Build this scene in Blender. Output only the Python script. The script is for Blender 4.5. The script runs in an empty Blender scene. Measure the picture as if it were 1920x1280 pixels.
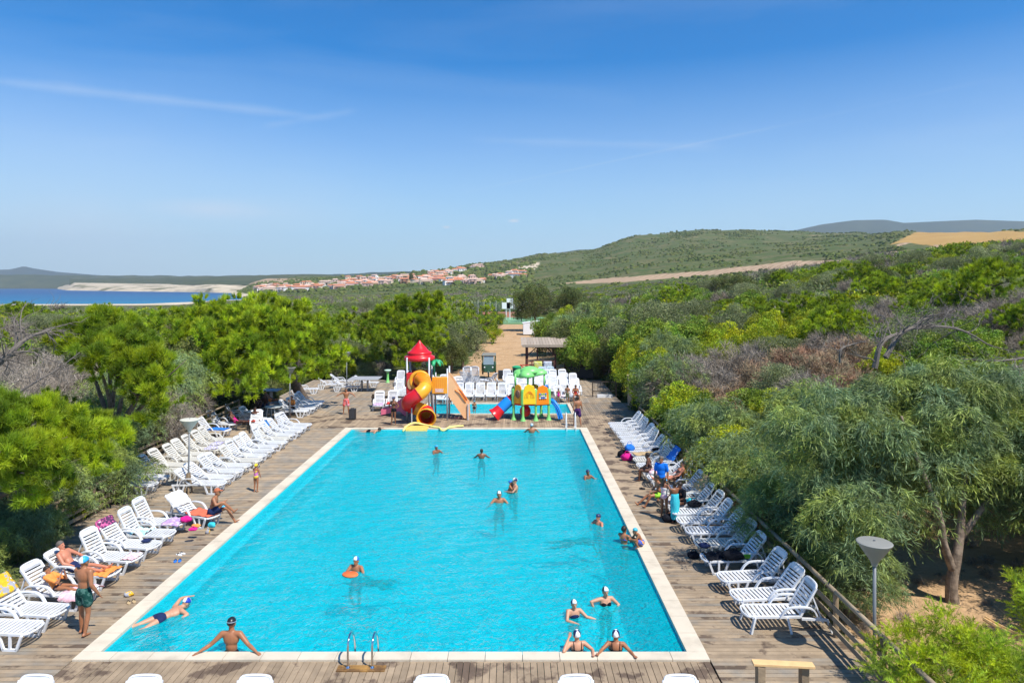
import bpy, math, random
import numpy as np
from mathutils import Vector, Matrix, Euler
sc = bpy.context.scene
col = sc.collection
rnd = random.Random(7)
D = math.radians

# ------------------------------------------------------------------ camera
CAMZ, F, HOR = 8.0, 1280.0, 537.0
cd = bpy.data.cameras.new('camera'); cam = bpy.data.objects.new('camera', cd); col.objects.link(cam)
cam.location = (0, 0, CAMZ); cam.rotation_euler = (D(90), 0, 0)
cd.sensor_width = 36; cd.lens = 24; cd.shift_y = -(640-HOR)/1920
cd.clip_start = 0.1; cd.clip_end = 30000
sc.camera = cam
# ------------------------------------------------------------------ view
sc.view_settings.view_transform = 'Standard'; sc.view_settings.look = 'None'
sc.view_settings.exposure = 0.42; sc.view_settings.gamma = 1
sc.view_settings.use_curve_mapping = False
sc.render.engine = 'CYCLES'
sc.cycles.use_denoising = True
sc.cycles.max_bounces = 7; sc.cycles.diffuse_bounces = 3; sc.cycles.glossy_bounces = 2
sc.cycles.transmission_bounces = 3; sc.cycles.transparent_max_bounces = 8; sc.cycles.volume_bounces = 0
sc.cycles.sample_clamp_indirect = 4
# ------------------------------------------------------------------ sun
SUN = Vector((0.72, -0.69, 0)).normalized() * math.cos(D(56)) + Vector((0, 0, math.sin(D(56))))
ld = bpy.data.lights.new('sun', 'SUN'); ld.energy = 5.0; ld.angle = D(0.5); ld.color = (1, .95, .86)
lo = bpy.data.objects.new('sun', ld); col.objects.link(lo)
lo.rotation_euler = SUN.to_track_quat('Z', 'Y').to_euler()
# ------------------------------------------------------------------ world
w = bpy.data.worlds.new('World'); sc.world = w; w.use_nodes = True
nt = w.node_tree; nt.nodes.clear(); N = nt.nodes.new; Lk = nt.links.new
out = N('ShaderNodeOutputWorld'); bg = N('ShaderNodeBackground'); sky = N('ShaderNodeTexSky')
sky.sky_type = 'NISHITA'; sky.sun_disc = False; sky.sun_elevation = D(56)
sky.sun_rotation = math.atan2(SUN.x, SUN.y)
sky.altitude = 0; sky.air_density = 1.0; sky.dust_density = 0.35; sky.ozone_density = 3.2
bg.inputs['Strength'].default_value = 0.10
tc = N('ShaderNodeTexCoord')
def wm(op, a, b=None, c=None):
    n = N('ShaderNodeMath'); n.operation = op
    for i, v in enumerate((a, b, c)):
        if v is None: continue
        if isinstance(v, (int, float)): n.inputs[i].default_value = v
        else: Lk(v, n.inputs[i])
    return n.outputs[0]
def pdir(px, py): return Vector(((px-960)/F, 1, (HOR-py)/F)).normalized()
def wdot(v):
    n = N('ShaderNodeVectorMath'); n.operation = 'DOT_PRODUCT'; Lk(tc.outputs['Generated'], n.inputs[0]); n.inputs[1].default_value = v
    return n.outputs['Value']
def streak(p, q, width, amp, seed):
    a, b = pdir(*p), pdir(*q); nrm = a.cross(b).normalized(); mid = (a+b).normalized()
    d = wm('ABSOLUTE', wdot(nrm))
    nz = N('ShaderNodeTexNoise'); nz.inputs['Scale'].default_value = 9+seed; nz.inputs['Detail'].default_value = 6
    mp = N('ShaderNodeMapping'); mp.inputs['Location'].default_value = (seed, 0, 0); Lk(tc.outputs['Generated'], mp.inputs[0]); Lk(mp.outputs[0], nz.inputs['Vector'])
    wd = wm('MULTIPLY', nz.outputs['Fac'], width*2)
    f = wm('SUBTRACT', 1.0, wm('DIVIDE', d, wd)); f = wm('MAXIMUM', f, 0.0)
    along = wdot(mid); lim = mid.dot(a)
    g = N('ShaderNodeMapRange'); g.interpolation_type = 'SMOOTHSTEP'; Lk(along, g.inputs[0])
    g.inputs[1].default_value = lim; g.inputs[2].default_value = lim+(1-lim)*.6; g.inputs[3].default_value = 0; g.inputs[4].default_value = amp
    return wm('MULTIPLY', wm('MULTIPLY', f, g.outputs[0]), wm('MULTIPLY', nz.outputs['Fac'], 1.8))
def puff(px, py, r, amp, sq=3.0):
    c = pdir(px, py)
    v = N('ShaderNodeVectorMath'); v.operation = 'SUBTRACT'; Lk(tc.outputs['Generated'], v.inputs[0]); v.inputs[1].default_value = c
    s = N('ShaderNodeVectorMath'); s.operation = 'MULTIPLY'; Lk(v.outputs[0], s.inputs[0]); s.inputs[1].default_value = (1, 1, sq)
    l = N('ShaderNodeVectorMath'); l.operation = 'LENGTH'; Lk(s.outputs[0], l.inputs[0])
    nz = N('ShaderNodeTexNoise'); nz.inputs['Scale'].default_value = 0.35/r; nz.inputs['Detail'].default_value = 5; Lk(tc.outputs['Generated'], nz.inputs['Vector'])
    f = wm('SUBTRACT', 1.0, wm('DIVIDE', l.outputs['Value'], wm('MULTIPLY', nz.outputs['Fac'], 2*r)))
    f = wm('MAXIMUM', f, 0.0)
    return wm('MULTIPLY', f, amp)
# thin high cirrus: stretched noise, in every direction of the sky
mp = N('ShaderNodeMapping'); mp.inputs['Scale'].default_value = (1.0, 1.0, 6.0); mp.inputs['Rotation'].default_value = (0, D(5), 0)
Lk(tc.outputs['Generated'], mp.inputs[0])
n1 = N('ShaderNodeTexNoise'); n1.inputs['Scale'].default_value = 1.7; n1.inputs['Detail'].default_value = 9; n1.inputs['Roughness'].default_value = .55; n1.inputs['Distortion'].default_value = .5
Lk(mp.outputs[0], n1.inputs['Vector'])
cr = N('ShaderNodeMapRange'); Lk(n1.outputs['Fac'], cr.inputs[0]); cr.inputs[1].default_value = .50; cr.inputs[2].default_value = .85; cr.inputs[3].default_value = 0; cr.inputs[4].default_value = .12
fac = cr.outputs[0]
for t in (streak((-300, 120), (640, 224), .008, .20, 0), streak((860, 262), (1380, 276), .008, .13, 1), streak((820, 372), (1500, 228), .0025, .12, 2),
          streak((1180, 300), (1900, 140), .003, .04, 3), streak((480, 240), (680, 205), .006, .10, 4),
          puff(838, 426, .009, 1.1), puff(963, 414, .010, 1.2), puff(390, 392, .08, .35, 5), puff(120, 440, .2, .25, 3), puff(500, 400, .11, .2, 5), puff(150, 400, .42, .30, 2.6)):
    fac = wm('ADD', fac, t)
fac = wm('MINIMUM', fac, 0.85)
hs = N('ShaderNodeHueSaturation'); hs.inputs['Saturation'].default_value = 1.68; Lk(sky.outputs[0], hs.inputs['Color'])
# low sky paling: the whitish summer air near the horizon, all the way round
sx = N('ShaderNodeSeparateXYZ'); Lk(tc.outputs['Generated'], sx.inputs[0])
hz = N('ShaderNodeMapRange'); Lk(sx.outputs['Z'], hz.inputs[0]); hz.inputs[1].default_value = 0; hz.inputs[2].default_value = .31; hz.inputs[3].default_value = .88; hz.inputs[4].default_value = 0
ti = N('ShaderNodeMixRGB'); ti.blend_type = 'MULTIPLY'; ti.inputs[0].default_value = 1; Lk(hs.outputs[0], ti.inputs[1]); ti.inputs[2].default_value = (.36, 1.10, 1.20, 1)
mh = N('ShaderNodeMixRGB'); Lk(hz.outputs[0], mh.inputs[0]); Lk(ti.outputs[0], mh.inputs[1]); mh.inputs[2].default_value = (5.0, 6.05, 7.5, 1)
mx = N('ShaderNodeMixRGB'); Lk(fac, mx.inputs[0]); Lk(mh.outputs[0], mx.inputs[1]); mx.inputs[2].default_value = (5.6, 6.4, 7.4, 1)
Lk(mx.outputs[0], bg.inputs['Color']); Lk(bg.outputs[0], out.inputs['Surface'])

# ------------------------------------------------------------------ helpers
def G(px, py, z=0.0):
    y = (CAMZ-z)*F/(py-HOR); return Vector(((px-960)/F*y, y, z))
def W3(px, py, y): return Vector(((px-960)/F*y, y, CAMZ-(py-HOR)/F*y))
def tag(o, label=None, cat=None, group=None, kind=None):
    if label: o['label'] = label
    if cat: o['category'] = cat
    if group: o['group'] = group
    if kind: o['kind'] = kind
    return o
def empty(name, loc, rz=0, **k):
    o = bpy.data.objects.new(name, None); col.objects.link(o); o.location = loc; o.rotation_euler = (0, 0, rz); o.empty_display_size = .2
    return tag(o, **k)
KIDS = {}
def link(name, me, parent=None, loc=(0, 0, 0), **k):
    o = bpy.data.objects.new(name, me); col.objects.link(o); o.location = loc
    if parent: o.parent = parent; KIDS.setdefault(parent.name, []).append(o)
    return tag(o, **k)
def copy_tree(o, loc=None, rz=None, parent=None, **k):
    c = o.copy(); col.objects.link(c)
    for key in ('label', 'group'):
        if key in k and key in c: del c[key]
    if parent: c.parent = parent; KIDS.setdefault(parent.name, []).append(c)
    if loc is not None: c.location = loc
    if rz is not None: c.rotation_euler = (0, 0, rz)
    for ch in KIDS.get(o.name, []): copy_tree(ch, parent=c)
    return tag(c, **k)

class MB:
    def __init__(s): s.v = []; s.f = []; s.m = []; s.t = []; s.mi = 0; s.tone = 1.0; s.M = None
    def add(s, vs, fs):
        b = len(s.v)
        for p in vs:
            p = Vector(p)
            s.v.append(tuple(s.M @ p if s.M else p))
        for f in fs: s.f.append([b+i for i in f]); s.m.append(s.mi); s.t.append(s.tone)
        return s
    def box(s, c, d, rz=0, rx=0, ry=0):
        R = Euler((rx, ry, rz)).to_matrix(); c = Vector(c)
        vs = [c + R @ Vector((x*d[0]/2, y*d[1]/2, z*d[2]/2)) for x in (-1, 1) for y in (-1, 1) for z in (-1, 1)]
        return s.add(vs, [(0, 1, 3, 2), (4, 6, 7, 5), (0, 4, 5, 1), (2, 3, 7, 6), (0, 2, 6, 4), (1, 5, 7, 3)])
    def bar(s, a, b, wd, th, up=(0, 0, 1)):
        a, b = Vector(a), Vector(b); d = (b-a).normalized(); u = Vector(up)
        sd = d.cross(u)
        if sd.length < 1e-4: sd = d.cross(Vector((0, 1, 0)))
        sd.normalize(); u = sd.cross(d)
        vs = [p + sd*i*wd/2 + u*j*th/2 for p in (a, b) for i, j in ((-1, -1), (1, -1), (1, 1), (-1, 1))]
        return s.add(vs, [(0, 3, 2, 1), (4, 5, 6, 7), (0, 1, 5, 4), (1, 2, 6, 5), (2, 3, 7, 6), (3, 0, 4, 7)])
    def tube(s, pts, r, n=8, caps=True):
        pts = [Vector(p) for p in pts]
        if isinstance(r, (int, float)): r = [r]*len(pts)
        vs = []; fs = []; nx = None
        for i, p in enumerate(pts):
            d = (pts[min(i+1, len(pts)-1)]-pts[max(i-1, 0)]).normalized()
            if nx is None: nx = d.cross(Vector((0.13, .21, 1)))
            if nx.length < 1e-3: nx = d.cross(Vector((1, 0, 0)))
            nx = (nx - d*nx.dot(d)).normalized(); ny = d.cross(nx)
            for k in range(n):
                a = 2*math.pi*k/n; vs.append(p + nx*math.cos(a)*r[i] + ny*math.sin(a)*r[i])
        for i in range(len(pts)-1):
            for k in range(n):
                k2 = (k+1) % n; fs.append((i*n+k, i*n+k2, (i+1)*n+k2, (i+1)*n+k))
        if caps: fs.append(tuple(range(n-1, -1, -1))); fs.append(tuple((len(pts)-1)*n+k for k in range(n)))
        return s.add(vs, fs)
    def lathe(s, prof, c=(0, 0, 0), n=16, close=False, sx=1, sy=1):
        c = Vector(c); vs = []; fs = []
        for r, z in prof:
            for k in range(n):
                a = 2*math.pi*k/n; vs.append(c+Vector((math.cos(a)*r*sx, math.sin(a)*r*sy, z)))
        m = len(prof)
        for i in range(m-1):
            for k in range(n):
                k2 = (k+1) % n; fs.append((i*n+k, i*n+k2, (i+1)*n+k2, (i+1)*n+k))
        if close: fs.append(tuple(range(n-1, -1, -1))); fs.append(tuple((m-1)*n+k for k in range(n)))
        return s.add(vs, fs)
    def ell(s, c, r, R=None, nu=10, nv=7, z0=-1.0):
        c = Vector(c); vs = []; fs = []
        a0 = math.asin(max(-1, z0))
        for i in range(nv+1):
            t = a0 + (math.pi/2-a0)*i/nv
            for k in range(nu):
                a = 2*math.pi*k/nu
                p = Vector((math.cos(a)*math.cos(t)*r[0], math.sin(a)*math.cos(t)*r[1], math.sin(t)*r[2]))
                vs.append(c + (R @ p if R else p))
        for i in range(nv):
            for k in range(nu):
                k2 = (k+1) % nu; fs.append((i*nu+k, i*nu+k2, (i+1)*nu+k2, (i+1)*nu+k))
        fs.append(tuple(range(nu-1, -1, -1)))
        return s.add(vs, fs)
    def cap(s, a, ra, b, rb, n=10):
        a, b = Vector(a), Vector(b); s.tube([a, b], [ra, rb], n)
        s.ell(a, (ra,)*3, nu=n, nv=6); s.ell(b, (rb,)*3, nu=n, nv=6); return s
    def mesh(s, name, mats, smooth=False):
        me = bpy.data.meshes.new(name); me.from_pydata(s.v, [], s.f)
        if not isinstance(mats, (list, tuple)): mats = [mats]
        for m in mats: me.materials.append(m)
        if len(mats) > 1: me.polygons.foreach_set('material_index', s.m)
        if smooth: me.polygons.foreach_set('use_smooth', [True]*len(s.f))
        at = me.attributes.new('tone', 'FLOAT', 'FACE'); at.data.foreach_set('value', s.t)
        me.update(); return me
    def obj(s, name, mats, parent=None, smooth=False, bevel=0, loc=(0, 0, 0), **k):
        o = link(name, s.mesh(name, mats, smooth), parent, loc, **k)
        if bevel:
            b = o.modifiers.new('bevel', 'BEVEL'); b.width = bevel; b.segments = 1; b.limit_method = 'ANGLE'; b.angle_limit = D(40)
        return o

def smooth_path(pts, n=6):
    P = [Vector(p) for p in pts]; P = [2*P[0]-P[1]]+P+[2*P[-1]-P[-2]]; o = []
    for i in range(1, len(P)-2):
        for k in range(n):
            t = k/n; a, b, c, d = P[i-1:i+3]
            o.append(.5*((2*b)+(c-a)*t+(2*a-5*b+4*c-d)*t*t+(3*b-a-3*c+d)*t**3))
    o.append(P[-2]); return o

MATS = {}
def mk(name, rgb, rough=.6, var=.12, scale=4.0, bump=0.0, bscale=30, objvar=0.0, spec=.5, rgb2=None, sc2=1.5, thr=(.45, .6), metal=0, trans=0, stretch=None, coat=0, tone=True):
    """procedural material: colour x noise x 'tone' attribute x per-object variation, optional second colour in noise patches"""
    if name in MATS: return MATS[name]
    m = bpy.data.materials.new(name); m.use_nodes = True; t = m.node_tree; nd = t.nodes; lk = t.links.new
    b = nd['Principled BSDF']; b.inputs['Roughness'].default_value = rough; b.inputs['Metallic'].default_value = metal
    b.inputs['Specular IOR Level'].default_value = spec; b.inputs['Coat Weight'].default_value = coat
    g = nd.new('ShaderNodeNewGeometry'); vec = g.outputs['Position']
    if stretch:
        mp = nd.new('ShaderNodeMapping'); mp.inputs['Scale'].default_value = stretch; lk(vec, mp.inputs[0]); vec = mp.outputs[0]
    nz = nd.new('ShaderNodeTexNoise'); nz.inputs['Scale'].default_value = scale; nz.inputs['Detail'].default_value = 5; lk(vec, nz.inputs['Vector'])
    def math_(op, x, y):
        n = nd.new('ShaderNodeMath'); n.operation = op
        for i, v in enumerate((x, y)):
            if isinstance(v, (int, float)): n.inputs[i].default_value = v
            else: lk(v, n.inputs[i])
        return n.outputs[0]
    v = math_('ADD', math_('MULTIPLY', math_('SUBTRACT', nz.outputs['Fac'], .5), var*4), 1.0)
    at = nd.new('ShaderNodeAttribute'); at.attribute_name = 'tone'
    v = math_('MULTIPLY', v, at.outputs['Fac']) if tone else v
    if objvar:
        oi = nd.new('ShaderNodeObjectInfo'); v = math_('MULTIPLY', v, math_('ADD', math_('MULTIPLY', oi.outputs['Random'], objvar), 1-objvar/2))
    colr = nd.new('ShaderNodeRGB'); colr.outputs[0].default_value = (*rgb, 1); base = colr.outputs[0]
    if rgb2:
        n2 = nd.new('ShaderNodeTexNoise'); n2.inputs['Scale'].default_value = sc2; n2.inputs['Detail'].default_value = 7; n2.inputs['Roughness'].default_value = .6; lk(g.outputs['Position'] if not stretch else vec, n2.inputs['Vector'])
        mr = nd.new('ShaderNodeMapRange'); lk(n2.outputs['Fac'], mr.inputs[0]); mr.inputs[1].default_value, mr.inputs[2].default_value = thr
        mxx = nd.new('ShaderNodeMixRGB'); lk(mr.outputs[0], mxx.inputs[0]); lk(base, mxx.inputs[1]); mxx.inputs[2].default_value = (*rgb2, 1); base = mxx.outputs[0]
    vm = nd.new('ShaderNodeVectorMath'); vm.operation = 'SCALE'; lk(base, vm.inputs[0]); lk(v, vm.inputs['Scale'])
    lk(vm.outputs[0], b.inputs['Base Color'])
    if bump:
        nb = nd.new('ShaderNodeTexNoise'); nb.inputs['Scale'].default_value = bscale; nb.inputs['Detail'].default_value = 4; lk(vec, nb.inputs['Vector'])
        bp = nd.new('ShaderNodeBump'); bp.inputs['Strength'].default_value = bump; bp.inputs['Distance'].default_value = .02; lk(nb.outputs['Fac'], bp.inputs['Height']); lk(bp.outputs[0], b.inputs['Normal'])
    if trans:
        tr = nd.new('ShaderNodeBsdfTranslucent'); lk(vm.outputs[0], tr.inputs['Color']); ms = nd.new('ShaderNodeMixShader'); ms.inputs[0].default_value = trans
        lk(b.outputs[0], ms.inputs[1]); lk(tr.outputs[0], ms.inputs[2]); lk(ms.outputs[0], nd['Material Output'].inputs['Surface'])
    MATS[name] = m; m['base'] = 1; return m
# ------------------------------------------------------------------ terrain
def sstep(v, a, b):
    t = np.clip((v-a)/(b-a), 0, 1); return t*t*(3-2*t)
COLS = [  # px : (depth, height) control points of the land far off
    (-900, [(150, 1.0), (250, -1.2), (440, -3), (470, -6), (6000, -9)]),
    (0,   [(150, .8), (250, -1.2), (450, -3.4), (480, -6), (6000, -9)]),
    (250, [(150, .6), (250, -1.2), (450, -3.2), (490, -6), (6000, -9)]),
    (330, [(150, .4), (250, -1.2), (480, -3), (530, -6), (6000, -9)]),
    (420, [(150, .5), (350, 0), (560, -3), (620, -6), (900, -6), (1000, -6), (6000, -8)]),
    (500, [(150, .5), (400, 0), (600, -3.2), (660, -5), (760, -2), (900, 2), (1200, 10), (1500, 20), (1800, 28), (2200, 26), (6000, 10)]),
    (570, [(150, .5), (500, -1), (560, -2), (620, -2.5), (700, 0), (900, 4), (1200, 16), (1500, 30), (1700, 31), (2200, 24), (6000, 10)]),
    (700, [(150, .8), (500, -1), (560, -2), (700, 2), (1000, 11), (1500, 32), (1800, 30), (6000, 15)]),
    (800, [(150, 1), (500, 1.5), (700, 4.5), (900, 14), (1200, 36), (1400, 30), (6000, 15)]),
    (900, [(150, 1), (500, 3), (700, 7), (900, 22), (1200, 50), (1500, 40), (6000, 20)]),
    (1000, [(150, 1), (300, 2), (500, 4), (700, 12), (900, 31), (1300, 70), (1700, 58), (6000, 30)]),
    (1100, [(150, 3), (300, 4), (500, 7), (700, 16), (1000, 45), (1400, 84), (1800, 75), (6000, 30)]),
    (1200, [(150, 4.5), (300, 5.5), (480, 10), (600, 18), (1000, 56), (1400, 117), (1800, 105), (6000, 40)]),
    (1300, [(150, 6.5), (300, 7), (480, 12), (600, 23), (1000, 64), (1400, 126), (1800, 110), (6000, 40)]),
    (1400, [(150, 8), (300, 9.5), (450, 15), (600, 27), (1000, 68), (1400, 124), (1800, 110), (6000, 40)]),
    (1500, [(150, 9.8), (300, 13), (400, 17), (550, 28), (1000, 72), (1400, 121), (1800, 110), (6000, 40)]),
    (1600, [(150, 11.5), (250, 13.5), (350, 17), (500, 29), (1000, 76), (1300, 114), (1700, 100), (6000, 40)]),
    (1700, [(150, 13), (200, 13.5), (300, 18), (450, 31), (800, 68), (1100, 98), (1500, 90), (6000, 40)]),
    (1800, [(150, 15), (180, 15.5), (260, 19), (400, 29), (700, 61), (900, 82), (1300, 80), (6000, 40)]),
    (1920, [(150, 15.5), (180, 16), (250, 21), (350, 28), (600, 55), (800, 74), (1200, 74), (6000, 40)]),
    (2900, [(150, 17), (250, 24), (600, 54), (800, 70), (6000, 40)])]
CT = np.array([(c[0]-960)/F for c in COLS])
YS = np.exp(np.linspace(np.log(150), np.log(6000), 160))
TAB = np.array([np.interp(YS, [d for d, _ in c[1]], [z for _, z in c[1]]) for c in COLS])
k = np.array([1, 2, 3, 2, 1])/9.0
TAB = np.apply_along_axis(lambda r: np.convolve(np.pad(r, 2, mode='edge'), k, 'valid'), 1, TAB)
rs = np.random.RandomState(3)
PH = rs.rand(40)*6.28; DR = rs.rand(40)*6.28
def fnoise(x, y, base, octv=5):
    z = 0*x; a = 1.0; f = 1.0/base
    for o in range(octv):
        for q in range(3):
            i = (o*3+q) % 40; z = z + a*np.sin((x*np.cos(DR[i])+y*np.sin(DR[i]))*f*6.28+PH[i]+1.3*np.sin((x*np.sin(DR[i]*1.7)-y*np.cos(DR[i]*1.7))*f*3.1+PH[i]))/3
        a *= .55; f *= 1.9
    return z
def zfar(t, y):
    t = np.asarray(t, float); y = np.asarray(y, float)
    ly = np.clip((np.log(np.clip(y, 150, 6000))-np.log(150))/(np.log(6000)-np.log(150))*159, 0, 158.999)
    i = ly.astype(int); fy = ly-i
    j = np.clip(np.searchsorted(CT, t)-1, 0, len(CT)-2); ft = np.clip((t-CT[j])/(CT[j+1]-CT[j]), 0, 1); ft = ft*ft*(3-2*ft)*.5+ft*.5
    a = TAB[j, i]*(1-fy)+TAB[j, i+1]*fy; b = TAB[j+1, i]*(1-fy)+TAB[j+1, i+1]*fy
    z = a*(1-ft)+b*ft
    amp = np.clip((y-250)/900, 0, 1)*3.2*np.clip((z+2)/20, 0, 1)
    return z + amp*fnoise(t*y, y, 210)
def znear(x, y):
    x = np.asarray(x, float); y = np.asarray(y, float)
    r = .235*np.clip(x-8.6, 0, 20)+.14*np.clip(x-30, 0, 60)
    r = r*(.25+.75*sstep(y, 16, 34))
    lft = .9*sstep(-x, 17, 40)
    return -.35 + r + lft + .12*fnoise(x, y, 14, 3)*sstep(np.abs(x), 9.5, 18)
def terrain_z(x, y):
    x = np.asarray(x, float); y = np.asarray(y, float)
    b = sstep(y, 90, 190); t = x/np.maximum(y, 1)
    path = (1-sstep(np.abs(x-path_c(y)), path_w(y), path_w(y)+4))*(y > 40)*(y < 175)
    z = znear(x, y)*(1-b) + zfar(t, np.maximum(y, 150))*b
    return z*(1-path)+np.minimum(z, -.05)*path
def path_c(y): return np.interp(y, [40, 62, 75, 116, 150, 200], [-1.0, -.2, .3, 1.4, 2.0, 3.5])
def path_w(y): return np.interp(y, [40, 58, 75, 116, 140, 200], [7.0, 6.5, 5.2, 4.9, 6.2, 3.0])
def tz(x, y): return float(terrain_z(np.array([x]), np.array([y]))[0])
def hit(px, py, d0=60, d1=4000):
    d = np.exp(np.linspace(np.log(d0), np.log(d1), 900)); t = (px-960)/F
    z = terrain_z(t*d, d); pp = HOR+(CAMZ-z)/d*F
    k = np.where(pp <= py)[0]
    i = k[0] if len(k) else 899
    return Vector((t*d[i], d[i], z[i]))
def inpoly(px, py, poly):
    r = np.zeros_like(px, bool); n = len(poly)
    for i in range(n):
        x1, y1 = poly[i]; x2, y2 = poly[(i+1) % n]
        c = ((y1 > py) != (y2 > py)) & (px < (x2-x1)*(py-y1)/((y2-y1) if y2 != y1 else 1e-9)+x1); r ^= c
    return r
def np_mesh(name, V, Fa, mat, tone=None, smooth=False):
    me = bpy.data.meshes.new(name); kk = Fa.shape[1]
    me.vertices.add(len(V)); me.vertices.foreach_set('co', V.astype(np.float32).ravel())
    me.loops.add(Fa.size); me.loops.foreach_set('vertex_index', Fa.astype(np.int32).ravel())
    me.polygons.add(len(Fa)); me.polygons.foreach_set('loop_start', np.arange(0, Fa.size, kk, dtype=np.int32))
    if smooth: me.polygons.foreach_set('use_smooth', np.ones(len(Fa), bool))
    me.update(calc_edges=True)
    if tone is None: tone = np.ones(len(Fa))
    if True:
        a = me.attributes.new('tone', 'FLOAT', 'FACE'); a.data.foreach_set('value', tone.astype(np.float32))
    if mat: me.materials.append(mat)
    return me
tt = np.concatenate([np.linspace(-1.25, -.8, 14)[:-1], np.linspace(-.8, .8, 480), np.linspace(.8, 1.25, 14)[1:]])
yy = np.concatenate([np.array([2, 5, 8]), np.exp(np.linspace(np.log(10), np.log(1000), 270)), np.exp(np.linspace(np.log(1000), np.log(6000), 60))[1:]])
TT, YY = np.meshgrid(tt, yy); XX = TT*YY; ZZ = terrain_z(XX, YY)
DK = (XX > -17.0) & (XX < 8.0) & (YY < 62); ZZ = np.where(DK, np.minimum(ZZ, -.3), ZZ)
PL = (XX > -9.6) & (XX < 4.6) & (YY > 13.5) & (YY < 48); ZZ = np.where(PL, -2.2, ZZ)
# zones on the ground: r = golden stubble, g = ploughed / bare sand, b = pale rock
PXX = 960+F*TT; PYY = HOR+F*(CAMZ-ZZ)/YY
wob = fnoise(XX, YY, 60, 4)*2.2*sstep(YY, 200, 500)
gold = inpoly(PXX+wob, PYY+wob*.4, [(1662, 462), (1722, 433), (1760, 431), (2600, 445), (2600, 478), (1925, 470), (1830, 468), (1745, 470), (1760, 462), (1700, 455)]) & (YY > 220)
plough = inpoly(PXX+wob, PYY+wob*.3, [(1030, 533), (1110, 524), (1200, 517), (1330, 507), (1420, 497), (1470, 490), (1560, 488), (1655, 489), (1560, 496), (1400, 510), (1290, 520), (1150, 530)]) & (YY > 200)
track = (np.abs(PXX-np.interp(PYY, [455, 462, 470, 480], [1700, 1680, 1672, 1690])) < 7) & (PYY > 455) & (PYY < 480) & (YY > 250)
track2 = inpoly(PXX+wob, PYY, [(1735, 468), (1755, 458), (1775, 470), (1760, 482), (1738, 482)]) & (YY > 200)
dry = inpoly(PXX+wob*2, PYY+wob*.5, [(430, 524), (520, 521), (560, 523), (545, 530), (440, 534)]) & (YY > 900)
quarry = inpoly(PXX, PYY, [(972, 494), (982, 491), (986, 500), (1003, 492), (1015, 492), (1002, 505), (985, 510), (972, 506)]) & (YY > 600)
beach = ((ZZ > -4.4) & (ZZ < -1.7) & (YY > 380)) & (PXX < 660)
sand = (np.abs(XX-path_c(YY)) < path_w(YY)+.6*fnoise(XX, YY, 9, 3)) & (YY > 40) & (YY < 172)
sand |= (XX > 8) & (XX < 26) & (YY < 27)
n4 = TT.size; cz = np.zeros((n4, 4), np.float32); cz[:, 3] = 1
cz[:, 0] = gold.ravel(); cz[:, 1] = (plough | track | track2 | sand | dry).ravel(); cz[:, 2] = (beach | quarry).ravel()
nr, nc = TT.shape; idx = np.arange(nr*nc).reshape(nr, nc)
Fa = np.stack([idx[:-1, :-1], idx[:-1, 1:], idx[1:, 1:], idx[1:, :-1]], -1).reshape(-1, 4)
def zone_mat():
    m = bpy.data.materials.new('ground'); m.use_nodes = True; t = m.node_tree; nd = t.nodes; lk = t.links.new; b = nd['Principled BSDF']; b.inputs['Roughness'].default_value = .95; b.inputs['Specular IOR Level'].default_value = .1
    g = nd.new('ShaderNodeNewGeometry')
    def noise(s, d=6, r=.6):
        n = nd.new('ShaderNodeTexNoise'); n.inputs['Scale'].default_value = s; n.inputs['Detail'].default_value = d; n.inputs['Roughness'].default_value = r; lk(g.outputs['Position'], n.inputs['Vector']); return n.outputs['Fac']
    def mr(v, a, b_):
        n = nd.new('ShaderNodeMapRange'); lk(v, n.inputs[0]); n.inputs[1].default_value = a; n.inputs[2].default_value = b_; return n.outputs[0]
    def mix(f, a, b_):
        n = nd.new('ShaderNodeMixRGB')
        if isinstance(f, float): n.inputs[0].default_value = f
        else: lk(f, n.inputs[0])
        for i, v in ((1, a), (2, b_)):
            if isinstance(v, tuple): n.inputs[i].default_value = (*v, 1)
            else: lk(v, n.inputs[i])
        return n.outputs[0]
    scrub = mix(mr(noise(.035, 8), .42, .62), (.075, .105, .028), (.14, .13, .055))
    scrub = mix(mr(noise(.16, 8, .7), .50, .62), scrub, (.045, .070, .018))
    scrub = mix(mr(noise(.011, 9, .7), .60, .66), scrub, (.24, .185, .10))
    sandc = mix(mr(noise(.6, 8), .35, .7), (.50, .33, .185), (.40, .25, .13))
    gold = mix(mr(noise(.02, 8), .3, .7), (.42, .27, .095), (.36, .215, .07))
    rock = mix(mr(noise(.06, 8), .3, .7), (.62, .53, .40), (.46, .37, .26))
    at = nd.new('ShaderNodeAttribute'); at.attribute_name = 'zone'; s = nd.new('ShaderNodeSeparateColor'); lk(at.outputs['Color'], s.inputs[0])
    c = mix(s.outputs[0], scrub, gold); 
    wv = nd.new('ShaderNodeTexWave'); wv.inputs['Scale'].default_value = .05; wv.inputs['Distortion'].default_value = 1.5; wv.inputs['Detail'].default_value = 2; mpw = nd.new('ShaderNodeMapping'); mpw.inputs['Rotation'].default_value = (0, 0, .5); lk(g.outputs['Position'], mpw.inputs[0]); lk(mpw.outputs[0], wv.inputs['Vector'])
    sx_ = nd.new('ShaderNodeSeparateXYZ'); lk(g.outputs['Position'], sx_.inputs[0])
    sandc = mix(mr(sx_.outputs['Y'], 230, 260), sandc, mix(wv.outputs['Fac'], (.33, .225, .14), (.43, .31, .20)))
    c = mix(s.outputs[1], c, sandc); c = mix(s.outputs[2], c, rock)
    lk(c, b.inputs['Base Color'])
    bp = nd.new('ShaderNodeBump'); bp.inputs['Strength'].default_value = .6; bp.inputs['Distance'].default_value = .5; lk(noise(1.2, 8), bp.inputs['Height']); lk(bp.outputs[0], b.inputs['Normal'])
    return m
MG = zone_mat()
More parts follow.
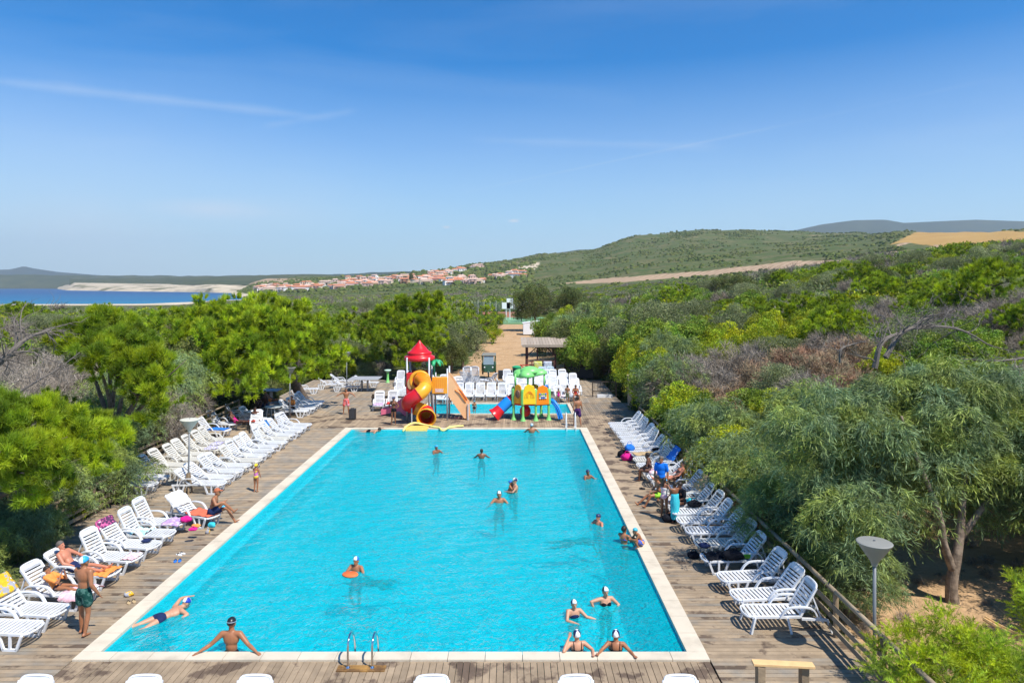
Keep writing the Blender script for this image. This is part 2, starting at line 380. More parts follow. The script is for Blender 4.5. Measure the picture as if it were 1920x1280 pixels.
V = np.stack([XX.ravel(), YY.ravel(), ZZ.ravel()], -1)
me = np_mesh('ground', V, Fa, MG, smooth=True)
ca = me.color_attributes.new('zone', 'FLOAT_COLOR', 'POINT'); ca.data.foreach_set('color', cz.ravel())
tag(link('ground', me), 'sandy scrub covered ground rising to green hills', kind='structure')
# sea
def water_sea():
    m = bpy.data.materials.new('sea'); m.use_nodes = True; t = m.node_tree; nd = t.nodes; lk = t.links.new; b = nd['Principled BSDF']
    g = nd.new('ShaderNodeNewGeometry'); s = nd.new('ShaderNodeSeparateXYZ'); lk(g.outputs['Position'], s.inputs[0])
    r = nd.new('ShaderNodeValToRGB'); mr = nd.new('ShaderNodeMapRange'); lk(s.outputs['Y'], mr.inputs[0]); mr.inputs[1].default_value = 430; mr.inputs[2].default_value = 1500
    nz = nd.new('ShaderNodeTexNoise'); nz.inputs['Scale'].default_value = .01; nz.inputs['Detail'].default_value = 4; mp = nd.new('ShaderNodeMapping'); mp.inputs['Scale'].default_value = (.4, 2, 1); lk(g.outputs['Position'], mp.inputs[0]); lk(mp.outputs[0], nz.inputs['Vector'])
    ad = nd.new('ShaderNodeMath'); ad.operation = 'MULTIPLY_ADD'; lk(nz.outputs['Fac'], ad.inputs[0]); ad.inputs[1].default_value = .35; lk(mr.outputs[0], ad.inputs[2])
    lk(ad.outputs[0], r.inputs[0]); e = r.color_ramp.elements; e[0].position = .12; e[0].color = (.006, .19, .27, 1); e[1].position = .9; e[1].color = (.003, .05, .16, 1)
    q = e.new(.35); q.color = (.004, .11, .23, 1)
    lk(r.outputs[0], b.inputs['Base Color']); b.inputs['Roughness'].default_value = .35; b.inputs['Specular IOR Level'].default_value = .25
    nb = nd.new('ShaderNodeTexNoise'); nb.inputs['Scale'].default_value = .3; nb.inputs['Detail'].default_value = 6; lk(g.outputs['Position'], nb.inputs['Vector']); bp = nd.new('ShaderNodeBump'); bp.inputs['Distance'].default_value = 1.0; bp.inputs['Strength'].default_value = .5; lk(nb.outputs['Fac'], bp.inputs['Height']); lk(bp.outputs[0], b.inputs['Normal'])
    return m
SEAZ = -4.0
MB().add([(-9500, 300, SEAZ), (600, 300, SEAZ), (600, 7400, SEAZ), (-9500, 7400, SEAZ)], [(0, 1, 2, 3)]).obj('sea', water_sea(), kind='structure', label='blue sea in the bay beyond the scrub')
# distant land masses as real relief: rows of (px,py,depth)
def loft(name, rows, mat, amp, nseg=160, label=None, zones=None, sub=5):
    R = []
    pxs = np.linspace(rows[0][0][0], rows[0][-1][0], nseg)
    for row in rows:
        a = np.array(row, float); py = np.interp(pxs, a[:, 0], a[:, 1]); d = np.interp(pxs, a[:, 0], a[:, 2])
        R.append(np.stack([(pxs-960)/F*d, d, CAMZ-(py-HOR)/F*d], -1))
    RR = []
    for i in range(len(R)-1):
        for k in range(sub): RR.append(R[i]*(1-k/sub)+R[i+1]*(k/sub))
    RR.append(R[-1]); P = np.array(RR)
    P[1:-1, :, 2] += amp*fnoise(P[1:-1, :, 0], P[1:-1, :, 1], 260, 5)
    nr, nc = P.shape[:2]; idx = np.arange(nr*nc).reshape(nr, nc)
    Fq = np.stack([idx[:-1, :-1], idx[:-1, 1:], idx[1:, 1:], idx[1:, :-1]], -1).reshape(-1, 4)
    me = np_mesh(name, P.reshape(-1, 3), Fq, mat, smooth=True)
    return link(name, me, kind='structure', label=label)
MHL = mk('far_scrub', (.075, .085, .035), .95, .18, .02, spec=.1, rgb2=(.05, .065, .025), sc2=.012)
MHR = mk('pale_cliff', (.50, .42, .30), .95, .22, .03, spec=.1, rgb2=(.16, .15, .08), sc2=.012, thr=(.52, .60))
MFM = mk('far_forest', (.035, .055, .03), .95, .15, .01, spec=.1, rgb2=(.05, .065, .03), sc2=.004)
loft('headland', [[(-500, 542.0, 3600), (60, 542.0, 3600), (130, 543, 3300), (420, 544, 2900), (640, 544, 2700)],
                  [(-500, 536, 3750), (60, 535, 3750), (250, 533, 3500), (420, 533, 3200), (640, 533, 3000)],
                  [(-500, 514, 4000), (0, 515, 4000), (180, 516, 4000), (330, 517, 3900), (480, 516.5, 3700), (640, 517, 3500)],
                  [(-500, 530, 5200), (640, 530, 5000)]], MHL, 3, label='long low green headland across the bay')
loft('pale_cliffs', [[(108, 541.8, 3000), (125, 545, 2050), (170, 546.5, 1900), (240, 549, 1600), (330, 549.5, 1500), (420, 553, 1250), (492, 554, 1200)],
                     [(108, 541.5, 3050), (130, 539, 2200), (150, 538, 2050), (260, 541, 1700), (300, 543, 1600), (360, 542, 1450), (400, 540, 1330), (492, 546, 1280)],
                     [(108, 541, 3100), (140, 532, 2300), (165, 533, 2300), (210, 535, 2100), (300, 538, 1900), (360, 538, 1700), (410, 535, 1450), (460, 536, 1420), (492, 542, 1380)],
                     [(108, 539, 3400), (140, 530, 2600), (210, 531, 2500), (300, 532, 2400), (360, 534, 2200), (410, 533, 1700), (492, 538, 1600)]], MHR, 1.2, label='pale sandy cliffs along the far side of the bay')
loft('coast_slope', [[(130, 533, 2550), (300, 534, 2350), (420, 534, 1750), (500, 534, 1700), (620, 530, 1700)],
                     [(130, 527, 2800), (300, 525, 2700), (420, 523, 2300), (500, 520, 2200), (620, 521, 2200)],
                     [(130, 523, 3100), (300, 521, 3000), (420, 519, 2700), (540, 514, 2600), (620, 516, 2600)],
                     [(130, 530, 3400), (620, 530, 3200)]], MHL, 3, label='scrub slope above the pale cliffs')
loft('far_ridge', [[(440, 526, 2900), (700, 524, 2900), (1100, 520, 2900)], [(440, 517, 3600), (560, 516.5, 3600), (700, 511, 3600), (850, 507, 3600), (1100, 500, 3600)], [(440, 530, 5000), (1100, 525, 5000)]], MFM, 3, label='dark wooded ridge behind the village')
loft('left_mountain', [[(-700, 535, 6300), (300, 535, 6300)], [(-700, 512, 7000), (-100, 509, 7000), (20, 505, 7000), (45, 499, 7000), (62, 503, 7000), (110, 510, 7000), (200, 517, 7000), (300, 523, 7000)], [(-700, 535, 7600), (300, 535, 7600)]], MFM, 0, label='faint blue mountain on the horizon at far left')
loft('right_mountain', [[(1380, 470, 4300), (2600, 470, 4300)], [(1380, 440, 5000), (1490, 432, 5000), (1540, 421, 5000), (1600, 413, 5000), (1660, 412, 5000), (1695, 418, 5000), (1760, 415, 5000), (1830, 412, 5000), (1920, 415, 5000), (2600, 425, 5000)], [(1380, 470, 6000), (2600, 470, 6000)]], MFM, 0, label='blue wooded mountain behind the golden field')
loft('middle_peak', [[(1000, 500, 4300), (1200, 500, 4300)], [(1000, 480, 4800), (1060, 472, 4800), (1085, 468, 4800), (1200, 466, 4800)], [(1000, 500, 5200), (1200, 500, 5200)]], MFM, 0, nseg=60, label='blue hill peeping over the left end of the green hill')

# ------------------------------------------------------------------ deck
MDECK = mk('weathered_deck', (.32, .238, .155), .8, .22, 3.0, bump=.5, bscale=40, objvar=.30, spec=.25, rgb2=(.235, .205, .165), sc2=1.1, thr=(.4, .62), stretch=None)
def deck_material():
    m = mk('wet_deck', (.32, .238, .155), .8, .25, 2.6, bump=.5, bscale=40, objvar=.28, spec=.3, rgb2=(.115, .080, .055), sc2=1.3, thr=(.515, .585))
    return m
MWET = deck_material()
deck = empty('pool_deck', (0, 0, 0), kind='structure', label='weathered grey brown timber deck round the pool')
def unit_box():
    me = MB().box((0, 0, 0), (1, 1, 1)).mesh('plank', MDECK); return me
UB = unit_box(); UBW = UB.copy(); UBW.materials[0] = MWET
def plank(x0, x1, y0, y1, me=UB, top=0.0, th=.04):
    o = bpy.data.objects.new('plank', me); col.objects.link(o); o.parent = deck
    o.location = ((x0+x1)/2, (y0+y1)/2, top-th/2+rnd.uniform(-.003, .003)); o.scale = (x1-x0-.012, y1-y0-.006 if (y1-y0) > .3 else y1-y0-.012, th)
    return o
PX0, PX1, PY0, PY1 = -8.99, 3.82, 14.91, 38.3      # inner edges of the pool
CW = .42
OX0, OX1, OY0, OY1 = PX0-CW, PX1+CW, PY0-CW+.1, PY1+.28
x = OX0
while x < OX1-.02:
    x2 = min(x+.142, OX1); plank(x, x2, 6.5, OY0-.01, UBW); x = x2
def side(x0, x1, y0, y1, n):
    y = y0; i = 0
    while i < n and y < y1:
        cut = x0+(x1-x0)*rnd.uniform(.3, .7)
        plank(x0, x1, y, y+.142, UBW if i % 3 == 0 or x0 > 0 and rnd.random() < .3 else UB); y += .142; i += 1
    return y
yl = side(-17.0, OX0-.012, 11.3, 39, 100); yr = side(OX1+.012, 7.5, 11.3, 39, 100)
def rest(x0, x1, y0, y1, along, mat):
    b = MB()
    if along == 'x':
        y = y0
        while y < y1-.05:
            xs = [x0]
            while xs[-1] < x1-1.5: xs.append(min(x1, xs[-1]+rnd.uniform(2.2, 4.2)))
            xs[-1] = x1
            for a, c in zip(xs[:-1], xs[1:]):
                b.tone = rnd.uniform(.82, 1.15); b.box(((a+c)/2, y+.071, -.02+rnd.uniform(-.003, .003)), (c-a-.01, .13, .04))
            y += .142
    else:
        x = x0
        while x < x1-.05:
            ys = [y0]
            while ys[-1] < y1-1.5: ys.append(min(y1, ys[-1]+rnd.uniform(2.5, 4.5)))
            ys[-1] = y1
            for a, c in zip(ys[:-1], ys[1:]):
                b.tone = rnd.uniform(.82, 1.15); b.box((x+.071, (a+c)/2, -.02+rnd.uniform(-.003, .003)), (.13, c-a-.01, .04))
            x += .142
    b.obj('planks', mat, deck, kind='stuff')
rest(-17.0, OX0-.012, yl, OY1, 'x', MDECK); rest(OX1+.012, 7.5, yr, OY1, 'x', MWET)
SX0, SX1, SY0, SY1 = -5.6, 3.75, 42.9, 46.6    # small pool
rest(-17.0, 8.6, OY1+.01, SY0-.3, 'y', MWET)
rest(-17.0, SX0-.3, SY0-.3, 47.0, 'y', MDECK); rest(SX1+.3, 8.6, SY0-.3, SY1+.3, 'y', MDECK); rest(SX0-.3, SX1+.3, SY1+.3, 47.0, 'y', MDECK)
rest(-17.0, 7.6, 47.0, 58.5, 'y', MDECK)
# joists under the planks
b = MB(); b.box((-13.2, 26, -.18), (7.5, 30, .08)); b.box((5.9, 26, -.18), (3.1, 30, .08)); b.box((-2.6, 10.2, -.18), (13.6, 8.4, .08))
b.obj('deck_frame', mk('dark_joist', (.06, .045, .03), .9), deck)
# ------------------------------------------------------------------ pool
WZ = -.07
MST = mk('cream_stone', (.62, .54, .42), .75, .05, 1.5, bump=.2, bscale=60, objvar=.09, spec=.3, rgb2=(.50, .43, .33), sc2=1.2, thr=(.5, .68))
MTILE = mk('pool_tile', (.02, .64, .73), .5, .05, .6, spec=.3)
MTL = mk('pool_band', (.45, .82, .92), .5, .04, .8)
def pool(name, x0, x1, y0, y1, depth, label, cw, stone=.62):
    p = empty(name, (0, 0, 0), kind='structure', label=label)
    b = MB()
    b.add([(x0, y0, -depth), (x1, y0, -depth), (x1, y1, -depth), (x0, y1, -depth)], [(0, 1, 2, 3)])
    b.add([(x0, y0, -depth), (x0, y1, -depth), (x0, y1, -.03), (x0, y0, -.03)], [(0, 1, 2, 3)])
    b.add([(x1, y0, -depth), (x1, y0, -.03), (x1, y1, -.03), (x1, y1, -depth)], [(0, 1, 2, 3)])
    b.add([(x0, y1, -depth), (x1, y1, -depth), (x1, y1, -.03), (x0, y1, -.03)], [(0, 1, 2, 3)])
    b.add([(x0, y0, -depth), (x0, y0, -.03), (x1, y0, -.03), (x1, y0, -depth)], [(0, 1, 2, 3)])
    b.obj('basin', MTILE, p)
    n = 0
    def strip(ax0, ax1, ay0, ay1, alongx):
        L = (ax1-ax0) if alongx else (ay1-ay0); k = max(1, round(L/stone))
        for i in range(k):
            o = bpy.data.objects.new('coping_stone', CST); col.objects.link(o); o.parent = p
            if alongx: a, c, d, e = ax0+L*i/k, ax0+L*(i+1)/k, ay0, ay1
            else: a, c, d, e = ax0, ax1, ay0+L*i/k, ay0+L*(i+1)/k
            o.location = ((a+c)/2, (d+e)/2, .0+rnd.uniform(-.0015, .0015)); o.scale = (c-a-(.012 if alongx else 0), e-d-(0 if alongx else .012), .07)
    c0, c1, d0, d1 = cw
    strip(x0-c0, x1+c1, y0-d0, y0, True); strip(x0-c0, x1+c1, y1, y1+d1, True)
    strip(x0-c0, x0, y0+.002, y1-.002, False); strip(x1, x1+c1, y0+.002, y1-.002, False)
    return p
CST = MB().box((0, 0, 0), (1, 1, 1)).mesh('coping_stone', MST)
pl = pool('swimming_pool', PX0, PX1, PY0, PY1, 1.45, 'long rectangular swimming pool with cream stone edge', (CW, CW, PY0-OY0, .28), .8)
# pale underwater strips by both long walls, the right a painted streak of light
MB().box((PX0+.12, (PY0+PY1)/2, -.42), (.22, PY1-PY0-.02, .05)).box((PX1-.10, (PY0+PY1)/2, -.52), (.08, PY1-PY0-.02, .05)).obj('pale_wall_strip', MTL, pl)
pool('paddling_pool', SX0, SX1, SY0, SY1, .5, 'narrow shallow paddling pool beyond the swimming pool', (.22, .22, .22, .22))
def water_mat(name, tint, ripple, dist):
    m = bpy.data.materials.new(name); m.use_nodes = True; t = m.node_tree; nd = t.nodes; lk = t.links.new
    nd.remove(nd['Principled BSDF']); g = nd.new('ShaderNodeNewGeometry')
    mp = nd.new('ShaderNodeMapping'); mp.inputs['Scale'].default_value = (1, .75, 1); lk(g.outputs['Position'], mp.inputs[0])
    def noise(s, d, dis):
        n = nd.new('ShaderNodeTexNoise'); n.inputs['Scale'].default_value = s; n.inputs['Detail'].default_value = d; n.inputs['Distortion'].default_value = dis; lk(mp.outputs[0], n.inputs['Vector']); return n.outputs['Fac']
    ad0 = nd.new('ShaderNodeMath'); ad0.operation = 'MULTIPLY_ADD'; lk(noise(2.2, 4, 1.2), ad0.inputs[0]); ad0.inputs[1].default_value = .55; lk(noise(6.5, 3, 1.6), ad0.inputs[2])
    cr_ = nd.new('ShaderNodeMapRange'); cr_.interpolation_type = 'SMOOTHSTEP'; lk(noise(5.0, 3, 2.4), cr_.inputs[0]); cr_.inputs[1].default_value = .61; cr_.inputs[2].default_value = .68; cr_.inputs[3].default_value = 0; cr_.inputs[4].default_value = 2.8
    ad = nd.new('ShaderNodeMath'); ad.operation = 'ADD'; lk(ad0.outputs[0], ad.inputs[0]); lk(cr_.outputs[0], ad.inputs[1])
    bp = nd.new('ShaderNodeBump'); bp.inputs['Strength'].default_value = ripple; bp.inputs['Distance'].default_value = dist; lk(ad.outputs[0], bp.inputs['Height'])
    tr = nd.new('ShaderNodeBsdfTransparent'); tr.inputs[0].default_value = (*tint, 1)
    # cloudy body of the pool water
    df = nd.new('ShaderNodeBsdfDiffuse'); df.inputs[0].default_value = (.0, .65, .76, 1)
    ad2 = nd.new('ShaderNodeMath'); ad2.operation = 'MULTIPLY_ADD'; lk(noise(4.2, 5, 2.6), ad2.inputs[0]); ad2.inputs[1].default_value = .8; lk(noise(1.1, 3, 1.0), ad2.inputs[2])
    bq = nd.new('ShaderNodeBump'); bq.inputs['Strength'].default_value = 1.0; bq.inputs['Distance'].default_value = .11; lk(ad2.outputs[0], bq.inputs['Height']); lk(bq.outputs[0], df.inputs['Normal'])
    m1 = nd.new('ShaderNodeMixShader'); lk(tr.outputs[0], m1.inputs[1]); lk(df.outputs[0], m1.inputs[2])
    lw = nd.new('ShaderNodeFresnel'); lw.inputs['IOR'].default_value = 1.33; lk(bp.outputs[0], lw.inputs['Normal'])
    m1.inputs[0].default_value = .44
    gl = nd.new('ShaderNodeBsdfGlossy'); gl.inputs['Roughness'].default_value = .05; lk(bp.outputs[0], gl.inputs['Normal'])
    m2 = nd.new('ShaderNodeMixShader'); lk(lw.outputs[0], m2.inputs[0]); lk(m1.outputs[0], m2.inputs[1]); lk(gl.outputs[0], m2.inputs[2])
    lk(m2.outputs[0], nd['Material Output'].inputs['Surface']); return m
MWATER = water_mat('pool_water', (.28, .95, .99), 1.0, .075)
def ripple_surface(x0, x1, y0, y1, name, label):
    nx, ny = int((x1-x0)/.09), int((y1-y0)/.12)
    X, Y = np.meshgrid(np.linspace(x0, x1, nx), np.linspace(y0, y1, ny))
    Z = WZ + .006*fnoise(X, Y, 1.4, 3)
    idx = np.arange(nx*ny).reshape(ny, nx); Fq = np.stack([idx[:-1, :-1], idx[:-1, 1:], idx[1:, 1:], idx[1:, :-1]], -1).reshape(-1, 4)
    link(name, np_mesh(name, np.stack([X.ravel(), Y.ravel(), Z.ravel()], -1), Fq, MWATER, smooth=True), kind='structure', label=label)
ripple_surface(PX0+.001, PX1-.001, PY0+.001, PY1-.001, 'pool_water', 'rippled turquoise water of the swimming pool')
ripple_surface(SX0+.001, SX1-.001, SY0+.001, SY1-.001, 'pool_water', 'turquoise water of the paddling pool')
# ------------------------------------------------------------------ village houses
WALLS = [mk('wall_white', (.80, .77, .72), .9, .05, .2), mk('wall_ochre', (.62, .42, .24), .9, .05, .2), mk('wall_pink', (.62, .44, .36), .9, .05, .2), mk('wall_cream', (.70, .58, .42), .9, .05, .2)]
MROOF = mk('terracotta_roof', (.52, .20, .10), .9, .12, .5); MROOF2 = mk('pale_roof', (.60, .42, .33), .9, .12, .5)
MWIN = mk('window_dark', (.03, .035, .04), .3, .05, 1); MSHUT = mk('shutter', (.16, .10, .06), .8, .1, 1)
def house(kind, wall, roof):
    e = empty('village_house', (0, 0, -50))
    b = MB(); wds = [(10, 8, 5.6), (14, 8, 4.2), (9, 9, 6.4), (18, 8, 5.0)][kind]; X, Y, Z = wds
    b.box((0, 0, Z/2-2), (X, Y, Z+4))
    if kind == 2: b.box((X/2+1.5, 0, 1.0), (3, Y*.8, 6))
    b.obj('wall', wall, e)
    b = MB(); ov = .6
    hx, hy, rz_ = X/2+ov, Y/2+ov, 1.5
    b.add([(-hx, -hy, Z), (hx, -hy, Z), (hx, hy, Z), (-hx, hy, Z), (-hx+2.2, 0, Z+rz_), (hx-2.2, 0, Z+rz_)], [(0, 1, 5, 4), (1, 2, 5), (2, 3, 4, 5), (3, 0, 4), (3, 2, 1, 0)])
    r = b.obj('roof', roof, e)
    MB().box((X*.25, Y*.15, Z+1.5), (.8, .8, 1.8)).obj('chimney', wall, r)
    n = max(2, int(X/3.6))
    for fl in range(2 if Z > 5 else 1):
        for i in range(n):
            MB().box((-X/2+X*(i+.5)/n, -Y/2-.02, 1.4+fl*2.7), (1.3, .12, 1.5)).obj('window', MWIN if (i+fl) % 2 else MSHUT, e)
    MB().box((X*.12, -Y/2-.03, .9), (1.1, .14, 2.2)).obj('door', MSHUT, e)
    if kind in (0, 3):
        v = MB(); v.box((0, -Y/2-1.4, 2.9), (X*.7, 2.6, .25))
        for q in (-1, 1): v.box((q*X*.33, -Y/2-2.5, 1.4), (.35, .35, 3))
        v.obj('porch', roof, e)
    return e
WN = ['white', 'ochre', 'pinkish', 'cream']
protos = []
for kq in range(4):
    for wq in range(4): protos.append((house(kq, WALLS[wq], MROOF if (kq+wq) % 2 else MROOF2), kq, wq))
used = set()
def put_house(px, py, i, rz, sc_=1.0):
    p, kq, wq = protos[i]; h = hit(px, py, 500, 2600)
    lab = ['compact', 'long low', 'tall square', 'wide terraced'][kq]+' '+WN[wq]+' house with '+('terracotta' if (kq+wq) % 2 else 'pale tiled')+' roof '+('at the left end of the village' if px < 600 else 'left of the conifer' if px < 771 else 'right of the conifer' if px < 860 else 'below the green hill')
    grp = 'village houses '+('at the left end, ' if px < 600 else 'left of the conifer, ' if px < 771 else 'right of the conifer, ' if px < 860 else 'below the hill, ')+['compact', 'low', 'tall', 'wide'][kq]+' '+WN[wq]
    if i not in used: used.add(i); o = p
    else: o = copy_tree(p)
    o.location = (h.x, h.y, h.z+.3); o.rotation_euler = (0, 0, rz); o.scale = (sc_,)*3; tag(o, lab, 'house', grp)
r = random.Random(11)
def band(n, x0, x1, ya, yb, sc_=1.0):
    for _ in range(n):
        f = r.random(); px = x0+(x1-x0)*f; lo_, hi = ya(f), yb(f)
        put_house(px, r.uniform(lo_, hi), r.randrange(16), r.uniform(-.5, .5), sc_*r.uniform(.8, 1.15))
band(34, 484, 600, lambda f: 538+2*f, lambda f: 549-4*f, .85)
band(40, 560, 720, lambda f: 536-10*f, lambda f: 547-12*f, .9)
band(34, 650, 775, lambda f: 524-3*f, lambda f: 536-4*f, .95)
band(30, 768, 850, lambda f: 523-7*f, lambda f: 534-4*f, .85)
band(12, 800, 850, lambda f: 514-5*f, lambda f: 519-4*f, .8)
band(26, 840, 925, lambda f: 525-4*f, lambda f: 534-4*f, .8)
band(10, 848, 905, lambda f: 508-8*f, lambda f: 512-10*f, .72)
band(12, 918, 985, lambda f: 519-8*f, lambda f: 525-6*f, .8)
for p, kq, wq in protos:
    if protos.index((p, kq, wq)) not in used: put_house(700, 533, protos.index((p, kq, wq)), 0)
put_house(1688, 431.5, 1, 0, 1.3)
for o_ in [o for o in sc.objects if o.parent is None and o.location.z > 60 and o.name.startswith('village_house')][-1:]:
    tag(o_, 'lone low farmhouse with terracotta roof on the crest beside the golden field', 'house'); 
    if 'group' in o_: del o_['group']
# watch tower, mast
b = MB(); b.lathe([(5.5, 0), (4.8, 10), (4.8, 14), (0, 14)], (0, 0, 0), 16); tw = b.obj('watch_tower', mk('old_stone', (.42, .34, .25), .9, .1, .5), smooth=False, loc=W3(205, 532, 2950), label='old round stone watchtower on the headland across the bay', cat='tower')
e = empty('radio_mast', tuple(hit(1723, 431, 600, 1500)), label='thin radio mast standing on the crest above the golden field', cat='mast')
MG_ = mk('galvanised', (.35, .36, .36), .5, .05, 2, metal=.6)
MB().tube([(0, 0, 0), (0, 0, 22)], [.35, .2], 6).obj('pole', MG_, e); MB().box((0, 0, 22), (1.6, .3, 1.6)).obj('antenna', MG_, e)

# ------------------------------------------------------------------ railings
MRAIL = mk('grey_rail_wood', (.30, .235, .16), .85, .2, 5, bump=.4, objvar=.3, spec=.2); MPOST = mk('post_wood', (.26, .19, .12), .85, .25, 6, bump=.4, objvar=.3, spec=.2)
def railing(x, y0, y1, label, sgn):
    e = empty('wooden_railing', (x, y0, 0), label=label, cat='railing')
    L = y1-y0; n = round(L/2.0)
    for i in range(n+1): MB().tube([(0, L*i/n, -.6), (0, L*i/n, .98)], .06, 8).obj('post', MPOST, e)
    for i in range(n):
        a, c = L*i/n+.01, L*(i+1)/n-.01
        MB().tube([(0, a, 1.02), (0, c, 1.02)], .055, 8).obj('top_rail', MRAIL, e, smooth=True)
        for z in (.2, .45, .70): MB().box((-.075*sgn, (a+c)/2, z), (.03, c-a, .12)).obj('rail_board', MRAIL, e)
    return e
railing(7.4, 11.6, 39.6, 'weathered timber railing along the right side of the deck behind the loungers', 1)
railing(-14.7, 14, 26, 'weathered timber railing at the left behind the near loungers', -1)
railing(-16.8, 26, 42, 'weathered timber railing at the left under the pine trees', -1)
# stub gate at the lower right
e = empty('timber_post_frame', (0, 0, 0), label='two stout timber posts joined by a pale new top rail at the lower right', cat='post frame')
MNEW = mk('new_pine_board', (.72, .45, .20), .7, .12, 6, bump=.2)
for xx in (4.62, 5.43): MB().box((xx, 12.7, .38), (.15, .15, 1.16)).obj('post', MPOST, e, bevel=.01)
MB().bar((4.48, 12.72, 1.0), (5.58, 12.62, 1.0), .17, .05).obj('top_rail', MNEW, e, bevel=.006)

# ------------------------------------------------------------------ lamps
MLH = mk('lamp_grey', (.26, .255, .23), .45, .04, 5, spec=.4); MPOLE = mk('pole_grey', (.17, .18, .19), .45, .08, 5)
MLHW = mk('lamp_cream', (.62, .60, .50), .45, .04, 5)
def lamp(loc, h, mat, label, lean=0, wrap=False):
    e = empty('lamp_post', loc, label=label, cat='lamp post'); e.rotation_euler = (0, lean, 0)
    MB().tube([(0, 0, -.3), (0, 0, h-.42)], .035, 10).obj('pole', MPOLE, e, smooth=True)
    hd = MB().lathe([(.05, -.5), (.075, -.42), (.11, -.36), (.345, -.02), (.352, 0), (.33, .012), (.02, .03), (.0, .03)], (0, 0, h), 32).obj('lamp_shade', mat, e)
    MB().lathe([(.02, .025), (.025, .05), (0, .055)], (0, 0, h), 8).obj('finial', MPOLE, hd)
    if wrap:
        for k in range(6):
            a = k*1.05; MB().bar((math.cos(a)*.16, math.sin(a)*.16, 0), (math.cos(a)*.05, math.sin(a)*.05, .78), .06, .04).obj('base_board', MPOST, e)
    return e
lamp((7.62, 14.35, -.35), 2.98, MLH, 'grey street lamp with upturned cone shade behind the right railing')
lamp((-12.55, 26.45, 0), 2.85, MLHW, 'lamp post with pale cone shade and wooden stakes round its foot among left loungers', D(1.2), True)
for px, d, h, lab in ((543.5, 40.5, 3.2, 'thin grey lamp post half hidden under the pine, beside the shaded loungers'), (650, 53, 2.9, 'dark lamp post rising beside the grey table behind the dancing man')):
    lamp(((px-960)/F*d, d, 0), h, MLH, lab)

# ------------------------------------------------------------------ loungers
MPL = mk('white_plastic', (.68, .69, .71), .38, .02, 2, spec=.4, objvar=.08, rgb2=(.56, .56, .54), sc2=2.2, thr=(.5, .7)); MPLY = mk('yellowed_plastic', (.64, .62, .56), .42, .03, 2, spec=.4, objvar=.05)
MPD = mk('pale_blue_plastic', (.40, .52, .62), .42, .03, 2)
def make_lounger(theta, mat, thin=False, name='sun_lounger'):
    e = empty(name, (0, 0, -40)); hx = -.28; S = .36; wd = .66
    fr = MB()          # seat: rim + slats
    for s in (-1, 1): fr.bar((hx, s*(wd/2-.03), S), (.84, s*(wd/2-.03), S), .06, .05)
    fr.tube(smooth_path([(.82, -wd/2+.03, S), (.92, -wd/2+.10, S-.01), (.96, 0, S-.015), (.92, wd/2-.10, S-.01), (.82, wd/2-.03, S)], 3), .028, 6)
    n = 11
    for i in range(n):
        x = hx+.04+(1.16)*i/n; fr.box((x+.045, 0, S+.008), (.066, wd-.1, .018))
    fr.obj('seat', mat, e)
    bk = MB(); c, s_ = math.cos(theta), math.sin(theta); L = .84
    def P(u, y, o=0): return (hx-u*c+o*s_, y, S+u*s_+o*c)
    for s in (-1, 1): bk.bar(P(0, s*(wd/2-.04)), P(L-.08, s*(wd/2-.04)), .06, .045, up=(s_, 0, c))
    for i in range(8):
        u = .06+.09*i; bk.bar(P(u, -wd/2+.06, .004), P(u, wd/2-.06, .004), .054, .018, up=(s_, 0, c))
    bk.tube(smooth_path([P(L-.1, -wd/2+.045), P(L-.02, -wd/2+.1), P(L, 0), P(L-.02, wd/2-.1), P(L-.1, wd/2-.045)], 3), .026, 6)
    bk.bar(P(L-.1, -wd/2+.07, .004), P(L-.1, wd/2-.07, .004), .14, .018, up=(s_, 0, c))
    bk.obj('backrest', mat, e)
    for s in (-1, 1):
        sp = MB(); y = s*(wd/2-.06); sp.bar(P(.55, y, -.03), (hx-.55, y, .20), .03, .03); sp.obj('back_strut', mat, e)
        ar = MB(); y = s*(wd/2+.01)
        ar_p = smooth_path([(hx-.40, y, S-.02), (hx-.30, y, S+.17), (hx-.12, y, S+.235), (hx+.22, y, S+.23), (hx+.38, y, S+.14), (hx+.48, y, S)], 4)
        for a, c_ in zip(ar_p[:-1], ar_p[1:]): ar.bar(a, c_, .075, .03, up=(0, 0, 1) if abs((c_-a).normalized().z) < .95 else (1, 0, 0))
        ar.obj('armrest', mat, e)
    if thin:
        for s in (-1, 1):
            for x0_, x1_ in ((.78, .88), (.02, -.06)):
                l = MB(); y = s*(wd/2); l.bar((x0_, y, S), (x1_, y+s*.03, 0), .06, .05); l.obj('leg', mat, e)
            l = MB(); l.bar((-.3, s*wd/2, S-.03), (-.9, s*wd/2, S-.06), .05, .05).bar((-.9, s*wd/2, S-.06), (-1.02, s*wd/2, .0), .05, .05); l.obj('leg', mat, e)
    else:
        for s in (-1, 1):
            for cx, w0, w1 in ((.58, .27, .15), (-.72, .24, .13)):
                l = MB(); y = s*(wd/2-.02); t = .045
                l.bar((cx-w0, y, S-.02), (cx-w1, y, .02), t, .055, up=(1, 0, 0)); l.bar((cx+w0, y, S-.02), (cx+w1, y, .02), t, .055, up=(1, 0, 0))
                l.bar((cx-w1-.02, y, .025), (cx+w1+.02, y, .025), t, .05); l.bar((cx, y, S-.03), (cx, y, .05), t*.9, .05, up=(1, 0, 0))
                l.obj('leg', mat, e)
            MB().bar((-1.0, s*(wd/2-.03), S-.03), (hx+.02, s*(wd/2-.03), S-.01), .05, .055).obj('side_rail', mat, e)
    return e
PROT = [make_lounger(D(a), MPL) for a in (52, 38, 64)]; PROTY = make_lounger(D(50), MPLY); PTHIN = make_lounger(D(60), MPL, True); PBLUE = make_lounger(D(58), MPD)
usedL = set()
LNG = []
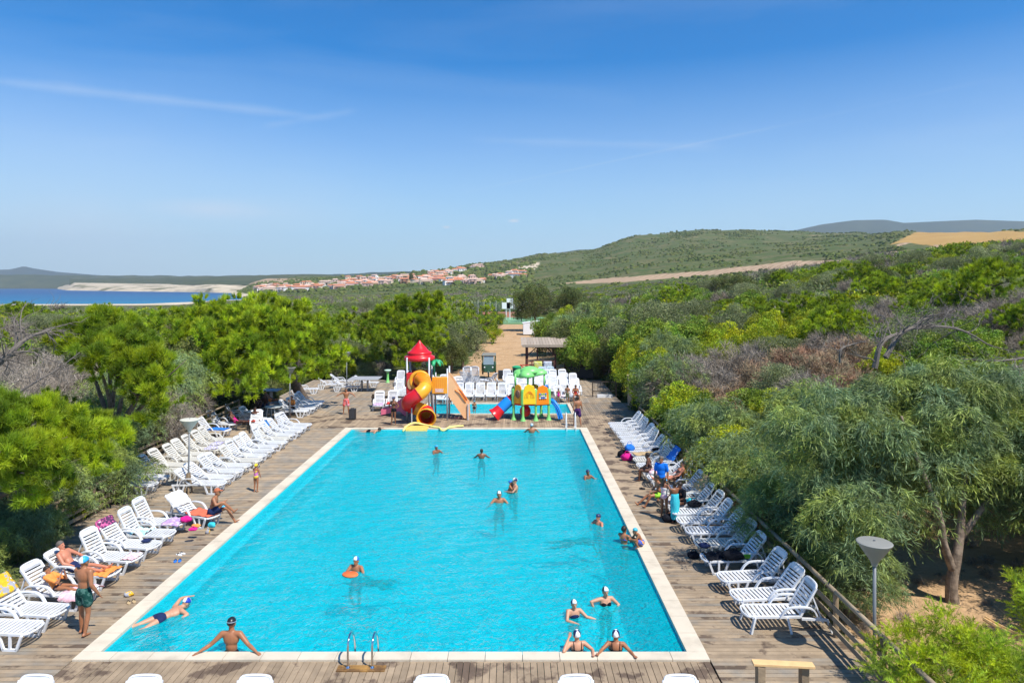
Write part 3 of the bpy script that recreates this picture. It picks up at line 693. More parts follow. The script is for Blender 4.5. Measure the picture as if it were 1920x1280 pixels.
def lounger(x, y, rz, label, group, p=0, sc_=1.0, z=0):
    pr = p if not isinstance(p, int) else PROT[p]
    if pr.name not in usedL: usedL.add(pr.name); o = pr; o.location = (x, y, z); o.rotation_euler = (0, 0, rz)
    else: o = copy_tree(pr, (x, y, z), rz)
    for k_ in ('group',):
        if k_ in o: del o[k_]
    o.scale = (sc_,)*3; tag(o, label, 'sun lounger', group); LNG.append(o); return o
def nth(n): return ['', 'nearest', 'second', 'third', 'fourth', 'fifth', 'sixth', 'seventh', 'eighth', 'ninth', 'tenth', 'eleventh', 'twelfth', 'thirteenth', 'fourteenth', 'fifteenth', 'sixteenth', 'seventeenth', 'eighteenth', 'nineteenth', 'twentieth', 'twenty-first', 'twenty-second', 'twenty-third', 'twenty-fourth', 'twenty-fifth'][n]
r = random.Random(5)
RY = [16.1, 17.0, 18.05, 19.3, 20.4, 21.4, 22.35, 23.25, 24.15, 25.0, 25.9, 27.4, 28.35, 29.3, 30.2, 31.1, 32.0, 32.95, 33.8, 34.7, 35.6, 36.5, 37.3, 38.1]
for i, y in enumerate(RY):
    q = {0: PTHIN, 4: PROTY, 9: PROTY, 12: 1, 14: PROTY, 17: 2, 20: 2}.get(i, 0)
    lounger(5.42+.95+r.uniform(-.06, .06), y, math.pi+r.uniform(-.07, .07)+(.05 if i else -.02), 'white slatted lounger, %s from the camera in the row along the right railing' % nth(i+1) if i else 'white lounger with thin splayed legs, nearest of the row along the right railing', 'loungers along the right railing', q)
LY = [(15.35, 0), (16.2, 0), (17.2, 0), (18.35, 1), (19.35, 2), (20.3, 0), (21.2, 2), (22.2, 2)]
LB = ['nearest the camera, cut by the left edge,', 'with a yellow patterned towel over its back', 'with a child lying on it', 'with a reclining man and an orange towel', 'just behind the man in the striped cap', 'with a dark scarf over its back', 'with a turquoise towel on its seat', 'with pink things on its seat']
for i, (y, q) in enumerate(LY):
    lounger(-10.55-.95+r.uniform(-.08, .08), y, -.10+r.uniform(-.05, .05), 'white lounger %s in the near left row' % (LB[i]), 'loungers in the near left row', q)
lounger(-10.75, 23.1, -.42, 'white lounger set askew with a white towel on its back, under the hatted man', 'loungers in the near left row', 1)
for i in range(14):
    lounger(-11.15-.95+r.uniform(-.10, .10), 26.6+.865*i, -.06+r.uniform(-.06, .06), 'white lounger, %s from the lamp post in the pool side line at left' % nth(i+1), 'loungers in the pool side line at left', PROTY if i in (4, 9) else 1 if i in (0, 1, 3) else (0 if i % 4 else 2))
for i in range(9):
    lounger(-13.75-.95+r.uniform(-.1, .1), 26.5+.95*i, -.05+r.uniform(-.08, .08), 'off-white lounger, %s from the camera in the back line at left' % nth(i+1), 'loungers in the back line at left', PROTY if i > 1 else 0)
for i in range(5):
    lounger(-12.45-.95+r.uniform(-.1, .1), 42.0+.85*i, -.05+r.uniform(-.06, .06), 'shaded white lounger, %s in the short row under the big pine' % nth(i+1), 'loungers under the big pine', 0)
for i, (x, y, rz) in enumerate([(-16.0, 36.5, -.1), (-16.3, 38.2, -.3), (-15.0, 39.6, -.2), (-16.2, 40.6, .3), (-14.2, 38.0, -1.2)]):
    lounger(x, y, rz, 'white lounger in deep shade beside the round tables, %s from the camera' % nth(i+1), 'loungers round the shaded tables', 0)
# backs peeping in at the bottom edge
for i, px in enumerate((82, 285, 388, 487, 815, 955, 1080, 1172, 1270)):
    lo_ = px in (388, 955, 1172)
    lounger((px-960)/104.2, 11.46-(.12 if lo_ else 0), -math.pi/2+r.uniform(-.04, .04), 'white lounger back top peeping in at the bottom edge, %s from the left' % (nth(i+1).replace('nearest', 'first')), 'lounger backs along the bottom edge', 2, .93 if lo_ else 1.0)
# behind the paddling pool
F_ = -math.pi/2
def back(px, y, rz, label, grp, p=2): lounger((px-960)/F*y, y+.95, F_+rz, label, grp, p, 1.0)
for i, px in enumerate((858, 878, 899, 920, 941, 962, 984, 1008)):
    back(px, 47.5, r.uniform(-.04, .04), 'white lounger facing the paddling pool, %s from the left in the front line' % nth(i+1).replace('nearest', 'first'), 'front line of loungers behind the paddling pool')
back(1052, 46.9, .15, 'white lounger with pink towel beside the child in the pink swimsuit', None, 1); back(1079, 47.4, -.1, 'white lounger the red clad woman sits on by the paddling pool', None, 0)
rows = [(49.9, [(1040, 0), (1062, 0), (1081, 0)], 'second'), (50.6, [(955, 0), (974, 0), (993, 0), (1014, 0), (1034, 0)], 'third'), (52.9, [(958, 0), (978, 0), (999, 0), (1017, 0), (1037, 0), (1058, 0), (1078, 0)], 'fourth'), (55.3, [(949, 0), (966, 0), (986, 0), (1006, 0), (1022, 0), (1040, 0), (1058, 0)], 'fifth')]
for y, xs, nm in rows:
    for i, (px, q) in enumerate(xs):
        back(px+r.uniform(-2, 2), y+r.uniform(-.2, .2), r.uniform(-.12, .12), 'white lounger, %s from the left in the %s line behind the green play house' % (nth(i+1).replace('nearest', 'first'), nm), '%s line of loungers behind the play house' % nm, 2)
for i, (px, y) in enumerate(((1018, 57.3), (1034, 57.6))): back(px, y, 0, 'pale blue lounger, %s of the two at the back by the pavilion' % ('left one', 'right one')[i], None, PBLUE)
for i, (px, y, rz) in enumerate([(705, 43.6, .1), (730, 43.8, .05), (749, 44.6, 0)]): back(px, y, rz, ['white lounger in the shade with a pink towel, left of the pink slide', 'white lounger in the shade with a dark red towel, behind the pink slide', 'white lounger just left of the red slide tower'][i], 'shaded loungers left of the slide tower')
for i, (px, y, rz) in enumerate([(745, 49.5, .05), (762, 49.6, 0), (746, 54.5, 0), (764, 54.2, 0), (815, 50.5, 0), (829, 52, 0), (843, 50.5, 0), (858, 50.8, .1), (826, 46.3, 0), (838, 46.2, 0)]): back(px, y, rz, 'white lounger among those round the slide tower, %s of ten from the left' % nth(i+1).replace('nearest', 'first'), 'loungers round the slide tower')
for i, (px, y, rz) in enumerate([(915, 55.5, 2.6), (893, 55.8, .7), (878, 56.5, .9)]): lounger((px-960)/F*y, y, rz, ['white lounger seen sideways in front of the three-wheeler', 'white lounger left of the sideways one near the three-wheeler', 'shaded lounger beside the grey green bush'][i], None, 0)
for i, px in enumerate((876, 890)):   # stood on end
    o = lounger((px-960)/F*51.5, 51.5, F_, 'white lounger stood upright on its end, %s of the pair behind the front line' % ('left', 'right')[i], None, 1); o.rotation_euler = (D(0), D(-80), F_+D(0)); o.location.z = .95
for i, (x, y, rz) in enumerate([(-13.8, 55.5, .1), (-12.6, 52.2, .05), (-14.2, 53.5, .3), (-15.4, 51.0, .2), (-11.6, 54.5, 0)]): lounger(x, y, rz, 'lounger beside the far left grey table, %s of five' % nth(i+1), 'loungers beside the grey table at far left', 1)

# ------------------------------------------------------------------ towels, bags
def sstp(e): return e*e*(3-2*e)
def fabric(name, c1, c2=None, sc_=9, thr=(.5, .53)): return mk(name, c1, .95, .12, 30, bump=.4, bscale=60, spec=.1, rgb2=c2, sc2=sc_, thr=thr, tone=False)
def towel(lg, part, mat, label, u0=.1, u1=1.0, theta=D(52), wd=.62, cat='towel', dz=0.0, wrinkle=.012, hang=0.0, name='towel'):
    hx, S = -.28, .36; vs = []; fs = []; nu, nv = 16, 10; rr = random.Random(label)
    ph = rr.random()*6
    for i in range(nu+1):
        t = i/nu
        for j in range(nv+1):
            y = (j/nv-.5)*wd
            if part == 'back':
                L = .86*(u0+(u1-u0)*t); x = hx-L*math.cos(theta); z = S+L*math.sin(theta); nx, nz = math.sin(theta), math.cos(theta)
            else:
                x = hx+1.2*(u0+(u1-u0)*t); z = S+.012; nx, nz = 0, 1
            o = .035+wrinkle*(math.sin(t*19+ph+j*.5)+math.sin(j*1.7+ph*2+t*5))+rr.uniform(-.004, .004)
            z2 = z+nz*o; e = abs(y)-.30
            if e > 0: z2 -= e*.9; 
            vs.append((x+nx*o, y+.02*math.sin(t*7+ph), z2+dz))
    if part == 'back' and u1 >= .99 and hang > 0:
        pass
    for i in range(nu):
        for j in range(nv): a = i*(nv+1)+j; fs.append((a, a+1, a+nv+2, a+nv+1))
    b = MB(); b.add(vs, fs)
    o = b.obj(name, mat, smooth=True, label=label, cat=cat); o.location = lg.location; o.rotation_euler = lg.rotation_euler
    m = o.modifiers.new('thickness', 'SOLIDIFY'); m.thickness = .012
    return o
def heap(loc, r, mat, label, cat='bag', name='bag', sq=.7, handle=True, seed=1):
    """a soft bag or a heap of cloth: lumpy body, with a strap when it is a bag"""
    e = empty(name, loc, label=label, cat=cat); b = MB(); rr = random.Random(seed*7+1); nu, nv = 18, 10; vs = []; fs = []
    ph = [rr.random()*6 for _ in range(6)]
    for i in range(nv+1):
        t = -math.pi/2+math.pi*i/nv
        for k_ in range(nu):
            a = 2*math.pi*k_/nu; q = 1+.14*math.sin(2*a+ph[0])+.09*math.sin(3*a+ph[1]+t*2)+.07*math.sin(5*a+ph[2]+t*5)+.05*math.sin(9*a+ph[3])
            se = lambda v: math.copysign(abs(v)**.75, v)
            vs.append((se(math.cos(a))*math.cos(t)**.7*r*q if math.cos(t) > 1e-6 else 0, se(math.sin(a))*math.cos(t)**.7*r*.72*q if math.cos(t) > 1e-6 else 0, r*sq*(1+math.sin(t))*.5*1.5*(1+.1*math.sin(3*a+ph[4]))))
    for i in range(nv):
        for k_ in range(nu): k2 = (k_+1) % nu; fs.append((i*nu+k_, i*nu+k2, (i+1)*nu+k2, (i+1)*nu+k_))
    b.add(vs, fs).obj('bag_body' if handle else 'cloth', mat, e, smooth=True)
    if handle: MB().tube(smooth_path([(-r*.5, 0, r*sq*1.3), (-r*.35, 0, r*sq*1.9), (0, .02, r*sq*2.1), (r*.35, 0, r*sq*1.9), (r*.5, 0, r*sq*1.3)], 4), .012, 6).obj('strap', mat, e, smooth=True)
    return e
FY = fabric('yellow_print', (.72, .42, .03), (.35, .36, .40), 7); FO = fabric('orange_towel', (.80, .28, .07)); FPK = fabric('pink_stripe', (.75, .45, .50), (.80, .76, .72), 5)
FT = fabric('turquoise_towel', (.05, .48, .58)); FTL = fabric('pale_aqua', (.35, .66, .68), (.7, .72, .7), 6); FP = fabric('magenta', (.62, .02, .22)); FR = fabric('red_cloth', (.60, .05, .04)); FRO = fabric('red_orange', (.75, .16, .09))
FB = fabric('blue_cloth', (.03, .18, .62)); FK = fabric('black_cloth', (.012, .013, .018)); FN = fabric('navy_cloth', (.02, .03, .09)); FW = fabric('white_cloth', (.72, .71, .70)); FG = fabric('gold_towel', (.46, .27, .07), (.36, .20, .06), 5); FV = fabric('violet_print', (.30, .28, .52), (.62, .60, .66), 14, (.48, .52)); FS = fabric('scarf', (.10, .04, .10), (.60, .12, .30), 10); FLIL = fabric('lilac', (.45, .30, .55), (.6, .5, .6), 8); FGR = fabric('lime_cloth', (.30, .62, .05)); FSK = fabric('skyblue_cloth', (.10, .45, .75)); FBR = fabric('straw', (.50, .36, .20))
NL = [o for o in LNG if (o.get('group') or '') == 'loungers in the near left row']; RR_ = [o for o in LNG if (o.get('group') or '') == 'loungers along the right railing']
ML = [o for o in LNG if (o.get('group') or '') == 'loungers in the back line at left']
towel(NL[1], 'back', FY, 'yellow and grey patterned towel over the lounger back at the left edge', .45, 1.04, dz=.01, wd=.72)
towel(NL[3], 'seat', FO, 'orange towel on the foot of the lounger the man reclines on', .62, 1.0, wd=.66)
towel(NL[2], 'seat', FPK, 'pink and white striped towel on the lounger behind the standing man', .5, 1.02, wd=.86)
towel(NL[5], 'back', FS, 'dark and pink scarf draped over a lounger back by the railing', .72, 1.05, D(52), .74, 'scarf', name='scarf')
towel(NL[6], 'seat', FTL, 'pale aqua and white towel crumpled on a lounger seat', -.05, .4, wrinkle=.03); heap((-10.9, 20.35, .39), .13, FN, 'dark blue crumpled shirt on a lounger arm', 'shirt', 'shirt', .5, False, 3)
towel(NL[8], 'back', FW, 'white towel draped over the askew lounger back', .35, 1.05, D(38), .74, wrinkle=.02); towel(NL[8], 'seat', FRO, 'red orange towel under the hatted man', .12, 1.0, wd=.6)
heap((-10.55, 22.1, .39), .19, FP, 'magenta cloth heaped on a lounger seat', 'cloth', 'cloth', .6, False, 4); heap((-10.0, 21.6, .39), .13, FO, 'orange cloth on a lounger seat', 'cloth', 'cloth', .5, False, 5); heap((-9.95, 21.3, .39), .12, FP, 'small pink bag on the lounger edge', 'bag', 'bag', .5, True, 6)
towel(NL[7], 'seat', FLIL, 'lilac and white printed towel on a lounger seat', .55, 1.02, wd=.7); heap((-9.9, 23.35, .40), .11, FSK, 'blue cloth beside the hatted man', 'cloth', 'cloth', .7, False, 8)
towel(NL[4], 'seat', FPK, 'rosy towel corner on the lounger behind the man', .72, 1.03, wd=.5)
heap((-9.85, 22.4, .1), .12, FT, 'turquoise towel hanging by the lounger foot', 'towel', 'towel', .9, False, 9)
towel(ML[6], 'seat', FV, 'violet dotted towel on a lounger seat in the back line', .45, .95, wrinkle=.025); towel(ML[7], 'seat', FV, 'violet print cloth on the next lounger seat', .4, .8)
towel(LNG[[i for i, o in enumerate(LNG) if 'round tables' in o['label']][0]], 'seat', FB, 'blue towel on the shaded lounger beside the tables', .1, .9)
heap((-14.6, 38.3, .39), .2, FR, 'red cloth heaped on a shaded lounger', 'cloth', 'cloth', .4, False, 12)
# right row clutter
towel(RR_[3], 'seat', FK, 'black towel crumpled on a right row lounger', .3, .95, wrinkle=.03)
heap((6.15, 19.0, .4), .26, FK, 'black rucksack on a lounger seat in the right row', 'rucksack', 'rucksack', .7, True, 21)
heap((5.6, 19.9, .4), .17, FN, 'navy cloth on the lounger foot above the black rucksack', 'cloth', 'cloth', .5, False, 22); heap((6.6, 19.15, .4), .15, FGR, 'green and navy shirt on a lounger seat', 'shirt', 'shirt', .4, False, 23); heap((5.35, 20.1, 0), .16, FK, 'black bag on the deck beside the lounger feet', 'bag', 'bag', .8, True, 24)
towel(RR_[11], 'back', FG, 'gold towel standing over a lounger back in the right row', .2, 1.15, D(64), .86, wrinkle=.03, dz=.02)
towel(RR_[9], 'back', FBR, 'beige patterned towel hanging over a lounger back', .3, 1.05, wd=.8, wrinkle=.03)
towel(RR_[8], 'seat', FT, 'turquoise towel on a right row lounger', -.05, .35, wrinkle=.02)
towel(RR_[13], 'back', FB, 'bright blue towel over a lounger back behind the seated woman', .3, 1.1, wd=.75)
heap((5.3, 31.4, 0), .26, FP, 'magenta and dark rucksack on the deck in the right row', 'rucksack', 'rucksack', .8, True, 31); heap((5.5, 31.9, .3), .24, FB, 'navy and light blue bag on a lounger foot', 'bag', 'bag', .9, True, 32); heap((5.2, 32.0, 0), .24, FK, 'black bag beside the magenta rucksack', 'bag', 'bag', .9, True, 33)
towel(RR_[15], 'seat', FBR, 'tan towel on the lounger beside the dark bags', .1, 1.0); heap((6.7, 31.6, .4), .2, FK, 'black cloth at the head of a right row lounger', 'cloth', 'cloth', .5, False, 34)
heap((5.75, 27.75, .39), .2, FPK, 'pink and white bag on the lounger in front of the seated woman', 'bag', 'bag', .5, True, 35); heap((5.9, 26.7, .39), .18, FSK, 'blue cloth on a lounger foot behind the man in blue', 'cloth', 'cloth', .4, False, 36)
heap((5.35, 23.2, 0), .22, FK, 'black bag at the feet of the group in the right row', 'bag', 'bag', .8, True, 37); heap((6.3, 23.6, .38), .22, FK, 'dark bag behind the girl in the turquoise towel', 'bag', 'bag', .7, True, 38); heap((7.0, 17.6, 0), .2, FW, 'white carrier bag on the ground behind the loungers', 'bag', 'bag', .7, True, 39)
towel(LNG[[i for i, o in enumerate(LNG) if 'with a pink towel, left of the pink slide' in o['label']][0]], 'seat', FLIL, 'pink and violet towel on the shaded lounger left of the pink slide', .3, 1.0, wrinkle=.02)
towel(LNG[[i for i, o in enumerate(LNG) if 'dark red towel' in o['label']][0]], 'seat', FR, 'dark red towel on the shaded lounger behind the pink slide', .1, .8, wrinkle=.02)
towel(LNG[[i for i, o in enumerate(LNG) if 'with pink towel beside' in o['label']][0]], 'seat', FPK, 'pink towel on the lounger beside the little girl', .3, 1.0)
# flip flops and small things on the deck
def sandal(x, y, rz, mat, label):
    e = empty('sandal_pair', (x, y, .001), rz, label=label, cat='sandals')
    for q in (-.06, .06):
        s_ = MB().lathe([(.0, 0), (.045, 0), (.045, .02), (0, .02)], (q, 0, 0), 12, sx=1, sy=2.6).obj('sole', mat, e); MB().tube(smooth_path([(q-.04, .02, .02), (q, .05, .06), (q+.04, .02, .02)], 3), .008, 5).obj('strap', FK, s_)
sandal(-9.75, 19.9, .3, FB, 'blue flip flops on the deck in front of the left loungers'); sandal(-9.9, 20.4, 1.2, FW, 'white sandals beside the blue flip flops'); sandal(-9.65, 17.3, .7, FBR, 'tan sandals by the pink striped towel'); sandal(5.15, 27.0, 1.4, FK, 'dark sandals on the deck by the seated woman')
heap((-9.9, 17.65, 0), .11, FY, 'yellow swimming things on the deck below the orange towel', 'cloth', 'cloth', .7, False, 41); heap((-9.85, 22.1, 0), .07, FY, 'small yellow bottle bag by the lounger foot', 'bag', 'bag', 1.4, True, 42)
# speaker
e = empty('loudspeaker', tuple(G(661, 786)), label='black box loudspeaker standing on the deck beside the dancing man', cat='loudspeaker')
MSP = mk('black_plastic', (.02, .02, .022), .5, .1, 8); MSG = mk('grille', (.035, .035, .038), .7, .3, 60, bump=.8, bscale=200)
MB().box((0, 0, .33), (.38, .36, .64)).obj('cabinet', MSP, e, bevel=.03); MB().box((0, -.187, .32), (.31, .012, .54)).obj('grille', MSG, e); MB().tube([(-.08, 0, .66), (-.08, 0, .69), (.08, 0, .69), (.08, 0, .66)], .012, 6).obj('handle', MSP, e)
# pool ladders
MCH = mk('chrome', (.62, .63, .65), .18, .02, 4, metal=1.0)
def ladder(x0, x1, y, sgn, label, h=.62, mat=MCH, board=True):
    e = empty('pool_ladder', (0, 0, 0), label=label, cat='pool ladder')
    for x in (x0, x1):
        q = smooth_path([(x, y-sgn*.60, 0), (x, y-sgn*.60, h*.72), (x, y-sgn*.50, h*.97), (x, y-sgn*.30, h*.98), (x, y-sgn*.08, h*.7), (x, y+sgn*.06, .1), (x, y+sgn*.08, -.5), (x, y+sgn*.08, -1.1)], 6)
        MB().tube(q, .022, 10).obj('handrail', mat, e, smooth=True); MB().lathe([(.055, .002), (.055, .02), (.028, .05), (.022, .06)], (x, y-sgn*.60, 0), 14).obj('flange', mat, e, smooth=True)
    for z in (-.25, -.55, -.85): MB().box(((x0+x1)/2, y+sgn*.10, z), (x1-x0, .09, .03)).obj('rung', mat, e)
    if board: MB().box(((x0+x1)/2+.03, y-sgn*.62, .012), (x1-x0+.5, .22, .028)).obj('base_board', mk('oiled_board', (.36, .19, .045), .55, .2, 5, rgb2=(.14, .07, .02), sc2=3), e, bevel=.004)
    return e
ladder(-3.44, -2.93, PY0, 1, 'chrome pool ladder handrails on a wet timber board at the near edge of the pool')
ladder((1062-960)/F*38.5, (1079-960)/F*38.5, PY1, -1, 'white pool ladder handrails at the far right corner of the pool', .85, mk('white_paint', (.75, .75, .75), .4, .03, 3), False)

# ------------------------------------------------------------------ slide tower
MRD = mk('red_plastic', (.62, .012, .018), .32, .04, 2, spec=.5); MOR = mk('orange_plastic', (.85, .24, .01), .34, .04, 2); MYO = mk('amber_plastic', (.86, .36, .02), .34, .05, 2); MPE = mk('peach_plastic', (.84, .46, .22), .4, .06, 2)
MGP = mk('grey_post', (.46, .47, .50), .4, .04, 3); MGN = mk('green_plastic', (.20, .58, .16), .4, .05, 2); MDG = mk('dark_green_plastic', (.03, .36, .14), .4, .05, 2); MBL = mk('blue_plastic', (.01, .22, .70), .35, .04, 2); MYW = mk('yellow_plastic', (.90, .58, .01), .38, .04, 2); MPK = mk('pink_plastic', (.75, .16, .26), .4, .1, 1.5)
T = empty('slide_tower', (-5.62, 41.5, 0), label='play tower with red pointed roof, orange and red spiral tube slide, peach stairs', cat='slide tower')
for sx_ in (-.66, .66):
    for sy_ in (-.66, .66): MB().tube([(sx_, sy_, 0), (sx_, sy_, 3.75)], .055, 10).obj('post', MGP, T, smooth=True)
rf = MB().lathe([(.86, 3.52), (.92, 3.56), (.94, 3.66), (.90, 3.78), (.74, 3.84), (.72, 3.90), (.76, 3.96), (.70, 4.04), (.56, 4.10), (.40, 4.3), (.2, 4.5), (.07, 4.66), (.05, 4.72), (0, 4.74)], (0, 0, 0), 28).obj('roof', MRD, T, smooth=True)
MB().box((.45, 0, 1.55), (2.3, 1.4, .09)).obj('platform', mk('grey_deck_metal', (.10, .10, .10), .6, .1, 4), T)
for a, (x_, y_, r_) in enumerate([(0, .68, 0), (-.70, 0, math.pi/2)]):
    pn = MB(); pn.box((x_, y_, 2.2), (1.2, .07, 1.25), rz=r_)
    pn.obj('side_panel', MRD, T, bevel=.03)
    if a: MB().lathe([(0, 0), (.34, 0), (.34, .1), (0, .1)], (0, 0, 0), 24, sy=1.6).obj('oval_window', mk('tan_plastic', (.50, .32, .15), .5, .05, 2), T, loc=(-.74, 0, 2.25)).rotation_euler = (0, D(-90), 0)
MB().box((-.45, -.70, 2.2), (.5, .07, 1.3)).obj('side_panel', MRD, T, bevel=.03)
MB().lathe([(0, 0), (.17, 0), (.17, .04), (0, .04)], (0, 0, 0), 24, sy=1.9).obj('oval_window', MATS['tan_plastic'], T, loc=(-.46, -.735, 2.2)).rotation_euler = (D(90), 0, 0)
ap = MB(); ap.lathe([(.44, -.05), (.62, -.05), (.66, 0), (.62, .05), (.44, .05), (.44, -.05)], (0, 0, 0), 26); o = ap.obj('slide_entry', MYO, T, smooth=True, loc=(.12, -.74, 2.35)); o.rotation_euler = (D(90), 0, 0)
path = smooth_path([(.12, -.70, 2.45), (.34, -1.05, 2.42), (.54, -1.40, 2.22), (.44, -1.80, 1.95), (0.06, -1.98, 1.66), (-.34, -1.90, 1.36), (-.44, -1.55, 1.10), (-.16, -1.30, .90), (.22, -1.30, .76), (.54, -1.45, .66), (.70, -1.75, .58), (.72, -2.15, .55)], 6)
cuts = [0, 14, 22, 36, 44, 56, len(path)-1]; cols_ = [MOR, MYO, MRD, MRD, MYO, MRD]
cols_ = [MOR, MYO, MRD, MRD, MYO, MRD]
for i in range(6):
    seg = path[cuts[i]:cuts[i+1]+1]; MB().tube(seg, .40, 20, caps=False).obj('slide_tube', cols_[i], T, smooth=True)
    a_, d_ = path[cuts[i]], (path[min(cuts[i]+1, len(path)-1)]-path[cuts[i]]).normalized()
    if i: 
        rg = MB().lathe([(.40, -.02), (.43, -.02), (.43, .02), (.40, .02)], (0, 0, 0), 20).obj('joint_ring', cols_[i], T, smooth=True, loc=a_); rg.rotation_euler = d_.to_track_quat('Z', 'Y').to_euler()
ex = MB(); ex.lathe([(.40, .1), (.40, -.05), (.47, -.30), (.52, -.42), (.56, -.42), (.58, -.38), (.52, -.25), (.45, 0)], (0, 0, 0), 26)
o = ex.obj('slide_mouth', MYO, T, smooth=True, loc=(.72, -2.15, .58)); o.rotation_euler = (D(-78), 0, 0)
inn = MB().lathe([(.385, .3), (.385, -.28), (.36, -.30)], (0, 0, 0), 24).obj('slide_inner', MRD, T, smooth=True, loc=(.72, -2.15, .58)); inn.rotation_euler = (D(-78), 0, 0)
MB().tube([(-.2, -1.9, 0), (-.2, -1.9, 1.1)], .04, 8).obj('support', MGP, T); MB().tube([(.25, -1.15, 0), (.25, -1.15, .35)], .04, 8).obj('support', MGP, T)
# second bay: amber panels, palm, stairs
for x_ in (.9, 1.75):
    for y_ in (-.66, .66): MB().tube([(x_, y_, 0), (x_, y_, 3.1 if x_ > 1 else 2.7)], .05, 10).obj('post', MGP, T, smooth=True)
p_ = MB().box((1.30, -.70, 2.1), (.92, .06, 1.0)).obj('amber_panel', MYO, T, bevel=.02)
for i in range(6): MB().box((.98+i*.13, -.736, 2.22), (.03, .012, .55)).obj('panel_groove', MOR, p_)
MB().box((1.28, -.742, 1.80), (.50, .012, .22)).obj('notice_plate', mk('notice_white', (.75, .62, .55), .5, .15, 20, rgb2=(.6, .2, .12), sc2=25), p_)
MB().tube([(.9, .0, 2.6), (.9, 0, 3.3)], .05, 8).obj('palm_stem', MDG, T)
for k_ in range(7):
    a = k_*2*math.pi/7+.2; lf = MB(); pts = [(0, 0, 0), (.18, 0, .13), (.36, 0, .10), (.50, 0, -.06), (.55, 0, -.20)]; ws = [.05, .11, .14, .11, .03]; vs = []
    for (x_, _, z_), w_ in zip(pts, ws):
        for q in (-1, 1): vs.append((math.cos(a)*x_-math.sin(a)*q*w_, math.sin(a)*x_+math.cos(a)*q*w_, z_-(.05 if q else 0)))
        vs.append((math.cos(a)*x_, math.sin(a)*x_, z_+.02))
    fs = []
    for i in range(4): b0, b1 = i*3, (i+1)*3; fs += [(b0, b1, b1+2, b0+2), (b0+2, b1+2, b1+1, b0+1)]
    o = lf.add(vs, fs).obj('palm_leaf', MDG, T, loc=(.9, 0, 3.42), smooth=True); m = o.modifiers.new('t', 'SOLIDIFY'); m.thickness = .04
st0, st1 = Vector((1.75, 0, 1.6)), Vector((2.95, 0, .0))
for s_ in (-1, 1):
    y_ = s_*.52; vs = [(1.72, y_, 2.75), (1.9, y_, 2.6), (2.75, y_, 1.25), (3.0, y_, .95), (3.05, y_, .2), (3.05, y_, .05), (2.75, y_, .1), (1.72, y_, 1.55)]
    o = MB().add(vs, [tuple(range(8))]).obj('stair_side', MPE, T); m = o.modifiers.new('t', 'SOLIDIFY'); m.thickness = .07; m.offset = 0
    MB().tube(smooth_path([(2.2, y_-.05, 1.8), (2.5, y_-.09, 1.6), (2.75, y_-.09, 1.25), (2.85, y_-.05, 1.05)], 4), .03, 8).obj('handhold', MOR, T, smooth=True)
for i in range(7):
    f = (i+.5)/7; MB().box((1.80+1.1*f, 0, 1.45-1.4*f), (.2, 1.0, .06)).obj('stair_tread', MOR, T)
MB().tube([(2.98, -.62, 0), (2.98, -.62, .95)], .04, 8).obj('post', MGP, T)
# pink baby slide
e = empty('toddler_slide', (-7.15, 42.6, 0), label='small pink plastic slide standing left of the red tower', cat='slide')
sl = MB(); pr_ = [(-.9, .18), (-.7, .22), (-.3, .38), (.2, .75), (.45, .95), (.6, .98)]
for (x0_, z0_), (x1_, z1_) in zip(pr_[:-1], pr_[1:]): sl.bar((x0_, 0, z0_), (x1_, 0, z1_), .62, .05)
sl.obj('chute', MPK, e)
for s_ in (-1, 1):
    o = MB().add([(-.95, s_*.33, .06), (-.95, s_*.33, .42), (-.7, s_*.33, .40), (-.25, s_*.33, .62), (.45, s_*.33, 1.18), (.72, s_*.33, 1.2), (.72, s_*.33, 0), (.5, s_*.33, 0), (.2, s_*.33, .3)], [tuple(range(9))]).obj('side_wall', MPK, e); m = o.modifiers.new('t', 'SOLIDIFY'); m.thickness = .06
for i in range(3): MB().box((.76+.06*i, 0, .75-.27*i), (.14, .6, .05)).obj('step', MPK, e)
# yellow things at the far pool edge
MFOAM = mk('yellow_foam', (.78, .66, .22), .8, .06, 5, bump=.3); MFL = mk('yellow_mesh', (.62, .45, .10), .8, .25, 18, bump=.5)
MB().tube(smooth_path([(-6.05, 37.9, -.02), (-5.95, 38.5, .12), (-5.6, 38.95, .22), (-5.0, 38.95, .12), (-4.5, 38.55, .1), (-4.1, 38.35, .08), (-3.85, 37.95, 0), (-3.5, 38.35, .1), (-3.0, 38.8, .08)], 6), .055, 10).obj('pool_noodle', MFOAM, smooth=True, label='long pale yellow foam noodle looped over the far pool edge', cat='pool noodle')
MB().bar((-3.6, 38.7, .07), (-2.75, 38.8, .09), .2, .07).obj('foam_float', MFOAM, smooth=False, bevel=.02, label='flat yellow foam float at the end of the noodle on the far pool edge', cat='float')
e = empty('slide_mat', (-5.35, 38.55, .03), label='amber mesh mat hanging over the far pool edge below the slide mouth', cat='mat'); 
MB().add([(-.75, .3, .06), (.65, .35, .06), (.65, -.1, .04), (-.75, -.12, .04), (-.62, -.32, .01), (.62, -.32, .01), (-.6, -.38, -.12), (.6, -.38, -.12)], [(0, 3, 2, 1), (3, 4, 5, 2), (4, 6, 7, 5)]).obj('mat_sheet', MFL, e).modifiers.new('t', 'SOLIDIFY').thickness = .02

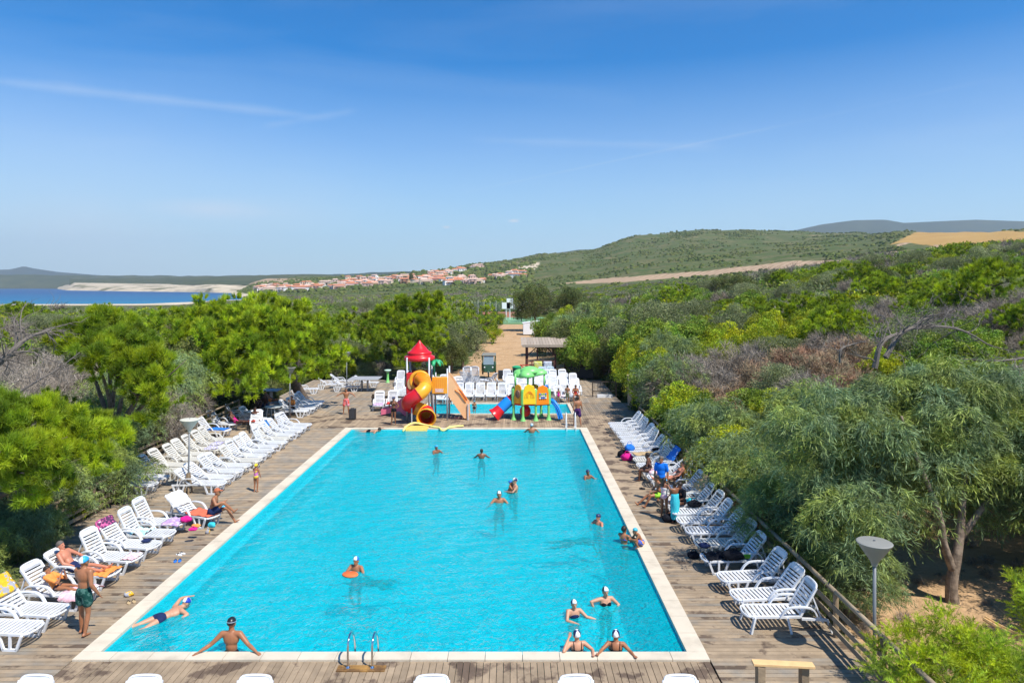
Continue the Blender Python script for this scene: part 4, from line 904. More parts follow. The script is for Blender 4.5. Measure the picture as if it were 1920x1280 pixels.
# ------------------------------------------------------------------ green play house
PH_ = empty('play_house', (0.95, 41.3, 0), label='green play house with orange and yellow panels, leaf roof and blue and red slides', cat='play house')
def pan(x, y, z, wd, h, mat, rz=0, nm='arched_panel'):
    pts = [(-wd/2, -h/2), (wd/2, -h/2), (wd/2*.92, h*.1), (wd*.33, h*.42), (0, h*.52), (-wd*.33, h*.42), (-wd/2*.92, h*.1)]
    o = MB().add([(a, 0, b_) for a, b_ in pts], [tuple(range(7))]).obj(nm, mat, PH_, loc=(x, y, z)); o.rotation_euler = (0, 0, rz); m = o.modifiers.new('t', 'SOLIDIFY'); m.thickness = .08; m.offset = 0
    bv = o.modifiers.new('b', 'BEVEL'); bv.width = .02; return o
POSTS = [(-.85, -.25), (-.30, -.62), (.47, -.55), (1.25, -.30), (.0, .72), (.85, .72), (-.85, .5)]
for x_, y_ in POSTS:
    MB().lathe([(.17, 0), (.15, .04), (.09, .2), (.075, .35), (.075, .95)], (x_, y_, 0), 14).obj('post', MGN, PH_, smooth=True)
    MB().lathe([(.13, .95), (.14, 1.0), (.14, 1.75), (.12, 1.85), (0, 1.87)], (x_, y_, 0), 8).obj('corner_panel', MGN, PH_)
for a, c in (((-.85, -.25), (-.30, -.62)), ((-.30, -.62), (.47, -.55)), ((.47, -.55), (1.25, -.30)), ((1.25, -.3), (.85, .72)), ((.85, .72), (0, .72)), ((0, .72), (-.85, .5)), ((-.85, .5), (-.85, -.25))):
    MB().bar((a[0], a[1], .98), (c[0], c[1], .98), .12, .16).obj('red_rim', MRD, PH_)
MB().add([(-.85, -.25, .98), (-.3, -.62, .98), (.47, -.55, .98), (1.25, -.3, .98), (.85, .72, .98), (0, .72, .98), (-.85, .5, .98)], [tuple(range(7))]).obj('floor', MRD, PH_)
o1 = pan(-.58, -.50, 1.58, .60, 1.14, MYO, -.59); o2 = pan(.08, -.68, 1.58, .82, 1.18, MYW, .09); o3 = pan(.87, -.53, 1.52, .84, 1.14, MOR, .31); pan(-.87, .12, 1.5, .6, .95, MYO, 1.57); pan(.43, .72, 1.5, .7, 1.0, MYW, 0); pan(1.1, .2, 1.5, .7, 1.0, MOR, -1.2)
MB().lathe([(0, 0), (.17, 0), (.15, .05), (0, .07)], (0, 0, 0), 18, sy=1.5).obj('round_bubble', mk('brown_plastic', (.20, .10, .06), .5, .1, 4), o1, loc=(0, -.05, 0)).rotation_euler = (D(90), 0, 0)
for k_ in range(3):
    q = .10+.09*k_; MB().tube(smooth_path([(-q, -.05, -.22), (-q*.8, -.05, 0), (0, -.05, .08+.06*k_), (q*.8, -.05, 0), (q, -.05, -.22)], 4), .012, 6).obj('relief_line', MOR, o2, smooth=True)
bc = [mk('bead_white', (.75, .75, .75), .4), MBL, MGN]
for i in range(3):
    for j in range(4): MB().ell((0, 0, 0), (.055, .04, .055)).obj('bead', bc[(i*2+j*j) % 3], o3, smooth=True, loc=((j-1.5)*.125, -.07, (i-1)*.12-.05))
for i, (x_, y_) in enumerate([(-.75, -.2), (.0, -.45), (.35, .55), (1.0, -.1)]): MB().tube([(x_, y_, 1.9), (x_, y_, 2.75)], .06, 8).obj('roof_post', MGN, PH_, smooth=True)
for k_, (dx, dy, dz, rx_, ry_) in enumerate([(0, 0, .18, .62, .55), (-.15, -.28, 0, .55, .45), (-.58, .1, -.02, .50, .42), (.45, .05, .02, .62, .45), (.1, .4, .05, .6, .45)]):
    MB().ell((0, 0, 0), (rx_, ry_, .34), nu=20, nv=7, z0=-.15).obj('roof_leaf', MGN, PH_, smooth=True, loc=(.12+dx, .05+dy, 2.66+dz)).rotation_euler = (dy*-.3, dx*.35, k_)
bs = MB(); q = smooth_path([(1.22, .1, 1.1), (1.5, -.1, 1.0), (1.75, -.25, .7), (1.88, -.4, .35), (1.95, -.5, .08)], 4)
for a, c in zip(q[:-1], q[1:]): bs.bar(a, c, .5, .05, up=(.3, 0, 1))
bs.obj('blue_chute', MBL, PH_)
for s_ in (-1, 1): MB().tube([p+Vector((.08, s_*.24, .08)) for p in q], .07, 8).obj('chute_side', MBL, PH_, smooth=True)
q = smooth_path([(-.85, .1, 1.25), (-1.15, .0, 1.05), (-1.5, -.1, .75), (-1.85, -.2, .42), (-2.05, -.25, .25)], 6)
MB().tube(q[:6], .30, 16, caps=False).obj('tube_slide', MRD, PH_, smooth=True); MB().tube(q[5:15], .33, 16, caps=False).obj('tube_slide', MBL, PH_, smooth=True); MB().tube(q[14:], [.32, .33, .34, .35, .36, .37, .38, .40, .42, .44, .45][:len(q[14:])], 16, caps=False).obj('tube_slide', MRD, PH_, smooth=True)
MB().ell((-.15, -.1, .5), (.34, .3, .36)).obj('crawl_tube', MRD, PH_, smooth=True)
MB().lathe([(0, 0), (.1, 0), (.1, .5), (0, .5)], (0, 0, 0), 10).obj('ball_handle', MBL, PH_, loc=(.75, -.2, 1.85)).rotation_euler = (0, D(70), 0)

# ------------------------------------------------------------------ behind the pools
def simple_fountain(loc):
    e = empty('drinking_fountain', loc, label='green pedestal drinking fountain on the sand left of the slide tower', cat='drinking fountain'); MB().lathe([(.2, 0), (.12, .1), (.09, .6), (.1, .9)], (0, 0, 0), 14).obj('pedestal', MGN, e, smooth=True); MB().lathe([(.1, .9), (.26, .98), (.28, 1.08), (.24, 1.06), (0, 1.0)], (0, 0, 0), 16).obj('basin', mk('pale_green', (.45, .62, .5), .5), e, smooth=True)
simple_fountain((-(960-727)/F*57, 57, -.02))
MTB = mk('grey_table', (.34, .34, .35), .6, .08, 2)
for k_, (x_, y_, wd, dp, lab) in enumerate([(-11.3, 52.5, 2.3, 1.9, 'large square grey table at the far left of the deck'), (-16.6, 46.5, 1.6, 1.2, 'grey table in shade behind the pine trunk')]):
    e = empty('table', (x_, y_, 0), label=lab, cat='table'); MB().box((0, 0, .95), (wd, dp, .05)).obj('tabletop', MTB, e, bevel=.01)
    for sx_ in (-1, 1): MB().box((sx_*.22, -.1, .46), (.05, .5, .92)).obj('leg', MTB, e)
MRT = mk('round_table', (.42, .46, .46), .5, .05, 3)
for k_, (px, py, lab) in enumerate([(477, 795, 'round grey table nearest under the pine'), (512, 785, 'round table with cups under the pine, behind the first'), ]):
    p = G(px, py); e = empty('round_table', tuple(p), label=lab, cat='table'); MB().lathe([(0, .72), (.5, .72), (.52, .74), (.5, .76), (0, .76)], (0, 0, 0), 24).obj('tabletop', MRT, e)
    for a in range(4): MB().bar((.32*math.cos(a*1.57+.6), .32*math.sin(a*1.57+.6), .72), (.42*math.cos(a*1.57+.6), .42*math.sin(a*1.57+.6), 0), .04, .04).obj('leg', MRT, e)
p = G(497, 799); e = empty('cool_box', tuple(p), .2, label='blue cool box with white lid beside the round tables', cat='cool box'); MB().box((0, 0, .2), (.55, .36, .4)).obj('box_body', MBL, e, bevel=.02); MB().box((0, 0, .42), (.57, .38, .07)).obj('lid', MPL, e, bevel=.02)
# low railing left of the tower, platform edge
e = empty('low_railing', (0, 0, 0), label='low dark timber railing left of the slide tower', cat='railing'); MDW = mk('dark_wood', (.055, .038, .026), .8, .2, 5, objvar=.3)
for x_ in (-9.3, -8.1, -6.9): MB().box((x_, 45.7, .35), (.14, .14, .9)).obj('post', MDW, e)
for z in (.62, .35): MB().box((-8.1, 45.62, z), (2.6, .04, .14)).obj('rail_board', MDW, e)
e = empty('planter_bench', (0, 0, 0), label='low dark timber bench between the lounger groups behind the paddling pool', cat='bench'); MB().box(((953-960)/F*52, 52.6, .42), (1.9, .5, .08)).obj('seat', MDW, e)
for q in (-.6, .6): MB().box(((953-960)/F*52+q, 52.6, .2), (.1, .4, .38)).obj('leg', MDW, e)
# pavilion
PV = empty('pavilion', (3.75, 62.5, 0), label='open timber pavilion with pale board roof beside the sand path', cat='pavilion'); MDR = mk('red_brown_timber', (.13, .045, .03), .75, .15, 4, objvar=.2); MRB = mk('roof_board', (.36, .29, .22), .85, .12, 5, objvar=.25)
for x_ in (-2.4, 2.9):
    for y_ in (-2.0, 2.2): MB().box((x_, y_, 1.3), (.16, .16, 2.7)).obj('post', MDR, PV)
for x_ in (-1.5, .1, 1.5): MB().box((x_, -2.0, 1.3), (.12, .12, 2.6)).obj('post', MDR, PV)
for y_ in (-2.0, 2.2): MB().box((.25, y_, 2.68), (5.7, .1, .18)).obj('beam', MDR, PV)
for a, c in (((-2.4, -2.0, 1.9), (-1.6, -2.0, 2.6)), ((-.7, -2.0, 2.6), (.05, -2.0, 1.9))): MB().bar(a, c, .08, .08).obj('brace', MDR, PV)
for i in range(22): MB().bar((-2.8+i*.28, -2.5, 2.80), (-2.8+i*.28, 2.6, 3.15), .26, .03).obj('roof_board', MRB, PV)
MB().box((.25, -2.55, 2.78), (6.2, .06, .22)).obj('fascia', MRB, PV)
for z in (.95, .5): MB().box((-1.9, -2.0, z+.4), (1.0, .05, .07)).obj('rail_board', MDR, PV)
e = empty('red_railing', (1.5, 59.6, 0), label='red cross braced timber railing in front of the pavilion', cat='railing')
for x_ in (-.75, .75): MB().box((x_, 0, .6), (.1, .1, 1.2)).obj('post', mk('red_paint', (.50, .06, .03), .6, .1, 3), e)
MRP = MATS['red_paint']
for a, c in (((-.75, 0, .15), (.75, 0, 1.1)), ((-.75, .03, 1.1), (.75, .03, .15)), ((-.75, 0, 1.15), (.75, 0, 1.15)), ((-.75, 0, .1), (.75, 0, .1))): MB().bar(a, c, .05, .08).obj('brace', MRP, e)
for x_, mt, lab in ((2.25, fabric('lime_towel', (.55, .56, .12), (.62, .6, .3), 5), 'lime yellow towel hung on the pavilion front'), (3.1, fabric('grey_print', (.42, .46, .55), (.6, .62, .65), 6), 'grey blue printed towel hung beside the lime one')):
    vs = [(x_+(i/6-.5)*.72, 59.4+.03*math.sin(i*1.9+j), 1.5-j*.17) for j in range(9) for i in range(7)]
    o = MB().add(vs, [(j*7+i, j*7+i+1, j*7+i+8, j*7+i+7) for j in range(8) for i in range(6)]).obj('hanging_towel', mt, smooth=True, label=lab, cat='towel'); o.modifiers.new('t', 'SOLIDIFY').thickness = .01
e = empty('towel_rack', (2.7, 59.45, 0), label='timber rack the towels hang from in front of the pavilion', cat='rack')
MB().box((0, 0, 1.54), (2.0, .05, .06)).obj('rail_board', MDR, e)
for x_ in (-.97, .97): MB().box((x_, 0, .75), (.09, .09, 1.6)).obj('post', MDR, e)
e = empty('bar_counter', (4.3, 60.5, 0), label='dark low counter under the trees right of the pavilion', cat='counter'); MB().box((1.7, -.6, .45), (2.2, .7, .9)).obj('counter_body', mk('charcoal', (.02, .022, .025), .6, .1, 3), e, bevel=.02); MB().box((1.7, -.6, .93), (2.4, .85, .06)).obj('counter_top', MATS['charcoal'], e)
MB().box((-4.7, -1.2, .35), (1.6, .6, .7)).obj('side_cabinet', MATS['charcoal'], e)
e = empty('waste_bin', (.38, 55.0, 0), label='tall dark green bin with a green lid behind the play house', cat='bin'); MB().lathe([(.30, 0), (.34, .9), (.34, 1.45), (0, 1.45)], (0, 0, 0), 18).obj('bin_body', mk('bin_green', (.02, .07, .045), .5, .05, 3), e, smooth=False); MB().lathe([(.37, 1.46), (.38, 1.55), (.2, 1.62), (0, 1.63)], (0, 0, 0), 18).obj('lid', MDG, e)
e = empty('red_stool', (1.45, 56.6, 0), label='red round topped stand in front of the red railing', cat='stand'); MB().lathe([(.22, 0), (.1, .08), (.09, .8), (.30, .95), (.34, 1.15), (0, 1.15)], (0, 0, 0), 16).obj('stand_body', mk('orange_red', (.70, .10, .02), .5), e, smooth=True)
# gate and hut at right
e = empty('metal_gate', (6.7, 49.5, 0), label='dark metal gate frame beside the hut at the right end of the deck', cat='gate')
for x_ in (-.85, .85): MB().box((x_, 0, .55), (.08, .08, 1.15)).obj('post', MDW, e)
for z in (1.1, .42): MB().box((0, 0, z), (1.7, .05, .06)).obj('rail_board', MDW, e)
for i in range(8): MB().box((-.7+i*.2, 0, .76), (.02, .02, .66)).obj('bar', MDW, e)
MB().box((0, -.2, .1), (1.1, .3, .2)).obj('step', MPL, e)
e = empty('timber_hut', (8.3, 45.6, -.5), label='pale timber clad hut wall half covered by bushes at the right', cat='hut'); MHU = mk('hut_board', (.36, .25, .15), .85, .12, 5, objvar=.3)
for i in range(12): MB().box((0, 0, .11+i*.2), (.9, 1.6, .19)).obj('wall_board', MHU, e)
MB().box((0, 0, 2.47), (1.0, 1.7, .10)).obj('roof', MHU, e)
# tuk tuk
K = empty('three_wheeler', tuple(G(916, 706)), label='dark green three-wheeled covered minicar parked on the sand path', cat='three-wheeler'); K.rotation_euler = (0, 0, 0)
MKG = mk('car_green', (.028, .075, .035), .3, .05, 2, coat=.5); MKW = mk('tyre', (.02, .02, .02), .9); MKC = mk('canopy_grey', (.20, .20, .17), .8, .1, 3); MGLS = mk('windscreen', (.22, .28, .30), .1, .05, 2, spec=.8)
MB().box((0, 1.35, .75), (1.30, 1.5, .75)).obj('rear_body', MKG, K, bevel=.08)
fb = MB().add([(-.58, .5, .35), (.58, .5, .35), (.42, 0, .38), (-.42, 0, .38), (-.60, .5, 1.05), (.60, .5, 1.05), (.46, .08, 1.05), (-.46, .08, 1.05)], [(0, 3, 2, 1), (4, 5, 6, 7), (3, 7, 6, 2), (0, 4, 7, 3), (1, 2, 6, 5), (0, 1, 5, 4)]).obj('front_body', MKG, K, bevel=.05)
MB().add([(-.46, .08, 1.06), (.46, .08, 1.06), (.44, .32, 1.78), (-.44, .32, 1.78)], [(0, 1, 2, 3)]).obj('windscreen', MGLS, K).modifiers.new('t', 'SOLIDIFY').thickness = .02
MB().box((0, 1.15, 1.86), (1.28, 1.85, .14)).obj('canopy', MKC, K, bevel=.06)
for x_ in (-.58, .58):
    MB().bar((x_*.85, .1, 1.05), (x_, .3, 1.82), .05, .05).obj('pillar', MKG, K); MB().box((x_, 2.0, 1.4), (.06, .06, .85)).obj('pillar', MKG, K)
    wl = MB().lathe([(.0, -.06), (.12, -.07), (.27, -.06), (.27, .06), (.12, .07), (0, .06)], (0, 0, 0), 20).obj('wheel', MKW, K, loc=(x_, 1.6, .27)); wl.rotation_euler = (0, D(90), 0)
    MB().ell((x_*.62, .05, .82), (.07, .04, .07)).obj('headlight', bc[0], K, smooth=True)
wl = MB().lathe([(.0, -.05), (.1, -.06), (.25, -.05), (.25, .05), (.1, .06), (0, .05)], (0, 0, 0), 20).obj('wheel', MKW, K, loc=(0, -.12, .25)); wl.rotation_euler = (0, D(90), 0)
MB().ell((0, -.12, .42), (.11, .30, .16)).obj('mudguard', MKG, K, smooth=True); MB().box((0, -.30, .40), (.20, .02, .14)).obj('number_plate', bc[0], K)
# white tent by the tree, sports court
e = empty('white_shelter', tuple(G(995, 626)), label='white canvas shelter with an open doorway at the end of the sand path', cat='shelter'); MCV = mk('white_canvas', (.78, .78, .78), .8, .03, 1)
for a in ([(-1.3, -1, 0), (1.0, -1, 0), (1.0, -1, 2.2), (-1.3, -1, 1.9)], [(-1.3, -1, 0), (-1.3, -1, 1.9), (-1.3, 1.5, 1.9), (-1.3, 1.5, 0)]): MB().add(a, [(0, 1, 2, 3)]).obj('canvas_wall', MCV, e).modifiers.new('t', 'SOLIDIFY').thickness = .03
MB().add([(-1.4, -1.05, 1.9), (2.1, -1.05, 2.35), (2.1, 1.5, 2.35), (-1.4, 1.5, 1.9)], [(0, 1, 2, 3)]).obj('canvas_roof', MCV, e).modifiers.new('t', 'SOLIDIFY').thickness = .05
MB().box((1.5, -.9, 1.0), (.9, .05, 2.0)).obj('doorway_shade', MATS['charcoal'], e)  # charcoal panel colours in the shade of the open doorway
for x_ in (1.02, 2.0): MB().box((x_, -1.0, 1.1), (.14, .14, 2.2)).obj('post', MCV, e)
p = hit(980, 590, 120, 400); SCY = 172
e = empty('sports_court', (0, 0, 0), label='green sports court floor with red surround beyond the sand path', kind='structure')
zc = float(terrain_z(np.array([3.0]), np.array([165.0]))[0])+.35
MB().box((3.5, 158, zc-.3), (24, 26, .62)).obj('court_floor', mk('court_green', (.16, .33, .17), .8, .06, .3), e); MB().box((-1.5, 170.6, zc+.55), (12, .3, 1.6)).obj('court_wall', mk('court_red', (.50, .20, .15), .8, .1, .3), e)
FN_ = empty('court_fence', (0, 0, 0), label='tall green mesh fence round the sports court', cat='fence'); MFG = mk('fence_green', (.10, .19, .14), .8, .1, 2)
for i in range(11): MB().tube([(-10+i*1.5, 171, zc), (-10+i*1.5, 171, zc+4.2)], .035, 6).obj('post', bc[0], FN_)
fm = MB()
for z in np.arange(.4, 3.9, .35): fm.box((-2.5, 171.05, zc+z), (15, .04, .05))
for x_ in np.arange(-10, 5, .3): fm.box((x_, 171.05, zc+2.1), (.04, .04, 3.6))
fm.obj('mesh_panel', MFG, FN_, kind='stuff')
for px, py, wd, lab in ((949, 573, 1.9, 'white basketball backboard on the left above the court'), (956, 569, 1.5, 'taller white board just right of the backboard')):
    p = W3(px, py, 160); e = empty('basketball_board', (p.x, p.y, zc), label=lab, cat='backboard'); MB().box((0, 0, p.z-zc), (wd, .1, 1.5 if wd > 1.6 else 2.4)).obj('board', MCV, e); MB().tube([(0, .15, 0), (0, .15, p.z-zc)], .09, 8).obj('pole', MCV, e)
# ------------------------------------------------------------------ people
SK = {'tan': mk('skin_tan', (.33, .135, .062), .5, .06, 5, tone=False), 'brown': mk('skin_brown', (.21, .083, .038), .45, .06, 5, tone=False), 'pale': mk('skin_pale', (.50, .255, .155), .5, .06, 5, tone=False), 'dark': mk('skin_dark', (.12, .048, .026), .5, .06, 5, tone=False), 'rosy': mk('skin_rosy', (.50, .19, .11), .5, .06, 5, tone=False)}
MHAIR = mk('hair_dark', (.018, .010, .007), .6, .2, 20, tone=False); MHAIRG = mk('hair_grey', (.12, .10, .085), .7, .2, 20); MEYE = mk('eye_dark', (.02, .012, .01), .3); MLIP = mk('lip', (.35, .09, .07), .5)
CAPM = {'white': mk('cap_white', (.74, .74, .76), .5, .03, 4), 'black': mk('cap_black', (.015, .017, .022), .35), 'navy': mk('cap_navy', (.02, .03, .10), .4), 'blue': mk('cap_blue', (.02, .16, .55), .45), 'royal': mk('cap_royal', (.015, .05, .42), .45), 'sky': mk('cap_sky', (.03, .33, .62), .5), 'teal': mk('cap_teal', (.05, .42, .55), .45), 'yellow': mk('cap_yellow', (.80, .52, .01), .45), 'grey': mk('cap_grey', (.40, .50, .60), .45), 'rust': mk('cap_rust', (.42, .12, .05), .8, .1, 20)}
CLO = {'black': FK, 'navy': FN, 'green_print': fabric('green_print', (.012, .06, .05), (.06, .14, .12), 9), 'orange_print': fabric('orange_print', (.60, .09, .06), (.70, .30, .35), 8), 'pink': FP, 'pinkprint': FPK, 'blue': fabric('bright_blue_shirt', (.012, .16, .68)), 'orange': FO, 'teal': FT, 'white': FW, 'purple': fabric('purple_navy', (.03, .018, .09), (.10, .03, .12), 6), 'yellow': fabric('yellow_swim', (.75, .55, .05), (.6, .2, .45), 10), 'red': FR, 'khaki': fabric('khaki', (.20, .17, .10)), 'green': FGR, 'dkprint': fabric('dark_print', (.03, .02, .025), (.25, .15, .12), 12), 'bluestripe': fabric('blue_stripe', (.05, .12, .5), (.6, .3, .1), 10)}
BASE = dict(pelvis=(0, 0, .93), chest=(0, .0, 1.27), neck=(0, .01, 1.45), head=(0, -.015, 1.60), hup=(0, .0, 1),
            shL=(-.175, 0, 1.39), shR=(.175, 0, 1.39), elL=(-.235, .03, 1.12), elR=(.235, .03, 1.12), wrL=(-.25, -.03, .88), wrR=(.25, -.03, .88),
            hpL=(-.09, 0, .90), hpR=(.09, 0, .90), knL=(-.10, -.02, .49), knR=(.10, -.02, .49), anL=(-.10, .02, .08), anR=(.10, .02, .08), face=(0, -1, 0))
def P_(**k): d = dict(BASE); d.update(k); return d
def shift(d, dx, dy, dz, keys): 
    d = dict(d)
    for k_ in keys: a = d[k_]; d[k_] = (a[0]+dx, a[1]+dy, a[2]+dz)
    return d
UP = ('pelvis', 'chest', 'neck', 'head', 'shL', 'shR', 'elL', 'elR', 'wrL', 'wrR', 'hpL', 'hpR')
POSE = {
 'stand': P_(anL=(-.12, .0, .08), anR=(.13, .03, .08)),
 'phone': P_(anL=(-.09, .06, .08), anR=(.12, -.06, .08), knR=(.11, -.05, .49), elR=(.27, -.10, 1.17), wrR=(.16, -.17, 1.42), elL=(-.25, .05, 1.13), wrL=(-.30, -.08, .90)),
 'arms_out': P_(elL=(-.42, .02, 1.30), wrL=(-.62, -.06, 1.17), elR=(.42, .02, 1.30), wrR=(.60, -.08, 1.12), anL=(-.17, .02, .08), anR=(.17, -.02, .08), knL=(-.14, -.03, .49), knR=(.14, -.04, .49)),
 'hip': P_(elL=(-.36, .08, 1.14), wrL=(-.20, -.04, .98), elR=(.32, .05, 1.14), wrR=(.20, -.10, 1.02), anL=(-.13, 0, .08), anR=(.13, 0, .08)),
 'stride': P_(anL=(-.14, .18, .10), knL=(-.12, .05, .50), anR=(.16, -.22, .08), knR=(.14, -.14, .50), wrL=(-.30, -.12, .92), wrR=(.30, .10, .90)),
 'handup': P_(elR=(.27, -.12, 1.25), wrR=(.14, -.16, 1.50), elL=(-.24, -.02, 1.13), wrL=(-.26, -.10, .90)),
 'sit': P_(pelvis=(0, .05, .50), chest=(0, -.02, .83), neck=(0, -.05, 1.00), head=(0, -.09, 1.15), shL=(-.175, -.03, .95), shR=(.175, -.03, .95), elL=(-.25, -.08, .70), elR=(.25, -.08, .70), wrL=(-.13, -.28, .60), wrR=(.10, -.30, .60),
     hpL=(-.09, .02, .48), hpR=(.09, .02, .48), knL=(-.20, -.40, .50), knR=(.20, -.40, .50), anL=(-.22, -.42, .08), anR=(.22, -.42, .08)),
 'sit_cross': P_(pelvis=(0, .10, .50), chest=(0, .0, .84), neck=(0, -.05, 1.01), head=(0, -.10, 1.16), shL=(-.18, -.02, .96), shR=(.18, -.02, .96), elL=(-.28, -.12, .78), elR=(.26, .0, .72), wrL=(-.06, -.34, .84), wrR=(.18, -.16, .50),
     hpL=(-.09, .05, .48), hpR=(.09, .05, .48), knL=(-.10, -.32, .80), knR=(.12, -.38, .55), anL=(-.02, -.62, .48), anR=(.14, -.62, .09)),
 'lie': P_(pelvis=(0, .12, .49), chest=(0, .34, .76), neck=(0, .45, .93), head=(0, .48, 1.07), hup=(0, .3, 1), shL=(-.18, .40, .86), shR=(.18, .40, .86), elL=(-.26, .20, .66), elR=(.27, .18, .64), wrL=(-.16, .02, .58), wrR=(.18, -.04, .55),
     hpL=(-.09, .06, .47), hpR=(.09, .06, .47), knL=(-.12, -.36, .50), knR=(.12, -.34, .50), anL=(-.12, -.78, .45), anR=(.13, -.78, .45), face=(0, -1, .2)),
 'flat': P_(pelvis=(0, 0, .46), chest=(0, .34, .50), neck=(0, .52, .54), head=(0, .68, .56), hup=(0, 1, .1), shL=(-.17, .46, .50), shR=(.17, .46, .50), elL=(-.26, .22, .48), elR=(.26, .22, .48), wrL=(-.2, -.02, .48), wrR=(.2, -.02, .48),
     hpL=(-.09, -.03, .45), hpR=(.09, -.03, .45), knL=(-.1, -.44, .50), knR=(.1, -.44, .50), anL=(-.1, -.84, .44), anR=(.1, -.84, .44), face=(0, -.1, 1)),
 'swim': P_(pelvis=(0, .0, -.10), chest=(0, -.34, -.10), neck=(0, -.53, -.02), head=(0, -.68, .04), hup=(0, -.6, .8), shL=(-.18, -.46, -.05), shR=(.18, -.46, -.05), elL=(-.36, -.50, -.10), elR=(.28, -.68, .06), wrL=(-.32, -.26, -.20), wrR=(.30, -.92, .02),
     hpL=(-.09, .03, -.1), hpR=(.09, .03, -.1), knL=(-.12, .44, -.16), knR=(.14, .44, -.12), anL=(-.10, .84, -.18), anR=(.16, .82, -.12), face=(0, -1, -.2)),
 'under': P_(pelvis=(0, .0, -.70), chest=(0, -.34, -.66), neck=(0, -.53, -.64), head=(0, -.68, -.64), hup=(0, -1, .1), shL=(-.18, -.46, -.66), shR=(.18, -.46, -.66), elL=(-.36, -.55, -.66), elR=(.36, -.55, -.66), wrL=(-.25, -.85, -.66), wrR=(.25, -.85, -.66),
     hpL=(-.09, .03, -.7), hpR=(.09, .03, -.7), knL=(-.16, .42, -.76), knR=(.16, .42, -.70), anL=(-.14, .82, -.8), anR=(.16, .80, -.7), face=(0, -.2, -1)),
 'float': P_(elL=(-.36, -.16, 1.22), elR=(.36, -.16, 1.22), wrL=(-.50, -.30, 1.14), wrR=(.48, -.34, 1.14), knL=(-.14, -.15, .52), knR=(.14, .0, .50), anL=(-.14, .10, .12), anR=(.16, .18, .14)),
 'float2': P_(elL=(-.26, -.20, 1.22), elR=(.34, -.14, 1.24), wrL=(-.02, -.38, 1.20), wrR=(.56, -.22, 1.20), knL=(-.14, -.15, .52), anL=(-.14, .10, .12)),
 'capfix': P_(elL=(-.42, -.02, 1.36), elR=(.36, -.10, 1.22), wrL=(-.34, -.05, 1.16), wrR=(.12, -.30, 1.16), knL=(-.14, -.15, .52), anL=(-.14, .10, .12)),
 'hold': P_(elL=(-.22, -.20, 1.20), elR=(.24, -.20, 1.20), wrL=(.0, -.34, 1.08), wrR=(-.08, -.36, 1.16)),
 'edge_spread': P_(elL=(-.40, .10, 1.20), elR=(.40, .10, 1.20), wrL=(-.62, .24, 1.12), wrR=(.58, .24, 1.12), shL=(-.19, .02, 1.39), shR=(.19, .02, 1.39), head=(0, -.01, 1.62)),
 'edge_rest': P_(elL=(-.33, .14, 1.30), elR=(.33, .14, 1.30), wrL=(-.40, .32, 1.31), wrR=(.40, .32, 1.31)),
 'edge_face': P_(elL=(-.34, .16, 1.30), wrL=(-.30, .34, 1.31), elR=(.36, .16, 1.31), wrR=(.20, -.04, 1.50)),
 'crouch': P_(pelvis=(0, .08, .20), chest=(0, -.10, .48), neck=(0, -.20, .63), head=(0, -.27, .76), shL=(-.16, -.15, .58), shR=(.16, -.15, .58), elL=(-.20, -.30, .38), elR=(.20, -.30, .38), wrL=(-.06, -.48, .40), wrR=(.04, -.50, .38),
     hpL=(-.09, .05, .18), hpR=(.09, .05, .18), knL=(-.16, -.35, .38), knR=(.16, -.35, .38), anL=(-.14, -.18, .06), anR=(.14, -.18, .06)),
}
NPEOPLE = 0
